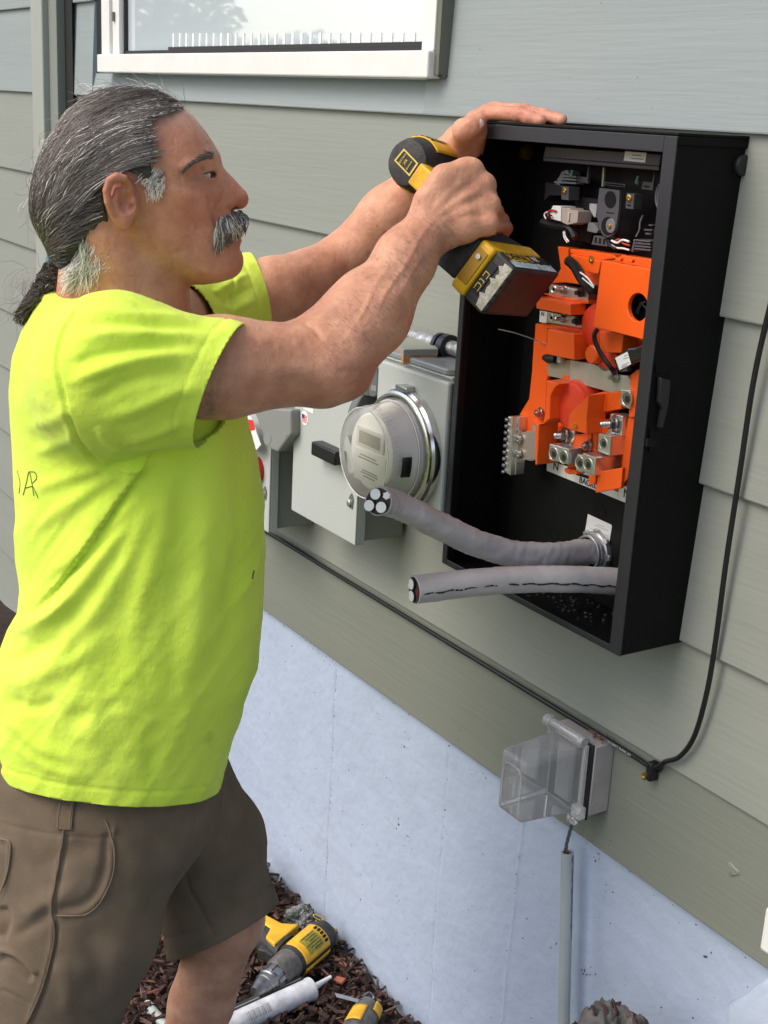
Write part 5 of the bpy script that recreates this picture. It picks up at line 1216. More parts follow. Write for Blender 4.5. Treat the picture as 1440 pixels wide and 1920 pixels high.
# ---------------- cordless drill frame (also poses the near hand)
dA = RR * .549 + UU * .0898 + FF * .831; dB = -RR * .549 - UU * .709 + FF * .443; dC = RR * .628 - UU * .698 - FF * .345
dA.normalize(); dB = (dB - dA * dB.dot(dA)).normalized(); dC = (dC - dA * dC.dot(dA) - dB * dC.dot(dB)).normalized()
dA *= .955; dB *= .955; dC *= .955
K0 = CAM + ray(967.3, 504.2) * 1.62
def dp(a, b, c): return K0 + dA * a + dB * b + dC * c
def dpm(a, b, c): return toM(dp(a, b, c))
ah = .112   # handle fore-aft position at mid height
def near_hand(P):
    MC = [m2(884, 320, 1.702), m2(909, 348, 1.699), m2(918, 386, 1.690), m2(915, 422, 1.674)]
    w_ = WR_N
    d = None
    wo = [w_ + np.array([.0, .006, .014]), w_ + np.array([.004, 0, .006]), w_ + np.array([.006, -.002, -.006]), w_ + np.array([.008, .0, -.016])]
    for i in range(4):
        e = chain(P, [wo[i], .45 * wo[i] + .55 * MC[i] + np.array([0, -.004, .003]), MC[i]], [.0195, .0165, .0118 - .0006 * i], .008); d = e if d is None else smin(d, e, .019)
    d = smin(d, rc(P, MC[0] + np.array([-.003, 0, -.002]), MC[3] + np.array([-.004, 0, .002]), .0098, .009), .014); d = smin(d, chain(P, [m2(802, 374, 1.678), m2(832, 334, 1.682), m2(866, 316, 1.694)], [.0165, .0155, .0118]), .016)
    d = smin(d, chain(P, [w_, dpm(.095, .028, -.130)], [.02, .016]), .014)           # heel of the hand
    d = smin(d, chain(P, [w_ + np.array([.0, .012, .012]), dpm(.125, .022, -.190), dpm(.125, .05, -.205)], [.018, .017, .012]), .012)   # thumb root over the back of the handle
    fr = [.0104, .0106, .0100, .009]
    for i in range(4):
        c = (-.200, -.176, -.154, -.133)[i]
        sh = (.0, .004, .0, -.006)[i]; ho = (.048, .042, .034, .024)[i]
        pts = [MC[i], dpm(.166 + ho + sh, .020, c + .000), dpm(.168 + ho + sh - (.004 if i else -.004), .046, c + .003), dpm(.146 + ho + sh - .008, .060 + (0 if i else .002), c + .006)]
        if i == 0: pts = [MC[0], dpm(.224, .018, -.206), dpm(.230, .042, -.202), dpm(.214, .052, -.198)]
        e = chain(P, pts, [.0116 - .0006 * i, fr[i], fr[i] * .94, fr[i] * .85], .004); d = smin(d, e, .0075)
        d = smin(d, ell3(P, MC[i] + np.array([.001, -.0015, .002]), (.0088, .0088, .0088)), .012)      # knuckle
    d = smin(d, chain(P, [dpm(.125, .052, -.205), dpm(.152, .070, -.195), dpm(.172, .074, -.182)], [.0125, .0108, .009], .004), .008)
    return d
def far_hand(P):
    def q2(zx, zy, h): return m2(680 + zx * .29167, 160 + zy * .29167, h)
    w_ = WR_F; d = None
    MC = [q2(800, 175, 1.955), q2(845, 160, 1.975), q2(860, 160, 1.995), q2(870, 165, 2.012)]
    for i in range(4):
        e = chain(P, [w_ + np.array([0, -.012 + .009 * i, .004]), MC[i] * .5 + w_ * .5 + np.array([0, -.01 + .008 * i, .006]), MC[i]], [.0185, .0155, .0115], .008); d = e if d is None else smin(d, e, .012)
    tips = [[q2(1000, 185, 1.905), q2(1075, 208, 1.885), q2(1145, 226, 1.872)], [q2(1040, 165, 1.918), q2(1170, 195, 1.895), q2(1280, 222, 1.872)], [q2(1010, 172, 1.948), q2(1130, 198, 1.925), q2(1220, 224, 1.905)], [q2(980, 180, 1.972), q2(1060, 200, 1.955), q2(1120, 222, 1.945)]]
    for i in range(4):
        e = chain(P, [MC[i]] + tips[i], [.0112, .0098, .0092, .0074], .004); d = smin(d, e, .0045)
    # thumb folded over the front rim, nail to the camera
    d = smin(d, chain(P, [w_ + np.array([.004, -.014, -.004]), q2(655, 290, 1.935), q2(715, 262, 1.925), q2(756, 222, 1.925)], [.0195, .0165, .0125, .0098], .006), .010)
    d = smin(d, chain(P, [w_ + np.array([.01, 0, -.008]), q2(745, 300, 1.945)], [.019, .013]), .012)
    return d
def arm_near(P):
    e = chain(P, [SH_N, (SH_N + ELB_N) / 2 + np.array([0, 0, .002]), ELB_N + np.array([-.022, 0, .003])], [.059, .0565, .048], .02)
    fm = .62 * ELB_N + .38 * WR_N
    e = smin(e, chain(P, [ELB_N + np.array([.004, 0, -.002]), fm + np.array([.006, 0, -.004]), .25 * ELB_N + .75 * WR_N, WR_N], [.042, .0445, .035, .028], .02), .025)
    e = smin(e, ell3(P, m2(658, 712, 1.590), (.022, .02, .02)), .02)       # point of the elbow
    e = smin(e, chain(P, [m2(585, 640, 1.585), m2(680, 560, 1.625)], [.030, .034]), .02)
    # flatten the wrist a little
    return e
def arm_far(P):
    e = chain(P, [SH_F, (SH_F + ELB_F) / 2, ELB_F], [.05, .050, .042], .02)
    return smin(e, chain(P, [ELB_F, .6 * ELB_F + .4 * WR_F, .25 * ELB_F + .75 * WR_F, WR_F], [.042, .043, .034, .027], .02), .02)
def arms_sdf(P):
    d = smin(arm_near(P), near_hand(P), .012)
    return np.minimum(d, smin(arm_far(P), far_hand(P), .012))
# ---------------- legs
HIPN = m2(150, 1560, 1.56); KNN = m2(40, 2060, 1.52); ANN_ = np.array([m2(-40, 2400, 1.50)[0], 1.50, .09])
HIPF = m2(335, 1510, 1.73); KNF = m2(428, 1722, 1.76); _c = m2(380, 1880, 1.76); ANF = np.array([_c[0] - .07, 1.76, .09])
def legs_sdf(P):
    d = chain(P, [HIPN, KNN], [.090, .060]); d = smin(d, chain(P, [KNN, .65 * KNN + .35 * ANN_ + np.array([-.012, 0, 0]), ANN_], [.057, .056, .036]), .02)
    e = chain(P, [HIPF, KNF], [.070, .054]); e = smin(e, chain(P, [KNF + np.array([-.004, 0, 0]), _c + np.array([-.002, 0, .0]), ANF], [.053, .0475, .034], .02), .02)
    return np.minimum(d, e)
PEL = [m2(110, 1500, H0), m2(240, 1505, H0)]
def lowerbody(P):
    d = chain(P, [PEL[0], PEL[1]], [.104, .10]); return smin(d, legs_sdf(P), .04)
def inner_sdf(P):
    d = torso(P, .012)
    d = smin(d, rc(P, NECK + np.array([0, 0, -.03]), SH_N + np.array([-.005, .02, -.006]), .045, .054), .04); d = smin(d, rc(P, NECK, SH_F, .05, .052), .04)
    return smin(d, smin(arm_near(P), arm_far(P), .01), .02)

skin = bpy.data.materials.new('skin'); skin.use_nodes = True
n = skin.node_tree.nodes; L = skin.node_tree.links; b = n['Principled BSDF']
at_ = n.new('ShaderNodeVertexColor'); at_.layer_name = 'tint'
tc = n.new('ShaderNodeTexCoord')
def nz(scale, detail=4, rough=.6):
    q_ = n.new('ShaderNodeTexNoise'); q_.inputs['Scale'].default_value = scale; q_.inputs['Detail'].default_value = detail; q_.inputs['Roughness'].default_value = rough; L.new(tc.outputs['Object'], q_.inputs['Vector']); return q_
n1 = nz(28); rp = n.new('ShaderNodeValToRGB'); rp.color_ramp.elements[0].position = .35; rp.color_ramp.elements[1].position = .68
rp.color_ramp.elements[0].color = (.80, .71, .70, 1); rp.color_ramp.elements[1].color = (1.06, 1.08, 1.08, 1); L.new(n1.outputs[0], rp.inputs[0])
mx = n.new('ShaderNodeMix'); mx.data_type = 'RGBA'; mx.blend_type = 'MULTIPLY'; mx.inputs[0].default_value = 1; L.new(at_.outputs[0], mx.inputs[6]); L.new(rp.outputs[0], mx.inputs[7])
vo = n.new('ShaderNodeTexVoronoi'); vo.inputs['Scale'].default_value = 42; L.new(tc.outputs['Object'], vo.inputs['Vector']); n4 = nz(11, 1)
ma = n.new('ShaderNodeMath'); ma.operation = 'MULTIPLY_ADD'; L.new(n4.outputs[0], ma.inputs[0]); ma.inputs[1].default_value = .36; ma.inputs[2].default_value = -.12
lt = n.new('ShaderNodeMath'); lt.operation = 'LESS_THAN'; L.new(vo.outputs['Distance'], lt.inputs[0]); L.new(ma.outputs[0], lt.inputs[1])
ls_ = n.new('ShaderNodeMath'); ls_.operation = 'MULTIPLY'; ls_.inputs[1].default_value = .38; L.new(lt.outputs[0], ls_.inputs[0])
mf = n.new('ShaderNodeMix'); mf.data_type = 'RGBA'; mf.blend_type = 'MULTIPLY'; L.new(ls_.outputs[0], mf.inputs[0]); L.new(mx.outputs[2], mf.inputs[6]); mf.inputs[7].default_value = (.55, .36, .28, 1)
L.new(mf.outputs[2], b.inputs['Base Color'])
b.inputs['Roughness'].default_value = .47; b.inputs['Specular IOR Level'].default_value = .42
b.inputs['Subsurface Weight'].default_value = .18; b.inputs['Subsurface Radius'].default_value = (.010, .0035, .002); b.inputs['Subsurface Scale'].default_value = .7
b1 = n.new('ShaderNodeBump'); b1.inputs['Strength'].default_value = .6; b1.inputs['Distance'].default_value = .0009; L.new(nz(900, 3).outputs[0], b1.inputs['Height'])
b2_ = n.new('ShaderNodeBump'); b2_.inputs['Strength'].default_value = .65; b2_.inputs['Distance'].default_value = .0035; L.new(nz(75, 6).outputs[0], b2_.inputs['Height']); L.new(b1.outputs[0], b2_.inputs['Normal']); L.new(b2_.outputs[0], b.inputs['Normal'])
MATS['skin'] = skin

def polyline_dist(px, py, pts):
    best = np.full(len(px), 1e9); sgn = np.zeros(len(px)); tt = np.zeros(len(px)); n_ = len(pts) - 1
    for i in range(n_):
        ax_, ay_ = pts[i]; bx_, by_ = pts[i + 1]; ex, ey = bx_ - ax_, by_ - ay_; L2 = ex * ex + ey * ey
        t_ = np.clip(((px - ax_) * ex + (py - ay_) * ey) / L2, 0, 1); dx, dy = px - ax_ - t_ * ex, py - ay_ - t_ * ey; d = np.hypot(dx, dy)
        m = d < best; best = np.where(m, d, best); sgn = np.where(m, np.sign(ex * dy - ey * dx), sgn); tt = np.where(m, (i + t_) / n_, tt)
    return best, sgn, tt
def foldfield(V_, F_, folds, hcut=None):
    Nn = vnormals(V_, F_); px, py = pixM(V_); view = V_ - np.array([0, 0, CAM.z]); fac = (Nn * view).sum(1)
    cen_ = V_.mean(0); outw = np.sign((Nn * (V_ - cen_)).sum(1).mean()); Nn = Nn * outw; fac = -(Nn * view).sum(1) / np.linalg.norm(view, axis=1)
    mask = np.clip(fac * 4 + .2, 0, 1)
    if hcut is not None: mask = mask * np.clip((hcut - V_[:, 1]) / .03 + .5, 0, 1)
    d = np.zeros(len(V_))
    for pts, w_, amp, asym in folds:
        pts = np.array(pts, float)
        q = [pts[0]]
        for i in range(len(pts) - 1):
            for k in range(1, 5): q.append(pts[i] + (pts[i + 1] - pts[i]) * k / 4)
        q = np.array(q); 
        for _ in range(2): q[1:-1] = (q[:-2] + q[1:-1] * 2 + q[2:]) / 4
        bd, sg, tt = polyline_dist(px, py, q); taper = np.clip(tt * 5, 0, 1) * np.clip((1 - tt) * 4, 0, 1); taper = np.where(tt <= 0, 0, taper) if asym != 9 else np.clip(np.minimum(tt, 1 - tt) * 30, 0, 1)
        if asym == 0 or asym == 9: d += amp * taper * np.exp(-(bd / w_) ** 2)
        else:   # sharp crease: a step falling away on one side
            s_ = bd * sg * asym; d += amp * taper * np.where(s_ > 0, np.exp(-(s_ / (w_ * 2.2)) ** 2), -.5 * np.exp(-(s_ / (w_ * .7)) ** 2))
    return Nn, d * mask
def bounds(*pts, pad=.1):
    a = np.array(pts); return a.min(0) - pad, a.max(0) + pad
pieces = []
# head and neck, down to inside the collar
lo = np.array([gx0, HC - .105, Z1(600, 1330)[2]]); hi = np.array([gx1, HC + .105, gz1])
Vh, Fh = surfnet(head_sdf, lo, hi, .00135, pad=3.2); Vh = relax(Vh, Fh, 1, .35); pieces.append((Vh, Fh))
lo, hi = bounds(CUF_N, ELB_N, WR_N, CUF_F, WR_F, toM(dp(.18, .05, -.2)), m2(1070, 215, 1.87), pad=.075); lo[0] = min(SH_N[0] + .09, SH_F[0] + .05)
Va, Fa = surfnet(arms_sdf, lo, hi, .0021); Va = relax(Va, Fa, 1, .35)
def F2(*p): return [(680 + x * .29167, 160 + y * .29167) for x, y in p]
aq = [([(806, 400), (845, 360), (884, 322)], 7, .0012, 0), ([(812, 410), (862, 375), (908, 350)], 7, .0013, 0), ([(818, 420), (866, 396), (914, 386)], 7, .0011, 0),
      ([(896, 335), (872, 352), (846, 368)], 6, -.0010, 0), ([(912, 366), (884, 376), (856, 388)], 6, -.0010, 0), ([(914, 404), (890, 404), (866, 408)], 6, -.0009, 0),
      ([(700, 600), (722, 548), (760, 500), (790, 440), (822, 398)], 4, .0011, 0), ([(640, 640), (680, 590), (700, 540), (748, 470)], 4, .0010, 0), ([(745, 560), (776, 505), (800, 470)], 4, .0008, 0),
      ([(566, 604), (590, 616), (606, 640)], 5, -.0022, 0), ([(628, 700), (650, 694), (672, 698)], 6, -.0014, 0), ([(640, 730), (668, 720), (690, 700)], 6, -.0012, 0), ([(470, 690), (540, 700), (590, 690)], 16, .002, 0), ([(480, 640), (540, 630), (590, 640)], 14, .0015, 0),
      (F2((1000, 178), (1006, 205), (1004, 235)), 3, -.0008, 9), (F2((1018, 178), (1024, 205), (1022, 235)), 3, -.0007, 9), (F2((1092, 195), (1096, 215), (1092, 238)), 3, -.0007, 9), (F2((930, 140), (940, 160), (935, 185)), 6, .0010, 0),
      (F2((700, 235), (716, 262), (706, 290)), 3, -.0008, 9), (F2((660, 262), (690, 270), (700, 300)), 4, -.0008, 9), (F2((650, 262), (690, 220), (740, 170), (790, 150)), 8, .0010, 0)]
Nn_, ds_ = foldfield(Va, Fa, aq); Va = Va + Nn_ * (ds_ + .0006 * noise3(Va, 55, 9))[:, None]
pieces.append((Va, Fa))
lo = np.array([-.60, H0 - .26, m2(200, 1500)[2]]); hi = np.array([.05, H0 + .26, NECK[2] + .04])
Vt, Ft = surfnet(inner_sdf, np.array([xl.min() - .06, H0 - .24, m2(200, 1400)[2]]), np.array([CUF_F[0] + .0, H0 + .33, NECK[2] + .07]), .007); pieces.append((Vt, Ft))
Vg, Fg = surfnet(lowerbody, np.array([min(KNN[0], ANN_[0]) - .1, 1.40, .05]), np.array([KNF[0] + .09, 1.88, m2(200, 1440)[2]]), .0042); pieces.append((Vg, Fg))
V = np.concatenate([p[0] for p in pieces]); F = np.concatenate([p[1] + o_ for p, o_ in zip(pieces, np.cumsum([0] + [len(p[0]) for p in pieces[:-1]]))])
nh, na = len(Vh), len(Va)
tint = np.tile(np.array([.56, .30, .195]), (len(V), 1))
ARMC = np.array([.68, .345, .212]); FACE = np.array([.60, .275, .165])
tint[:nh] = FACE; tint[nh:nh + na] = ARMC
tint[nh + na + len(Vt):] = np.array([.60, .34, .225])
def blob(idx0, idx1, c, r_, col, amt=1.0):
    P_ = V[idx0:idx1]; Q_ = P_.copy()
    if idx0 == 0: Q_[:, 1] = np.abs(P_[:, 1] - HC) + HC * 0
    cc = np.array(c); w_ = amt * np.exp(-(((Q_ - cc) / np.array(r_)) ** 2).sum(1)); tint[idx0:idx1] = tint[idx0:idx1] * (1 - w_[:, None]) + np.array(col) * w_[:, None]
def hz1(zx, zy, y): a = Z1s(zx, zy, y); return (a[0], y, a[2])
RED = (.58, .20, .12)
blob(0, nh, hz1(1140, 640, .0), (.022, .02, .022), (.55, .19, .115), .8); blob(0, nh, hz1(940, 700, .06), (.035, .04, .028), RED, .6)
blob(0, nh, hz1(575, 640, .09), (.022, .03, .034), (.62, .25, .17), .85); blob(0, nh, hz1(960, 350, .03), (.04, .06, .03), (.58, .25, .15), .6)
blob(0, nh, hz1(1150, 845, .0), (.014, .03, .007), (.42, .14, .12), .9); blob(0, nh, hz1(700, 1100, .05), (.06, .06, .05), (.57, .29, .18), .8)
blob(0, nh, hz1(640, 220, .06), (.06, .1, .022), (.60, .39, .31), .8); blob(0, nh, hz1(960, 560, .05), (.02, .03, .010), (.46, .20, .13), .6)
blob(0, nh, hz1(820, 980, .05), (.06, .06, .020), (.50, .27, .17), .6); blob(0, nh, hz1(1100, 900, .03), (.03, .04, .02), (.48, .24, .16), .5)
blob(nh, nh + na, ELB_N + np.array([.03, 0, -.01]), (.04, .05, .04), (.64, .26, .17), .7); blob(nh, nh + na, (SH_N * .3 + ELB_N * .7) + np.array([0, 0, -.03]), (.1, .06, .03), (.64, .28, .16), .5)
blob(nh, nh + na, dpm(.14, 0, -.16), (.03, .03, .04), (.64, .29, .19), .6); blob(nh, nh + na, m2(1000, 215, 1.9), (.06, .08, .02), (.62, .27, .19), .8)
cen = toW(V)
body = mk('body', cen, F, skin, worker, tint)
print('body', len(V), 'head', nh, 'arms', na)
for s_ in (1, -1):
    q = MB(); me = bpy.data.meshes.new('eye'); bm = bmesh.new(); bmesh.ops.create_uvsphere(bm, u_segments=32, v_segments=20, radius=ER - .0004); 
    c = Vector(toW([[EYEC[0], HC - s_ * EYEC[1], EYEC[2]]])[0]); gaze = (RH * .93 + FH * .35 + Vector((0, 0, .02))).normalized()
    bm.faces.ensure_lookup_table()
    for f in bm.faces:
        an = f.calc_center_median().normalized().dot(gaze); f.material_index = 2 if an > .965 else (1 if an > .86 else 0); f.smooth = True
    bmesh.ops.translate(bm, verts=bm.verts, vec=c); bm.to_mesh(me); bm.free()
    eo = link('eye', me, [mat('eye_white', (.62, .55, .50), .15), mat('iris', (.10, .07, .05), .1), mat('pupil', (.005, .005, .005), .05)], body if False else worker)
# thumb nail and finger nails
def nail(c, ax_, up_, w_, l_, parent=worker):
    q = MB(); ax_ = Vector(ax_).normalized(); up_ = Vector(up_); up_ = (up_ - ax_ * up_.dot(ax_)).normalized(); sd_ = ax_.cross(up_); vs = []; n1_, n2_ = 6, 8
    for i in range(n1_ + 1):
        for j in range(n2_ + 1):
            u = (j / n2_ * 2 - 1); t_ = i / n1_ * 2 - 1; wl = 1 if abs(t_) < .6 else math.sqrt(max(0, 1 - ((abs(t_) - .6) / .5) ** 2)); vs.append(Vector(c) + ax_ * t_ * l_ + sd_ * u * w_ * wl + up_ * (.0022 * math.cos(u * 1.2) - .0022))
    q.add(vs, [(i * (n2_ + 1) + j, i * (n2_ + 1) + j + 1, (i + 1) * (n2_ + 1) + j + 1, (i + 1) * (n2_ + 1) + j) for i in range(n1_) for j in range(n2_)])
    return q.build('nail', mat('finger_nail', (.62, .42, .34), .25, coat=.3), parent)
def WQ(zx, zy, h): return onH(680 + zx * .29167, 160 + zy * .29167, h)
tn = WQ(737, 250, 1.925) - FH * .0112
nail(tn + RH * .001, WQ(756, 222, 1.925) - WQ(715, 262, 1.925), -FH * 1.0 - RH * .15, .0058, .0075)
# ---------------- clothing
def plane3(a, b, c):
    a, b, c = map(np.array, (a, b, c)); n_ = np.cross(b - a, c - a); return a, n_ / np.linalg.norm(n_)
HEM = plane3(m2(250, 1513, 1.478), m2(418, 1476, H0), m2(-6, 1424, H0))
CN = plane3(m2(457, 601, 1.505), m2(378, 840, 1.505), m2(391, 715, 1.432)); CN = (CN[0], CN[1] if CN[1] @ (ELB_N - SH_N) > 0 else -CN[1])
CF = plane3(m2(474, 500, 1.90), m2(490, 604, 1.90), m2(499, 550, 1.845)); CF = (CF[0], CF[1] if CF[1] @ (ELB_F - SH_F) > 0 else -CF[1])
COLR = plane3(m2(78, 545, H0), m2(205, 553, H0 - .085), m2(352, 604, H0)); COLR = (COLR[0], COLR[1] * np.sign(COLR[1][2])); HEM = (HEM[0], -HEM[1] * np.sign(HEM[1][2]))
def pd(pl, P): return (P - pl[0]) @ pl[1]
lo = np.array([xl.min() - .09, H0 - .25, m2(200, 1600)[2]]); hi = np.array([CUF_F[0] + .09, H0 + .36, m2(200, 500)[2] + .03])
Vs, Fs = surfnet(shirt_sdf, lo, hi, .0030, pad=2.2); Vs = relax(Vs, Fs, 3, .5)
folds = [
    ([(290, 838), (258, 890), (215, 950), (170, 1018), (120, 1085), (60, 1150)], 13, .0072, 1),
    ([(275, 900), (225, 990), (160, 1090), (95, 1160), (35, 1215)], 16, .0075, 0),
    ([(300, 880), (262, 1000), (200, 1120), (120, 1220), (50, 1265)], 18, .006, 0),
    ([(230, 880), (190, 905), (130, 945), (60, 1000)], 14, .0045, 0),
    ([(205, 870), (160, 885), (100, 905), (50, 925)], 13, .0035, 0),
    ([(150, 812), (110, 835), (60, 850)], 12, .0035, 0), ([(140, 760), (100, 790), (45, 800)], 13, .003, 0),
    ([(265, 940), (205, 1010), (150, 1060), (80, 1100)], 11, -.0045, 0),
    ([(322, 870), (300, 1000), (262, 1130), (240, 1280)], 22, .0055, 0), ([(350, 860), (345, 1000), (330, 1150), (322, 1300)], 24, -.0045, 0),
    ([(400, 850), (392, 980), (372, 1130), (350, 1300), (340, 1420)], 26, .0045, 0), ([(448, 800), (452, 930), (440, 1080), (420, 1230)], 16, -.004, 0),
    ([(10, 1195), (50, 1175), (110, 1145), (150, 1100)], 14, .0065, 0), ([(0, 1245), (60, 1228), (130, 1190)], 15, -.005, 0), ([(0, 1285), (60, 1275), (140, 1240), (210, 1180)], 17, .0055, 0),
    ([(5, 1340), (40, 1370), (70, 1400), (140, 1425)], 15, .0045, 0), ([(10, 1310), (70, 1330), (110, 1310)], 13, -.0045, 0), ([(20, 1395), (90, 1440), (170, 1465)], 12, .003, 0),
    ([(190, 1300), (170, 1380), (190, 1450)], 20, .003, 0), ([(290, 1350), (280, 1420), (300, 1490)], 18, -.003, 0), ([(120, 1345), (180, 1340), (230, 1310)], 16, -.0035, 0),
    # sleeve
    ([(148, 580), (220, 590), (300, 592), (380, 600)], 9, .0035, 0), ([(140, 605), (210, 606), (300, 612), (400, 620)], 9, -.0035, 0), ([(135, 640), (210, 625), (310, 630), (415, 636)], 11, .0055, 0),
    ([(122, 690), (180, 665), (260, 650), (350, 648)], 11, -.0045, 0), ([(125, 720), (200, 690), (280, 668), (390, 665)], 12, .0055, 0), ([(160, 760), (230, 720), (300, 700), (370, 700)], 13, -.004, 0),
    ([(190, 790), (260, 765), (330, 735), (380, 730)], 14, .0045, 0), ([(230, 835), (290, 815), (350, 790)], 11, .0045, 0), ([(215, 850), (270, 835), (340, 812)], 8, -.0045, 0),
    ([(200, 872), (245, 868), (282, 850)], 7, -.005, 0), ([(228, 886), (262, 880), (286, 862)], 7, .005, 0), ([(180, 800), (200, 830), (240, 848)], 8, .003, 0),
    # armhole seam
    ([(150, 572), (119, 614), (108, 664), (108, 693), (126, 769), (148, 827), (181, 867), (224, 890), (262, 884)], 3.2, -.0032, 9),
    ([(142, 574), (110, 616), (99, 664), (99, 695), (117, 771), (140, 832), (176, 876), (222, 900)], 4.5, .0012, 9)]
Nn, dsp = foldfield(Vs, Fs, folds)
farfolds = [([(372, 570), (420, 540), (470, 512)], 7, .0045, 0), ([(380, 590), (425, 562), (480, 535)], 7, -.004, 0), ([(385, 560), (400, 600)], 5, -.003, 0), ([(436, 520), (440, 560), (432, 600)], 3, -.004, 9), ([(395, 600), (440, 580), (485, 560)], 8, .004, 0)]
px_, py_ = pixM(Vs); 
_, dsp2 = foldfield(Vs, Fs, farfolds); dsp = dsp + np.where(Vs[:, 1] > 1.74, dsp2, 0)
for pl, grp in ((HEM, None), (CN, 'n'), (CF, 'f'), (COLR, 'c')):
    dd = -pd(pl, Vs)
    if grp == 'n': okm = (np.linalg.norm(Vs - CUF_N, axis=1) < .14) & (torso(Vs) > .013)
    elif grp == 'f': okm = (np.linalg.norm(Vs - CUF_F, axis=1) < .12)
    elif grp == 'c': okm = (np.hypot(Vs[:, 0] - NECK[0], Vs[:, 1] - NECK[1]) < .17)
    else: okm = np.ones(len(Vs), bool)
    sp = .021 if grp != 'c' else .019
    dsp = dsp + np.where(okm, -.0014 * np.exp(-((dd - sp) / .0020) ** 2) + .0004 * np.exp(-((dd - sp * .5) / (sp * .4)) ** 2), 0)
lg = np.clip((1.62 - Vs[:, 1]) / .05 + .5, .25, 1)
q3 = Vs * np.array([1, 1, .55])
dsp = dsp + .0016 * noise3(q3, 26, 1) + .0007 * noise3(q3, 62, 2) + .0009 * noise3(Vs * np.array([.5, .5, 1.4]), 45, 4) * (Vs[:, 2] < m2(100, 1150)[2])
# many small diagonal wrinkles fanning out below the armpit and on the sleeve
lo_m = np.clip((m2(200, 860)[2] - Vs[:, 2]) / .05, 0, 1); ca_, sa_ = math.cos(.95), math.sin(.95)
uu = Vs[:, 0] * ca_ + Vs[:, 2] * sa_; vv2 = -Vs[:, 0] * sa_ + Vs[:, 2] * ca_
wr = noise3(np.stack([uu * 7, vv2 * 34, Vs[:, 1] * 9], 1), 1.0, 12); wr2 = noise3(np.stack([uu * 12, vv2 * 70, Vs[:, 1] * 16], 1), 1.0, 13)
dsp = dsp + lo_m * (.0034 * (.45 - np.abs(wr)) + .0014 * (.45 - np.abs(wr2)))
slm = 1 - lo_m; dsp = dsp + slm * (.0012 * (.4 - np.abs(noise3(Vs * np.array([10, 14, 38]), 1.0, 14))))
Vs = Vs + Nn * dsp[:, None]
# pull the hem in slightly and let it wave
M_shirt = bpy.data.materials.new('hi_vis_cotton'); M_shirt.use_nodes = True; MATS['hi_vis_cotton'] = M_shirt
n = M_shirt.node_tree.nodes; L = M_shirt.node_tree.links; b = n['Principled BSDF']; tc = n.new('ShaderNodeTexCoord')
def nzz(scale, det=4, src=None, st=None):
    q_ = n.new('ShaderNodeTexNoise'); q_.inputs['Scale'].default_value = scale; q_.inputs['Detail'].default_value = det
    if st: mp = n.new('ShaderNodeMapping'); mp.inputs['Scale'].default_value = st; L.new(tc.outputs['Object'], mp.inputs[0]); L.new(mp.outputs[0], q_.inputs['Vector'])
    else: L.new(tc.outputs['Object'], q_.inputs['Vector'])
    return q_
r1 = n.new('ShaderNodeValToRGB'); r1.color_ramp.elements[0].position = .3; r1.color_ramp.elements[1].position = .6
r1.color_ramp.elements[0].color = (.64, .85, .07, 1); r1.color_ramp.elements[1].color = (.74, .93, .10, 1); L.new(nzz(9, 6).outputs[0], r1.inputs[0])
# smudges of dirt
r2 = n.new('ShaderNodeValToRGB'); r2.color_ramp.elements[0].position = .68; r2.color_ramp.elements[1].position = .80; r2.color_ramp.elements[0].color = (0, 0, 0, 1); r2.color_ramp.elements[1].color = (.5, .5, .5, 1); L.new(nzz(16, 8).outputs[0], r2.inputs[0])
mx = n.new('ShaderNodeMix'); mx.data_type = 'RGBA'; L.new(r2.outputs[0], mx.inputs[0]); L.new(r1.outputs[0], mx.inputs[6]); mx.inputs[7].default_value = (.30, .36, .05, 1); L.new(mx.outputs[2], b.inputs['Base Color'])
b.inputs['Roughness'].default_value = .85; b.inputs['Specular IOR Level'].default_value = .15; b.inputs['Sheen Weight'].default_value = .15
bA = n.new('ShaderNodeBump'); bA.inputs['Strength'].default_value = .6; bA.inputs['Distance'].default_value = .0006; L.new(nzz(700, 2, st=(1, 1, .35)).outputs[0], bA.inputs['Height'])
bB = n.new('ShaderNodeBump'); bB.inputs['Strength'].default_value = .55; bB.inputs['Distance'].default_value = .003; L.new(nzz(70, 5).outputs[0], bB.inputs['Height']); L.new(bA.outputs[0], bB.inputs['Normal']); L.new(bB.outputs[0], b.inputs['Normal'])
def cut_mesh(name, V_, F_, cuts, material, thick):
    W_ = toW(V_); o_ = mk(name, W_, F_, material, worker); me = o_.data; bm = bmesh.new(); bm.from_mesh(me)
    for pl, region in cuts:
        bm.faces.ensure_lookup_table(); cpts = np.array([f.calc_center_median()[:] for f in bm.faces])
        M_ = np.stack([(cpts - np.array(CAM)) @ np.array(RH), (cpts - np.array(CAM)) @ np.array(FH), cpts[:, 2]], 1); okf = region(M_)
        fs = [f for f, k in zip(bm.faces, okf) if k]; es = list({e for f in fs for e in f.edges}); vs = list({v for f in fs for v in f.verts})
        co = Vector(toW([pl[0]])[0]); no = RH * pl[1][0] + FH * pl[1][1] + Vector((0, 0, pl[1][2]))
        bmesh.ops.bisect_plane(bm, geom=vs + es + fs, plane_co=co, plane_no=no, clear_outer=True, dist=1e-5)
    bmesh.ops.recalc_face_normals(bm, faces=bm.faces)
    # keep the largest piece only
    bm.to_mesh(me); bm.free(); me.polygons.foreach_set('use_smooth', [True] * len(me.polygons))
    s_ = o_.modifiers.new('thickness', 'SOLIDIFY'); s_.thickness = thick; s_.offset = -1
    return o_
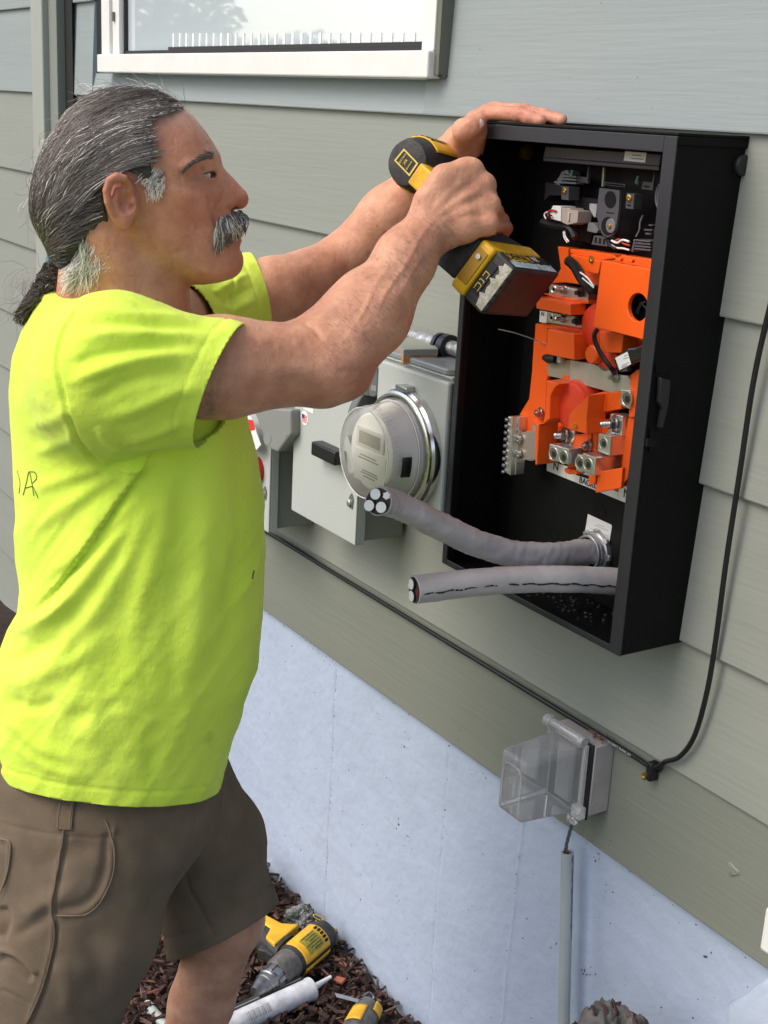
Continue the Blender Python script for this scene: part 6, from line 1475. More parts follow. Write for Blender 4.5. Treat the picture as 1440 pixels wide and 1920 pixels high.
# the side panel of the shirt seen inside the sleeve opening
lo_ = CUF_N - np.array([.16, .02, .17]); hi_ = CUF_N + np.array([.10, .17, .12])
Vq, Fq = surfnet(lambda P: torso(P) + .003, lo_, hi_, .004); cq = Vq[Fq].mean(1)
kq = (rc(cq, SH_N + np.array([0, 0, -.006]), CUF_N + (CUF_N - SH_N) * .6, .078, .073) < .012) & (cq > lo_ + .006).all(1) & (cq < hi_ - .006).all(1) & (cq[:, 1] < H0)
Fq = Fq[kq]; Vs = np.concatenate([Vs, Vq]); nf0 = len(Vs) - len(Vq); Fs = np.concatenate([Fs, Fq + nf0])
shirt = cut_mesh('shirt', Vs, Fs, [(HEM, lambda M: M[:, 2] < m2(200, 1300)[2]), (CN, lambda M: (np.linalg.norm(M - CUF_N, axis=1) < .14) & (M[:, 0] > CUF_N[0] - .07) & (torso(M) > .013) & (rc(M, SH_N, CUF_N + (CUF_N - SH_N) * .5, .081, .071) < .03)),
                                   (CF, lambda M: np.linalg.norm(M - CUF_F, axis=1) < .12), (COLR, lambda M: np.hypot(M[:, 0] - NECK[0] - .01, M[:, 1] - NECK[1]) < .112)], M_shirt, .0018)
def bvh_of(o_): return BVHTree.FromPolygons([v.co for v in o_.data.vertices], [p.vertices for p in o_.data.polygons])
bsh = bvh_of(shirt)
def drape(bv, pts, lift=.0008, sub=6):
    out = []
    q = catmull([Vector((x, y, 0)) for x, y in pts], sub)
    for p in q:
        d = ray(p.x, p.y).normalized(); h_ = bv.ray_cast(CAM, d)
        if h_[0] is None: continue
        nn = h_[1]; nn = nn if nn.dot(d) < 0 else -nn; out.append(h_[0] + nn * lift)
    return out
inkp = mat('pen_ink', (.10, .13, .06), .8)
q = MB()
for st in ([(33, 882), (38, 905), (36, 925)], [(44, 928), (50, 905), (55, 884), (60, 905), (64, 930)], [(47, 915), (55, 913), (62, 911)], [(57, 884), (66, 886), (69, 897), (60, 907)], [(60, 907), (66, 920), (72, 934)]):
    pp = drape(bsh, st, .0004)
    if len(pp) > 2: q.tube(pp, .00055, 5)
if q.v: q.build('pen_writing', inkp, shirt)
q = MB(); pp = drape(bsh, [(476, 1070), (474, 1078), (473, 1086)], .0003)
if len(pp) > 2: q.tube(pp, .0012, 5); q.build('small_tear', inkp, shirt)

# ---------------- shorts
def shorts_sdf(P):
    d = smin(chain(P, [m2(90, 1505, H0 - .028), m2(262, 1505, H0 - .02)], [.116, .104]), chain(P, [m2(85, 1500, H0 + .03), m2(262, 1500, H0 + .03)], [.118, .104]), .03)
    d = smin(d, chain(P, [m2(105, 1390, H0), m2(262, 1390, H0)], [.125, .120]), .03)
    d = smin(d, chain(P, [m2(166, 1560, 1.57), m2(130, 1735, 1.54), m2(70, 1900, 1.53), m2(5, 2120, 1.52)], [.120, .116, .108, .100], .02), .05)
    e = chain(P, [m2(325, 1478, 1.72), m2(382, 1580, 1.76), m2(414, 1720, 1.76), m2(416, 1830, 1.76)], [.088, .084, .082, .082], .03)
    return smin(d, e, .03)
lo = np.array([m2(5, 2120, 1.5)[0] - .15, 1.38, m2(5, 2080, 1.52)[2] - .05]); hi = np.array([m2(540, 1600, 1.76)[0] + .03, 1.90, m2(200, 1290)[2]])
Vp, Fp = surfnet(shorts_sdf, lo, hi, .0032, pad=1.8); Vp = relax(Vp, Fp, 3, .5)
HF = plane3(m2(531, 1690, 1.765), m2(300, 1797, 1.765), m2(408, 1768, 1.68)); HF = (HF[0], -HF[1] * np.sign(HF[1][2]))
HN = (m2(20, 2050, 1.52), np.array([-.2, 0, -.98]))
WAI = (m2(200, 1330, H0), np.array([0, 0, 1.]))
sf = [([(60, 1640), (120, 1600), (200, 1570)], 22, -.004, 0), ([(40, 1720), (90, 1690), (160, 1650)], 18, .005, 0), ([(20, 1760), (70, 1730), (100, 1700)], 12, -.005, 0),
      ([(240, 1560), (260, 1660), (240, 1760), (190, 1860)], 30, .005, 0), ([(300, 1560), (300, 1650), (270, 1740)], 24, -.005, 0), ([(150, 1730), (190, 1800), (180, 1880)], 24, -.005, 0), ([(110, 1790), (130, 1850), (120, 1910)], 18, .004, 0),
      ([(215, 1545), (207, 1590), (208, 1630), (190, 1680), (162, 1706), (140, 1712), (108, 1713)], 5, .0035, 9), ([(203, 1560), (198, 1620), (180, 1675), (150, 1700), (110, 1703)], 9, -.0045, 9),
      ([(120, 1556), (105, 1640), (96, 1700), (100, 1760), (78, 1850), (48, 1925)], 4, .0025, 9), ([(128, 1556), (113, 1640), (104, 1700), (108, 1760), (86, 1850), (56, 1925)], 4, -.0025, 9),
      ([(0, 1543), (50, 1556), (110, 1566), (200, 1572)], 3, -.0018, 9), ([(0, 1795), (25, 1800), (60, 1838)], 7, -.007, 9), ([(0, 1782), (30, 1790), (68, 1828)], 5, .004, 9), ([(0, 1855), (40, 1875), (55, 1885)], 3, -.002, 9),
      ([(0, 1572), (20, 1580), (14, 1640), (0, 1690)], 4, .003, 9), ([(0, 1700), (12, 1730), (0, 1760)], 10, -.008, 9),
      ([(345, 1625), (350, 1660), (372, 1700), (402, 1755)], 4, -.0025, 9), ([(480, 1470), (490, 1560), (470, 1650)], 22, .004, 0), ([(440, 1430), (430, 1540), (450, 1640)], 22, -.005, 0), ([(400, 1560), (440, 1660), (470, 1700)], 18, .003, 0), ([(350, 1700), (400, 1690), (450, 1650)], 16, -.003, 0), ([(380, 1520), (365, 1600), (345, 1680)], 12, -.004, 0)]
Nn, dsp = foldfield(Vp, Fp, sf)
dd = -pd(HF, Vp); okm = Vp[:, 1] > 1.65
dsp = dsp + np.where(okm & (Vp[:, 0] > m2(280, 1700, 1.76)[0]), -.002 * np.exp(-((dd - .034) / .002) ** 2), 0) + .002 * noise3(Vp, 18, 6) + .001 * noise3(Vp, 46, 7)
Vp = Vp + Nn * dsp[:, None]
M_short = mat('canvas_brown', (.205, .152, .100), .95, bump=1, bscale=1100, var=.22, vscale=12, spec=.08, sheen=.1)
shorts = cut_mesh('shorts', Vp, Fp, [(HF, lambda M: (M[:, 1] > 1.66) & (M[:, 0] > m2(250, 1700, 1.7)[0]) & (M[:, 2] < m2(400, 1600, 1.76)[2])), (HN, lambda M: M[:, 2] < m2(60, 1930, 1.52)[2]), (WAI, lambda M: M[:, 2] > m2(200, 1400)[2])], M_short, .002)
bso = bvh_of(shorts); thread = mat('brown_thread', (.20, .145, .09), .8)
q = MB(); c = drape(bso, [(128, 1500), (122, 1552)], .003, 8)
if len(c) > 3:
    c0 = drape(bso, [(127, 1490), (126, 1505), (122, 1530), (120, 1555)], .0032, 5); w_ = RH * .010
    q = MB()
    for i in range(len(c0) - 1): q.prism([c0[i] - w_, c0[i] + w_, c0[i + 1] + w_, c0[i + 1] - w_], FH * .0022)
    bl_ = q.build('belt_loop', M_short, shorts)
    q = MB()
    for s_ in (-1, 1): q.tube([p + RH * .0075 * s_ - FH * .0004 for p in c0], .0006, 5)
    q.build('belt_loop_stitching', thread, bl_)
for nm_, pts in (('pocket_piping', [(196, 1537), (206, 1560), (214, 1600), (209, 1645), (188, 1690), (163, 1713), (140, 1716), (106, 1716)]), ('side_seam', [(120, 1556), (106, 1640), (96, 1700), (101, 1760), (79, 1850), (50, 1918)]),
                 ('pocket_piping', [(0, 1573), (18, 1579), (19, 1600), (13, 1640), (1, 1676)])):
    pp = drape(bso, pts, .0008)
    if len(pp) > 3: q = MB(); q.tube(pp, .0011, 6); q.build(nm_, thread if nm_ == 'pocket_piping' else M_short, shorts)
# boots on the ground, below the picture
for (kn, an, nm_) in ((KNN, ANN_, 0), (KNF, ANF, 1)):
    def boot(P, an=an):
        a = np.array([an[0], an[1], .10]); d = chain(P, [a + np.array([0, 0, .10]), a + np.array([-.01, 0, -.02])], [.052, .05]); d = smin(d, chain(P, [a + np.array([-.04, 0, -.055]), a + np.array([.09, 0, -.055]), a + np.array([.15, 0, -.06])], [.045, .046, .040]), .03)
        return np.maximum(np.maximum(d, .004 - P[:, 2]), P[:, 2] - .20)
    Vb, Fb = surfnet(boot, np.array([an[0] - .13, an[1] - .09, -.02]), np.array([an[0] + .24, an[1] + .09, .24]), .005); mk('boot', toW(Vb), Fb, mat('boot_leather', (.10, .06, .035), .6, bump=.4, bscale=200), worker)

# ---------------- hair
HREGP = [(893, 216), (850, 214), (790, 212), (740, 222), (700, 268), (712, 330), (735, 400), (750, 470), (765, 540), (745, 590), (700, 590), (640, 556), (585, 528), (530, 535), (503, 580), (500, 640), (512, 700), (532, 745), (528, 800), (500, 850), (450, 920), (390, 985), (320, 1010), (262, 950), (225, 880), (178, 795), (145, 700), (150, 600), (180, 470), (230, 350), (310, 230), (395, 155), (500, 108), (640, 86), (760, 96), (850, 140), (905, 190)]
def hps(P_): return np.array([Z1s(x, y, max(0, min(.074, (samp(WoG, np.array([Z1(x, y)[0]]), np.array([Z1(x, y)[2]]))[0] - .004) if samp(DOG, np.array([Z1(x, y)[0]]), np.array([Z1(x, y)[2]]))[0] < -.02 else 0)))[[0, 2]] for x, y in P_])
HREG = smoothpoly(hps(HREGP), 1)
HRG = polydist(HREG, gg.astype(np.float32)).reshape(gs).astype(np.float32)
def hair_sdf(P):
    d = headF(P, True); d = smax(d, -(headF(P) + .0005), .0005) if False else d
    ang = np.arctan2(P[:, 2] - Z1(620, 640)[2], P[:, 0] - Z1(620, 640)[0]); rr_ = np.hypot(P[:, 2] - Z1(620, 640)[2], P[:, 0] - Z1(620, 640)[0])
    d = d + .0016 * noise3(np.stack([rr_ * 1.0, P[:, 1] * 1.2, ang * .02], 1), 210, 3)
    yy = np.abs(P[:, 1] - HC)
    fx = np.clip((P[:, 0] - Z1(560, 600)[0]) / .03, 0, 1); return smax(d, samp(HRG, P[:, 0], P[:, 2]) + .0065 * fx, .003)
Vr, Fr = surfnet(hair_sdf, np.array([gx0, HC - .10, gz0]), np.array([gx1, HC + .10, gz1]), .002, pad=3.5)
M_h = [mat('hair_dark', (.070, .056, .047), .5, spec=.35), mat('hair_mid', (.145, .118, .098), .5, spec=.35), mat('hair_grey', (.25, .215, .185), .5, spec=.35), mat('hair_white', (.82, .78, .71), .5)]
hair = mk('hair', toW(Vr), Fr, mat('hair_base', (.055, .047, .042), .8, var=.3, vscale=90), worker)
def hpt(x, z, off=0, side=1):
    """point on the hair surface of the profile plane position (x,z)"""
    w_ = float(shell_w(np.array([x]), np.array([z]), True)[0]); return Vector(toW([[x, HC - side * (w_ + off), z]])[0])
random.seed(21); cP = Z1(610, 640); tP = Z1(262, 938)
def polar(p): return math.hypot(p[0] - cP[0], p[1] - cP[2]), math.atan2(p[1] - cP[2], p[0] - cP[0])
rT, aT = polar((tP[0], tP[2])); aT = aT % (2 * math.pi)
strand_pts = []
class HairMB:
    def __init__(s): s.mb = MB()
    def add(s, pts, r, mi):
        s.mb.cur = mi; n_ = len(pts); s.mb.tube(pts, [r * (.6 + .4 * math.sin(math.pi * min(1, (i + .6) / n_ * 1.05))) for i in range(n_)], 3, caps=False)
hmb = HairMB()
xs = HREG[:, 0]; zs_ = HREG[:, 1]
def inreg(x, z): return samp(HRG, np.array([x]), np.array([z]))[0] < 0
cnt = 0
front = hps([(893, 214), (820, 205), (760, 212), (715, 250), (705, 290), (718, 350), (735, 400), (752, 470), (764, 505), (735, 560), (690, 575), (640, 552), (590, 530), (540, 532)])
while cnt < 7000:
    side = 1 if random.random() < .85 else -1
    if random.random() < .48:
        t_ = random.uniform(0, len(front) - 1.001); i = int(t_); p = front[i] * (1 - t_ + i) + front[i + 1] * (t_ - i); x, z = p[0] + random.gauss(-.003, .005), p[1] + random.gauss(0, .003)
    else:
        x = random.uniform(xs.min(), xs.max()); z = random.uniform(zs_.min(), zs_.max())
        if not inreg(x, z): continue
    r0, a0 = polar((x, z)); a0 = a0 % (2 * math.pi)
    if a0 > aT + .25: 
        if a0 > 5.3: a0 -= 2 * math.pi
        else: continue
    bias = random.gauss(0, .0034); off0 = random.uniform(.0010, .0040); wav = random.uniform(0, 6.28); wa = random.gauss(0, .0024); n_ = 14; endf = random.uniform(.55, 1.0) if random.random() < .2 else 1.0
    pts = []; topz = Z1(600, 110)[2]
    ux = (x - tP[0]) / (600 * S1); up_ = (topz - z) / (300 * S1); kq_ = .16 + .34 * max(0, min(1.4, up_)) + random.gauss(0, .03); bul_ = 120 * S1 * max(0, 1 - max(0, min(1, ux))) * max(0, min(1, (z - tP[2]) / (500 * S1)))
    CX = tP[0] + kq_ * (x - tP[0]) - bul_; CZ = z - (random.uniform(20, 110) * S1) * max(0, min(1, (z - tP[2]) / (400 * S1)))
    for k in range(n_):
        f_ = k / (n_ - 1) * endf
        X_ = x * (1 - f_) ** 2 + 2 * CX * f_ * (1 - f_) + tP[0] * f_ * f_; Z_ = z * (1 - f_) ** 2 + 2 * CZ * f_ * (1 - f_) + tP[2] * f_ * f_
        wv = bias * math.sin(f_ * math.pi) + wa * math.sin(f_ * 7 + wav); X_ += wv; Z_ += wv * .5; dx_, dz_ = X_ - cP[0], Z_ - cP[2]; r_ = math.hypot(dx_, dz_) + 1e-6; a = math.atan2(dz_, dx_)
        D_ = samp(DOG, np.array([X_]), np.array([Z_]))[0]
        if D_ > -.0006:   # stay inside the silhouette
            sc_ = 1 - (D_ + .0006) / r_; X_, Z_ = cP[0] + r_ * sc_ * math.cos(a), cP[2] + r_ * sc_ * math.sin(a)
        pts.append(hpt(X_, Z_, off0 * (1 - f_ * .4), side))
    ec_ = Z1s(584, 652, .08)[[0, 2]]
    if any(((toM(p)[0] - ec_[0]) / (74 * S1)) ** 2 + ((toM(p)[2] - ec_[1]) / (112 * S1)) ** 2 < 1 for p in pts): cnt += .34; continue
    pw_ = [.30, .38, .28, .04] if x < Z1(690, 300)[0] else [.26, .34, .32, .08]
    if z < Z1(700, 500)[2] and x > Z1(640, 500)[0]: pw_ = [.05, .2, .4, .35]
    hmb.add(pts, random.uniform(.0002, .00042), random.choices((0, 1, 2, 3), pw_)[0]); cnt += 1
hmb.mb.build('strands', M_h, hair)
# flyaway hairs
fm = HairMB()
for k in range(110):
    a = random.uniform(.9, 3.7); r_ = polar((Z1(640, 100)[0], Z1(640, 100)[2]))[0]
    # find the silhouette radius in this direction
    for rr_ in np.arange(.13, .05, -.002):
        if samp(DOG, np.array([cP[0] + rr_ * math.cos(a)]), np.array([cP[2] + rr_ * math.sin(a)]))[0] < 0: break
    y0 = random.uniform(-.03, .05); pts = []; L_ = random.uniform(.010, .034); aa = a; x, z = cP[0] + rr_ * math.cos(a), cP[2] + rr_ * math.sin(a); hd = a + random.uniform(.6, 1.5)
    for j in range(9):
        pts.append(Vector(toW([[x, HC - y0, z]])[0])); hd += random.gauss(.10, .22); x += math.cos(hd) * L_ / 8; z += math.sin(hd) * L_ / 8; y0 += random.gauss(0, .001)
    fm.add(pts, .00022, random.choice((1, 2, 2, 3)))
fm.mb.build('flyaway_hairs', M_h, hair)
# white nape hair and curls behind the neck
nm = HairMB()
for k in range(1500):
    s_ = random.uniform(0, 1); side = 1 if random.random() < .8 else -1
    a_ = Vector((random.uniform(395, 540), random.uniform(800, 990))); e_ = Vector((random.uniform(300, 480), random.uniform(985, 1105)))
    A_ = Z1s(a_.x, a_.y, .05); B_ = Z1s(e_.x, e_.y, .045); y0 = random.uniform(.055, .068) ; y1 = random.uniform(.02, .068); pts = []; ph = random.uniform(0, 6.3); am = random.uniform(.0008, .0032); fq = random.uniform(5, 12)
    for j in range(12):
        f_ = j / 11; x = A_[0] + (B_[0] - A_[0]) * f_ + am * math.sin(fq * f_ + ph); z = A_[2] + (B_[2] - A_[2]) * f_ + am * math.cos(fq * f_ * .8 + ph); y = y0 + (y1 - y0) * f_ + am * math.sin(fq * f_ + 1 + ph)
        pts.append(Vector(toW([[x, HC - side * y, z]])[0]))
    nm.add(pts, random.uniform(.00022, .00042), random.choices((1, 2, 3), (.03, .15, .82))[0])
nm.mb.build('nape_curls', M_h, hair)
# ponytail
pc = [Z1(262, 935), Z1(258, 985), Z1(246, 1035), Z1(222, 1090), Z1(190, 1140), Z1(170, 1190), Z1(176, 1235)]
pc = [np.array([p[0], HC - .004, p[2]]) for p in pc]; pr_ = [.009, .017, .021, .024, .025, .022, .013]
pm = HairMB()
for k in range(1700):
    th = random.uniform(0, 6.283); rad_ = math.sqrt(random.random()) * 1.05; ph = random.uniform(0, 6.3); fq = random.uniform(3, 9); am = random.uniform(.05, .35); pts = []; st = random.choice((0, 0, 0, 1, 2)); en = random.randint(4, 6)
    P0 = catmull([Vector(p) for p in pc[st:en + 1]], 4)
    for j, p in enumerate(P0):
        g_ = (st + j / 4); i = min(int(g_), 5); r_ = pr_[i] * (1 - g_ + i) + pr_[min(i + 1, 6)] * (g_ - i); r_ *= rad_ * (1 + am * math.sin(fq * g_ + ph))
        a = th + .55 * math.sin(fq * .8 * g_ + ph); pts.append(Vector(toW([[p.x + r_ * math.cos(a) * .9, p.y + r_ * math.sin(a), p.z + r_ * math.cos(a) * .45 + .002 * math.sin(fq * 2 * g_)]])[0]))
    if len(pts) > 2: pm.add(pts, random.uniform(.0003, .0006), random.choices((0, 1, 2, 3), (.6, .27, .1, .03))[0])
for k in range(70):   # loose wisps
    x, z = Z1(random.uniform(110, 240), random.uniform(980, 1230))[[0, 2]]; hd = random.uniform(2, 4.5); pts = []; y0 = HC - random.uniform(-.02, .03)
    for j in range(8): pts.append(Vector(toW([[x, y0, z]])[0])); hd += random.gauss(.25, .3); x += math.cos(hd) * .006; z += math.sin(hd) * .006
    pm.add(pts, .00022, random.choice((1, 2, 2)))
pt_ = pm.mb.build('ponytail', M_h, hair)
q = MB(); tc_ = Vector(toW([pc[0] + np.array([.001, 0, -.004])])[0]); axd = (RH * -.1 + Vector((0, 0, -1))).normalized(); uu_ = axd.orthogonal().normalized(); vv_ = axd.cross(uu_)
q.tube([tc_ + (uu_ * math.cos(a) + vv_ * math.sin(a)) * .0085 + axd * .002 * math.sin(3 * a) for a in [k * 2 * math.pi / 20 for k in range(21)]], .0028, 8, caps=False)
q.build('hair_tie', mat('hair_tie_blue', (.10, .25, .34), .7), hair)
# ---------------- moustache, brow, sideburn
def skinpt(zx, zy, off=0, side=1):
    y = .05
    for _ in range(4):
        a = Z1s(zx, zy, y * side); w_ = float(shell_w(np.array([a[0]]), np.array([a[2]]))[0]); y = w_
    a = Z1s(zx, zy, y * side); return Vector(toW([[a[0], HC - side * (w_ + off), a[2]]])[0])
def bez(a, b, c, t_): return (a[0] * (1 - t_) ** 2 + 2 * b[0] * t_ * (1 - t_) + c[0] * t_ * t_, a[1] * (1 - t_) ** 2 + 2 * b[1] * t_ * (1 - t_) + c[1] * t_ * t_)
mm = HairMB()
for k in range(1500):
    f_ = random.random(); side = 1 if random.random() < .78 else -1
    s0 = (1160 - 105 * f_ + random.gauss(0, 6), 706 + 42 * f_ + random.uniform(-6, 40)); e0 = (1186 - 130 * f_ ** 1.3 + random.gauss(0, 10), 778 + 108 * f_ ** 1.1 + random.uniform(-20, 22))
    if f_ > .75 and random.random() < .4: e0 = (e0[0] - random.uniform(5, 25), e0[1] + random.uniform(5, 35))
    midp = ((s0[0] + e0[0]) / 2 + (1 - f_) * 14 - f_ * 12 + random.gauss(0, 4), (s0[1] + e0[1]) / 2); pts = []; ph = random.uniform(0, 6.3); bul = random.uniform(.002, .0055)
    for j in range(8):
        t_ = j / 7; x, y = bez(s0, midp, e0, t_); x = min(x, 1162 if t_ < .2 else 1182); y2 = min(y, 1000)
        p = skinpt(min(x, 1160), y2, bul * math.sin(math.pi * (.12 + .75 * t_)) + .0012 * math.sin(5 * t_ + ph), side)
        p = p + RH * (.004 * math.sin(math.pi * t_ * .9) * (1 - f_) + max(0, x - 1160) * S1)
        pts.append(p)
    dark = max(0, .55 - f_ * .3) if s0[1] < 735 else .12
    mm.add(pts, random.uniform(.00025, .00045), random.choices((0, 1, 2, 3), (dark * 1.2, .28, .36, .36))[0])
mm.mb.build('moustache', M_h, worker)
bm_ = HairMB()
for k in range(300):
    f_ = random.random(); x = 1042 - 145 * f_; y = 438 + 8 * f_ + 70 * f_ ** 2.2; th_ = 17 * (1 - f_ * .65); y += random.uniform(-th_, th_); dx = random.uniform(-26, -10); dy = random.uniform(-12, 8) + 10 * f_; pts = [skinpt(x - 6, y, .0004), skinpt(x - 6 + dx * .5, y + dy * .5 - 2, .0026), skinpt(x - 6 + dx, y + dy, .0022)]
    bm_.add(pts, random.uniform(.00022, .00036), random.choices((0, 1, 2), (.62 - .35 * f_, .3, .1 + .2 * f_))[0])
bm_.mb.build('eyebrow', M_h, worker); bm_ = HairMB()
for k in range(160):
    f_ = random.random(); x = 1042 - 100 * f_; y = 440 + 20 * f_ + random.uniform(-14, 14); bm_.add([skinpt(x, y, .0004, -1), skinpt(x - 8, y - 2, .0028, -1), skinpt(x - 18, y, .002, -1)], .0004, random.choice((0, 0, 1)))
bm_.mb.build('eyebrow', M_h, worker)
sb_ = HairMB()
for k in range(210):
    f_ = random.random(); x = random.triangular(640, 790, 735); y = random.uniform(490, 560) + (x - 640) * .22; dx = random.uniform(-26, 12); dy = random.uniform(8, 46)
    if random.random() < .45: continue
    wavy = random.gauss(0, 5); pts = [skinpt(x + 18, y - 14, .0006), skinpt(x + 10 + wavy, y + 8, .003), skinpt(x + dx * .4 + wavy, y + dy * .6, .004), skinpt(x + dx, y + dy, .0025)]
    sb_.add(pts, random.uniform(.00022, .00038), random.choices((1, 2, 3), (.15, .3, .55))[0])
for k in range(80):
    x = random.triangular(700, 795, 760); y = random.uniform(545, 618); sb_.add([skinpt(x, y, .0006), skinpt(x + random.gauss(0, 6), y + 22, .0045), skinpt(x + random.gauss(0, 10), y + random.uniform(35, 58), .0035)], .0003, 3)
sb_.mb.build('sideburn', M_h, worker)
# upper lash line
q = MB()
for s_ in (1,):
    pts = []
    for az_ in np.linspace(-.5, 1.2, 9):
        up = .0041 * math.cos(min(1.57, max(-1.57, (az_ - .15) * 1.25))) + .0006; pts.append(Vector(toW([[EYEC[0] + math.cos(az_) * .0147, HC - (EYEC[1] + math.sin(az_) * .0147), EYEC[2] + up]])[0]))
    q.tube(pts, [.0004] + [.0009] * 7 + [.0003], 5)
q.build('eyelashes', M_h[0], worker)
# fine forearm hair
am_ = HairMB(); random.seed(31); mba = MATS['hair_mid']
bb_ = BVHTree.FromPolygons([tuple(v) for v in toW(Va)], [tuple(f) for f in Fa.tolist()])
for k in range(900):
    t_ = random.uniform(.1, 1.0); c = ELB_N * (1 - t_) + WR_N * t_; px0, py0 = pixM(np.array([c])); h_ = bb_.ray_cast(CAM, ray(px0[0] + random.uniform(-60, 60), py0[0] + random.uniform(-60, 60)).normalized())
    if h_[0] is None: continue
    nn = h_[1] if h_[1].dot(ray(px0[0], py0[0])) < 0 else -h_[1]; d_ = Vector((0, 0, -1)) * .5 + FH * .2 + RH * .5; d_ = (d_ - nn * d_.dot(nn)).normalized(); L_ = random.uniform(.004, .010)
    am_.add([h_[0] - nn * .0003, h_[0] + nn * .001 + d_ * L_ * .5, h_[0] + nn * .0014 + d_ * L_ + Vector((0, 0, -.001))], .00010, 1)
am_.mb.build('arm_hair', M_h, worker)
# ------------------------------------------------------------------ cordless drills
M_yel = mat('tool_yellow', (.86, .50, .02), .42, vscale=30, col2=(.66, .36, .02), bump=.2, bscale=150, specks=((.06, .04, .03), 120, -.16))
M_rub = mat('tool_rubber', (.018, .018, .019), .6, bump=.5, bscale=400, var=.3, vscale=60, col2=(.05, .048, .045))
M_gear = mat('gear_case', (.07, .068, .065), .45, var=.5, vscale=60, col2=(.16, .15, .14), bump=.3, bscale=200)
M_chk = mat('chuck_metal', (.30, .30, .31), .32, metal=.9, var=.3, vscale=80)
M_gold = mat('gold_print', (.72, .56, .10), .5)
M_torn = mat('torn_label', (.72, .70, .62), .75, col2=(.05, .28, .42), vscale=48, bump=.6, bscale=200, detail=8)
M_resid = mat('label_residue', (.60, .55, .50), .8, col2=(.30, .30, .20), vscale=60, bump=1, bscale=300, detail=8)
M_btm = mat('battery_underside', (.035, .013, .013), .4, var=.3, vscale=20, bump=.2, bscale=100)
def drill(name, K, A, B, C, label, battery=True, SC=-.232, A0=.044, AS=1.0, RS=1.0, HS=0.0):
    def T(a, b, c): return K + A * a + B * b + C * c
    e = empty(name, T(.06, .0375, -.1), label, 'drill', 'cordless drills')
    bc = .0375
    def ax_(a): return A0 + (a - .044) * AS
    def ring(prof, n=28, a0=0, a1=2 * math.pi, sc=None):   # lathe about the tool axis; angle from -B towards -C
        sc = SC; prof = [(ax_(a), r_ * RS) for a, r_ in prof]
        q = MB(); full = abs(a1 - a0 - 2 * math.pi) < 1e-6; m_ = n if full else n + 1; vs = []
        for (a, r_) in prof:
            for k in range(m_):
                th = a0 + (a1 - a0) * k / n; vs.append(T(a, bc, sc) - B * math.cos(th) * r_ - C * math.sin(th) * r_)
        fs = [(i * m_ + k, i * m_ + (k + 1) % m_, (i + 1) * m_ + (k + 1) % m_, (i + 1) * m_ + k) for i in range(len(prof) - 1) for k in range(n)]
        q.add(vs, fs)
        if prof[0][1] > 0.001 and full: q.f.append(tuple(range(m_ - 1, -1, -1))); q.mi.append(0)
        if prof[-1][1] > 0.001 and full: q.f.append(tuple((len(prof) - 1) * m_ + k for k in range(m_))); q.mi.append(0)
        return q
    hs = ring([(.044, .020), (.046, .0265), (.056, .0305), (.075, .0320), (.120, .0315), (.126, .029)]).build('motor_housing', M_rub, e, angle=30)
    ring([(.124, .0285), (.130, .0290), (.150, .0275), (.156, .024)]).build('gear_case', M_gear, e, angle=30)
    g = ring([(.156, .0215), (.158, .0225), (.172, .0220), (.174, .0190), (.188, .0165), (.198, .0100), (.199, .004)])
    for k in range(10):
        th = k * .628; g.obox(T(ax_(.163), bc, SC) - B * math.cos(th) * .0228 * RS - C * math.sin(th) * .0228 * RS, A * .006, (B * math.sin(th) - C * math.cos(th)) * .0028, (-B * math.cos(th) - C * math.sin(th)) * .0012)
    ch = g.build('chuck', M_rub if battery else M_chk, e, angle=25)
    if not battery: ring([(.174, .0205), (.180, .0200), (.181, .0175), (.190, .0150), (.200, .0105), (.2005, .005)]).build('chuck_jaws', M_chk, ch, angle=25)
    else: 
        g = ring([(.199, .0036), (.235, .0036), (.236, .0058), (.262, .0058), (.263, .003), (.285, .003)], 12); g.build('driver_bit', M_steel, e, angle=30)
        g = ring([(.262, .0095), (.272, .0095)], 8); g.build('gold_collar', mat('old_brass', (.25, .17, .03), .4, metal=.8), e)
    # yellow side panels, on the camera side and the far side
    for s_ in (0, 1):
        a0, a1 = (rad(-28), rad(82)) if s_ == 0 else (rad(98), rad(208))
        q = ring([(.066, .0326), (.068, .0340), (.118, .0336), (.120, .0322)], 14, a0, a1); yp = q.build('side_panel', M_yel, e, angle=50); sm = yp.modifiers.new('s', 'SOLIDIFY'); sm.thickness = .0015
        if s_ == 0:
            q = ring([(.078, .0347), (.110, .0345)], 12, rad(4), rad(62)); lb_ = q.build('rating_plate', mat('rating_plate', (.42, .36, .03), .4, var=.5, vscale=90, col2=(.16, .14, .02)), yp)
            q = MB()
            for k in range(6):
                th0, th1 = rad(8 + k * 9), rad(10.5 + k * 9); p_ = []
                for (a, th) in ((.081, th0), (.107 - .004 * (k % 3), th0), (.107 - .004 * (k % 3), th1), (.081, th1)): p_.append(T(ax_(a), bc, SC) - B * math.cos(th) * .0350 * RS - C * math.sin(th) * .0350 * RS)
                q.add(p_, [(0, 1, 2, 3)])
            q.build('print_lines', M_ink, lb_)
            q = MB()
            for k in range(5):
                th = rad(5 + k * 13); q.obox(T(ax_(.0725), bc, SC) - B * math.cos(th) * .0338 * RS - C * math.sin(th) * .0338 * RS, A * .0028, (B * math.sin(th) - C * math.cos(th)) * .0016, (B * math.cos(th) + C * math.sin(th)) * .0012)
            q.build('vent_slots', M_hole, yp)
    # back cap badge
    def onback(u, v, w=.0): return T(A0 - .0002 - w, bc, SC) - B * u * 1.2 - C * v * 1.2
    q = MB(); fr = [(-.0095, -.015), (.0095, -.015), (.0105, .013), (-.0085, .015)]; inn = [(x * .82, y * .86) for x, y in fr]
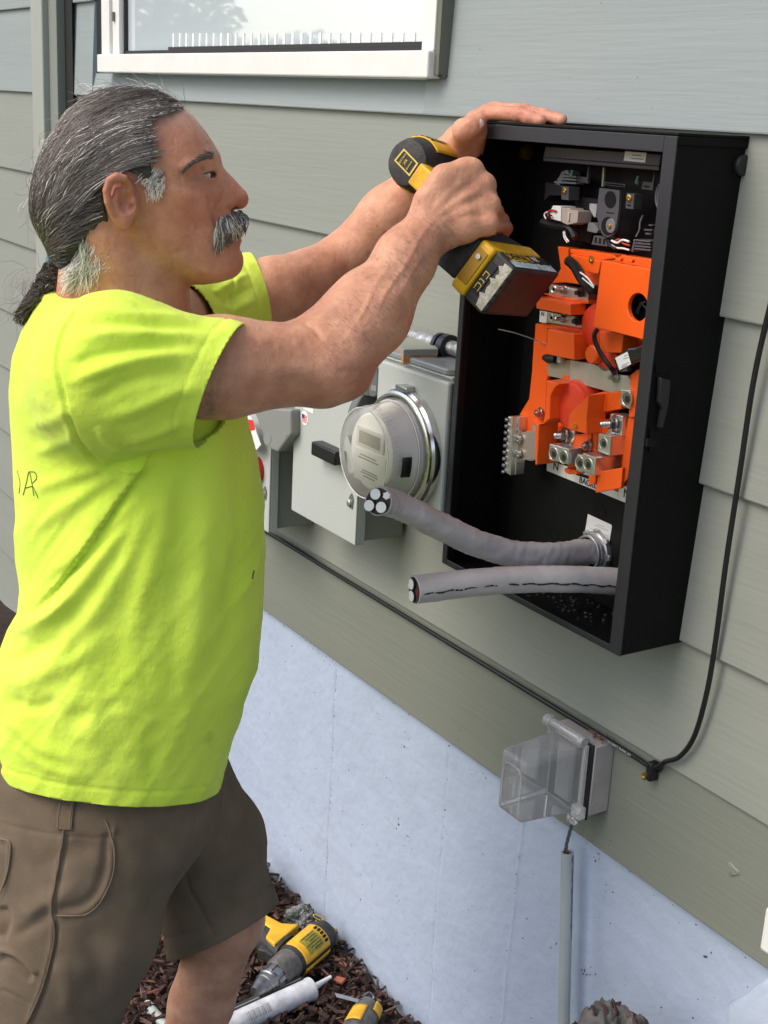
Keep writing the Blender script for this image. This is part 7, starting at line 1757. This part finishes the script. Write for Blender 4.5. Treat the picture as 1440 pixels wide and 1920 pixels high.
    q.add([onback(x, y, .0006) for x, y in fr] + [onback(x, y, .0006) for x, y in inn], [(i, (i + 1) % 4, 4 + (i + 1) % 4, 4 + i) for i in range(4)]); bd = q.build('badge_frame', M_gold, hs, smooth=False); sm = bd.modifiers.new('s', 'SOLIDIFY'); sm.thickness = .0006
    for txt, vv, sz in (('20V MAX', .0065, .0042), ('XR', .0005, .0062), ('BRUSHLESS', -.0065, .0028)):
        text(txt, onback(.0, vv, .0007), -B, -C, sz, M_gold, hs)
    for (u, v) in ((-.0175, .007), (.0165, -.010)):
        q = MB(); n_ = 16; o_ = [onback(u + .0032 * math.cos(k * 6.283 / n_), v + .0075 * math.sin(k * 6.283 / n_), -.002) for k in range(n_)]; i_ = [onback(u + .0022 * math.cos(k * 6.283 / n_), v + .0060 * math.sin(k * 6.283 / n_), -.002) for k in range(n_)]
        q.add(o_ + i_, [(i, (i + 1) % n_, n_ + (i + 1) % n_, n_ + i) for i in range(n_)]); q.build('screw_badge', M_gold, hs, smooth=False)
    # handle
    q = MB(); hx = lambda c: .055 * HS * max(0, min(1, (-c - .08) / .12))
    secs = [(.108 + hx(SC), SC + .02, .024, .017), (.104 + hx(-.19), -.190, .021, .0165), (.100 + hx(-.16), -.160, .0195, .0160), (.092 + hx(-.12), -.120, .0200, .0165), (.082, -.088, .024, .018), (.072, -.076, .036, .026)]; n_ = 20
    vs = []
    for (a, c, ra, rb) in secs:
        for k in range(n_):
            th = 2 * math.pi * k / n_; cx_, sx_ = math.cos(th), math.sin(th); vs.append(T(a + ra * math.copysign(abs(cx_) ** .8, cx_), bc + rb * math.copysign(abs(sx_) ** .8, sx_), c))
    q.add(vs, [(i * n_ + k, i * n_ + (k + 1) % n_, (i + 1) * n_ + (k + 1) % n_, (i + 1) * n_ + k) for i in range(len(secs) - 1) for k in range(n_)]); q.build('handle', M_rub, e, angle=60)
    q = MB(); q.prism([T(.118 + .05 * HS, bc - .008, -.215), T(.136 + .05 * HS, bc - .008, -.210), T(.133 + .05 * HS, bc - .008, -.198), T(.136 + .045 * HS, bc - .008, -.186), T(.118 + .04 * HS, bc - .008, -.182)], B * .016); q.build('trigger', M_rub, e, bevel=.003)
    q = MB(); q.prism([T(a + hx(c), bc - .0175, c) for a, c in ((.070, SC + .026), (.125, SC + .026), (.118, -.186), (.100, -.180), (.086, -.120), (.076, -.12), (.082, -.185))], B * .035)
    q.build('handle_frame', M_yel, e, bevel=.003)
    # foot
    q = MB(); q.prism([T(.006, .008, -.104), T(.104, .008, -.104), T(.124, .004, -.072), T(.124, .004, -.062), T(.0, .004, -.062), T(.0, .006, -.074)], B * .064); q.build('foot_rubber', M_rub, e, bevel=.005, seg=3)
    q = MB(); q.box(0, 0, 0, 0, 0, 0); q = MB()
    q.prism([T(.040, .0050, -.0955), T(.094, .0050, -.0955), T(.094, .0050, -.0920), T(.072, .0050, -.0915), T(.072, .0050, -.0855), T(.062, .0050, -.0855), T(.062, .0050, -.0915), T(.040, .0050, -.0920)], B * .003); q.build('foot_mark', M_gold, e, smooth=False)
    q = MB(); q.prism([T(-.004, .0, -.0615), T(.126, .0, -.0615), T(.130, .0, -.050), T(.130, .0, -.036), T(-.006, .0, -.036), T(-.006, .0, -.050)], B * .075); ft = q.build('foot', M_yel, e, bevel=.0045, seg=3)
    q = MB(); q.prism([T(-.0075, .010, -.058), T(-.0075, .060, -.058), T(-.0075, .060, -.040), T(-.0075, .010, -.040)], A * .003); q.build('release_recess', mat('recess_yellow', (.35, .19, .01), .5), ft, bevel=.001)
    q = MB(); q.cyl(T(-.010, .020, -.049), T(-.005, .020, -.049), .0035, 12); q.build('foot_screw', M_steel, ft)
    if battery:
        q = MB(); q.prism([T(.0, .0, -.0355), T(.128, .0, -.0355), T(.130, .0, -.004), T(.126, .0, 0), T(.002, .0, 0), T(-.002, .0, -.004)], B * .075); bt = q.build('battery', M_rub, e, bevel=.005, seg=3)
        q = MB(); q.prism([T(.008, .006, .0), T(.120, .006, .0), T(.120, .069, .0), T(.008, .069, .0)], C * .0008); q.build('battery_underside', M_btm, bt, bevel=.0003, smooth=False)
        q = MB(); q.prism([T(.006, -.0006, -.034), T(.124, -.0006, -.034), T(.124, -.0006, -.004), T(.006, -.0006, -.004)], B * .0008); q.build('label_backing', M_ink, bt, smooth=False)
        q = MB(); random.seed(4); lo_ = [(.006 + .118 * k / 22, -.0165 + .003 * mnoise.noise((k * .7, 0, 0)) * 2) for k in range(23)]
        q.prism([T(a, -.0010, c) for a, c in lo_] + [T(.124, -.0010, -.004), T(.006, -.0010, -.004)], B * .0006); q.build('torn_label', M_torn, bt, smooth=False)
        q = MB(); q.prism([T(.014, -.0011, -.0335), T(.078, -.0011, -.0335), T(.078, -.0011, -.0195), T(.014, -.0011, -.0175)], B * .0006); q.build('brand_panel', M_yel, bt, smooth=False)
        text('DEWALT', T(.046, -.0013, -.0255), A, -C, .0165, M_ink, bt, sx=.95, extra=.0003); text('XR', T(.090, -.0012, -.0265), A, -C, .0125, mat('white_print', (.6, .6, .6), .6), bt)
        q = MB(); pts_ = []
        for k in range(18): 
            f_ = k / 17; pts_.append((.004 + .066 * f_, -.016 + .006 * mnoise.noise((k * .8, 3, 0)) * 2))
        q.prism([T(-.0030, b_, c) for b_, c in pts_] + [T(-.0030, .071, -.002), T(-.0030, .003, -.002)], A * .0012); q.build('label_residue', M_resid, bt, smooth=False)
        q = MB(); q.prism([T(-.0028, .014, -.033), T(-.0028, .060, -.033), T(-.0028, .060, -.021), T(-.0028, .014, -.021)], A * .001); gz = q.build('gauge_panel', M_ink, bt, smooth=False)
        q = MB(); 
        for (b0, b1) in ((.046, .056), (.040, .043), (.028, .036)):
            for cc in (-.031, -.024): q.prism([T(-.0030, b0, cc), T(-.0030, b1, cc), T(-.0030, b1, cc + .0008), T(-.0030, b0, cc + .0008)], A * .0004)
            q.prism([T(-.0030, b0, -.031), T(-.0030, b0 + .0008, -.031), T(-.0030, b0 + .0008, -.0235), T(-.0030, b0, -.0235)], A * .0004)
        q.build('gauge_print', M_gold, gz, smooth=False)
        q = MB()
        for k in range(5): q.obox(T(.004 + .0, .012 + .013 * k, -.0015), A * .006, B * .0045, C * .0022)
        q.build('rubber_ribs', M_rub, bt, bevel=.0012)
    return e
drill('cordless_drill', K0, dA, dB, dC, 'yellow and black cordless drill gripped in the hand, its battery label torn', True, SC=-.302, A0=.136, AS=1.15, RS=1.22, HS=1.0)
# second drill lying on the mulch with its battery off
a1 = onZ(606, 1752, .045); a2 = onZ(478, 1862, .040); gA = (a2 - a1).normalized(); gB = Vector((0, 0, -1)); gB = (gB - gA * gB.dot(gA)).normalized(); gC = gA.cross(gB)
if (Vector(pix(a1 + gC * .1)) if False else pix(a1 + gC * .1)[0]) > pix(a1)[0]: gC = -gC
Lg = (a2 - a1).length; print('drill2 len', Lg)
sg = Lg / .150; gA, gB, gC = gA * sg, gB * sg, gC * sg
KG = a1 - gA * .050 - gB * .0375 + gC * .232
drill('cordless_drill', KG, gA, gB, gC, 'yellow and black drill without battery lying on the bark mulch, silver chuck forward', False, RS=.72)

# caulk tube with nozzle
c0 = onZ(430, 1925, .026); c1_ = onZ(582, 1855, .026); nz_ = onZ(618, 1833, .030); ax = (c1_ - c0).normalized(); Lc = (c1_ - c0).length
q = MB(); q.lathe(c0 - ax * .05, ax, [(0, .022), (Lc + .044, .022), (Lc + .047, .0235), (Lc + .052, .0235), (Lc + .054, .020), (Lc + .056, .009)], 32)
tb_ = q.build('caulk_tube', mat('tube_white', (.60, .62, .66), .45, var=.25, vscale=40, bump=.3, bscale=120), None, angle=35); tag(tb_, 'white caulk tube with a pointed nozzle lying on the bark mulch beside the drill', 'caulk tube')
q = MB(); s0 = c0 + ax * (Lc + .004); q.lathe(s0, (nz_ - s0).normalized(), [(0, .0085), (.004, .0085), (.006, .0068), ((nz_ - s0).length, .0036), ((nz_ - s0).length + .003, .004), ((nz_ - s0).length + .003, 0)], 18); q.build('nozzle', mat('nozzle_white', (.72, .72, .72), .4), tb_)
q = MB(); tocam = (CAM - c0).normalized(); side = (tocam - ax * tocam.dot(ax)).normalized(); s2 = ax.cross(side)
for k in range(16):
    w_ = .0009 + .0009 * ((k * 7) % 3)
    p0 = c0 + ax * (.028 + .0036 * k); vs = [p0 + side * .02235 * math.cos(t_) + s2 * .02235 * math.sin(t_) for t_ in (-.5, -.2, .1, .3)]; q.add(vs + [v + ax * w_ for v in vs], [(i, i + 1, i + 5, i + 4) for i in range(3)])
q.build('barcode', M_grink, tb_, smooth=False)
# dark flat bar along the tube
up_ = Vector((0, 0, 1)); off = ax.cross(up_).normalized()
if pix(c0 + off * .1)[1] > pix(c0)[1]: off = -off
q = MB(); q.obox(c0 + ax * (Lc * .42) + off * .030 + up_ * .004, ax * (Lc * .60), off * .010, up_ * .004); fb_ = q.build('flat_bar', mat('bar_dark', (.03, .033, .032), .45, var=.3, vscale=50), None, bevel=.001); tag(fb_, 'dark flat steel bar lying between the caulk tube and the drill', 'steel bar')
q = MB(); q.obox(c0 + ax * (Lc * .42) + off * .030 + up_ * .0083, ax * (Lc * .57), off * .0012, up_ * .0004); q.build('groove', M_encl2, fb_)
# small capped marker
k0 = onZ(312, 1925, .012); k1 = onZ(276, 1886, .012); kx = (k1 - k0).normalized(); Lk = (k1 - k0).length
q = MB(); q.lathe(k0, kx, [(-.03, .0105), (Lk * .8, .0105), (Lk * .8, .009), (Lk * .86, .009)], 20); mk_ = q.build('small_tube', mat('green_grey_tube', (.42, .50, .46), .4, var=.2, vscale=60), None); tag(mk_, 'small grey green tube with a cream cap lying left of the bare leg', 'tube')
q = MB(); q.lathe(k0, kx, [(Lk * .84, .0115), (Lk * 1.04, .011), (Lk * 1.06, .009), (Lk * 1.06, 0)], 20); q.build('cap', mat('cream_cap', (.72, .68, .55), .4), mk_)
# crumpled plastic bag behind the drill
def blob_obj(name, c, r3, seed, m_, amp=.3, sub=5):
    me = bpy.data.meshes.new(name); bm = bmesh.new(); bmesh.ops.create_icosphere(bm, subdivisions=sub, radius=1)
    for v in bm.verts:
        n_ = v.co.copy(); d = 1 + amp * mnoise.noise(n_ * 2 + Vector((seed, 0, 0))) + amp * .6 * abs(mnoise.noise(n_ * 5 + Vector((0, seed, 0)))) + amp * .3 * abs(mnoise.noise(n_ * 12)); v.co = Vector((c[0] + n_.x * r3[0] * d, c[1] + n_.y * r3[1] * d, c[2] + n_.z * r3[2] * d))
    bm.to_mesh(me); bm.free(); return link(name, me, m_)
bc_ = onZ(566, 1722, .035); o_ = blob_obj('plastic_bag', bc_ + Vector((-.01, .0, -.012)), (.036, .028, .026), 3, mat('bag_plastic', (.30, .31, .30), .25, col2=(.03, .04, .035), vscale=24, detail=2), .5); tag(o_, 'crumpled dark plastic bag with pale patches behind the drill against the foundation', 'bag')
# third tool, cut by the bottom edge
gt = onZ(680, 1905, .045); e3 = empty('oscillating_tool', gt, 'yellow and grey power tool with a metal blade clamp at the bottom edge', 'power tool')
tA = (onZ(650, 1960, .04) - onZ(690, 1878, .045)).normalized(); q = MB(); base = onZ(692, 1888, .040)
q.lathe(base, tA, [(-.004, .010), (0, .020), (.012, .026), (.030, .028), (.06, .030), (.16, .027), (.165, 0)], 28); q.build('tool_body', M_gear, e3, angle=35)
q = MB(); tcv = (CAM - base).normalized(); tc2 = (tcv - tA * tcv.dot(tA)).normalized(); t3 = tA.cross(tc2)
def tpatch(a0, a1, b0, b1, r_, m_, nm):
    q = MB(); vs = []
    for i in range(7):
        for j in range(9):
            a = a0 + (a1 - a0) * i / 6; th = b0 + (b1 - b0) * j / 8; vs.append(base + tA * a + (tc2 * math.cos(th) + t3 * math.sin(th)) * (r_ + (a - .02) * .05))
    q.add(vs, [(i * 9 + j, i * 9 + j + 1, i * 9 + j + 10, i * 9 + j + 9) for i in range(6) for j in range(8)]); o_ = q.build(nm, m_, e3); sm = o_.modifiers.new('s', 'SOLIDIFY'); sm.thickness = .0015; return o_
tpatch(.004, .030, -1.2, -.3, .0280, M_yel, 'yellow_cover'); tpatch(.030, .075, .1, 1.2, .0295, M_yel, 'yellow_cover')
q = MB(); q.lathe(base - tA * .012 + t3 * .006, tA, [(0, .006), (.002, .013), (.010, .014), (.012, .018), (.016, .018)], 20); q.tube(catmull([base - tA * .016 + t3 * .004, base - tA * .028 + t3 * .0, base - tA * .030 + t3 * .012 + tc2 * .004, base - tA * .016 + t3 * .020], 6), .0022, 8)
q.build('blade_clamp', M_chk, e3); q = MB(); b0 = base - tA * .006 + t3 * .018; q.prism([b0, b0 + tA * .010, b0 + t3 * .045 + tA * .026, b0 + t3 * .052 + tA * .018], tc2 * .0012); q.build('blade', M_steel, e3, smooth=False)
# loose bits of debris: red chip of brick and pale chips on the mulch
for (px_, py_, s_, col, lb_) in ((637, 1838, .011, (.32, .10, .06), 'small brick red chip lying on the mulch right of the caulk nozzle'),):
    q = MB(); c = onZ(px_, py_, .022); q.obox(c, Vector((1, .4, .2)).normalized() * s_, Vector((-.4, 1, .3)).normalized() * s_ * .6, Vector((0, -.2, 1)).normalized() * .003); o_ = q.build('brick_chip', mat('brick_chip', col, .8), None, bevel=.001); tag(o_, lb_, 'chip')
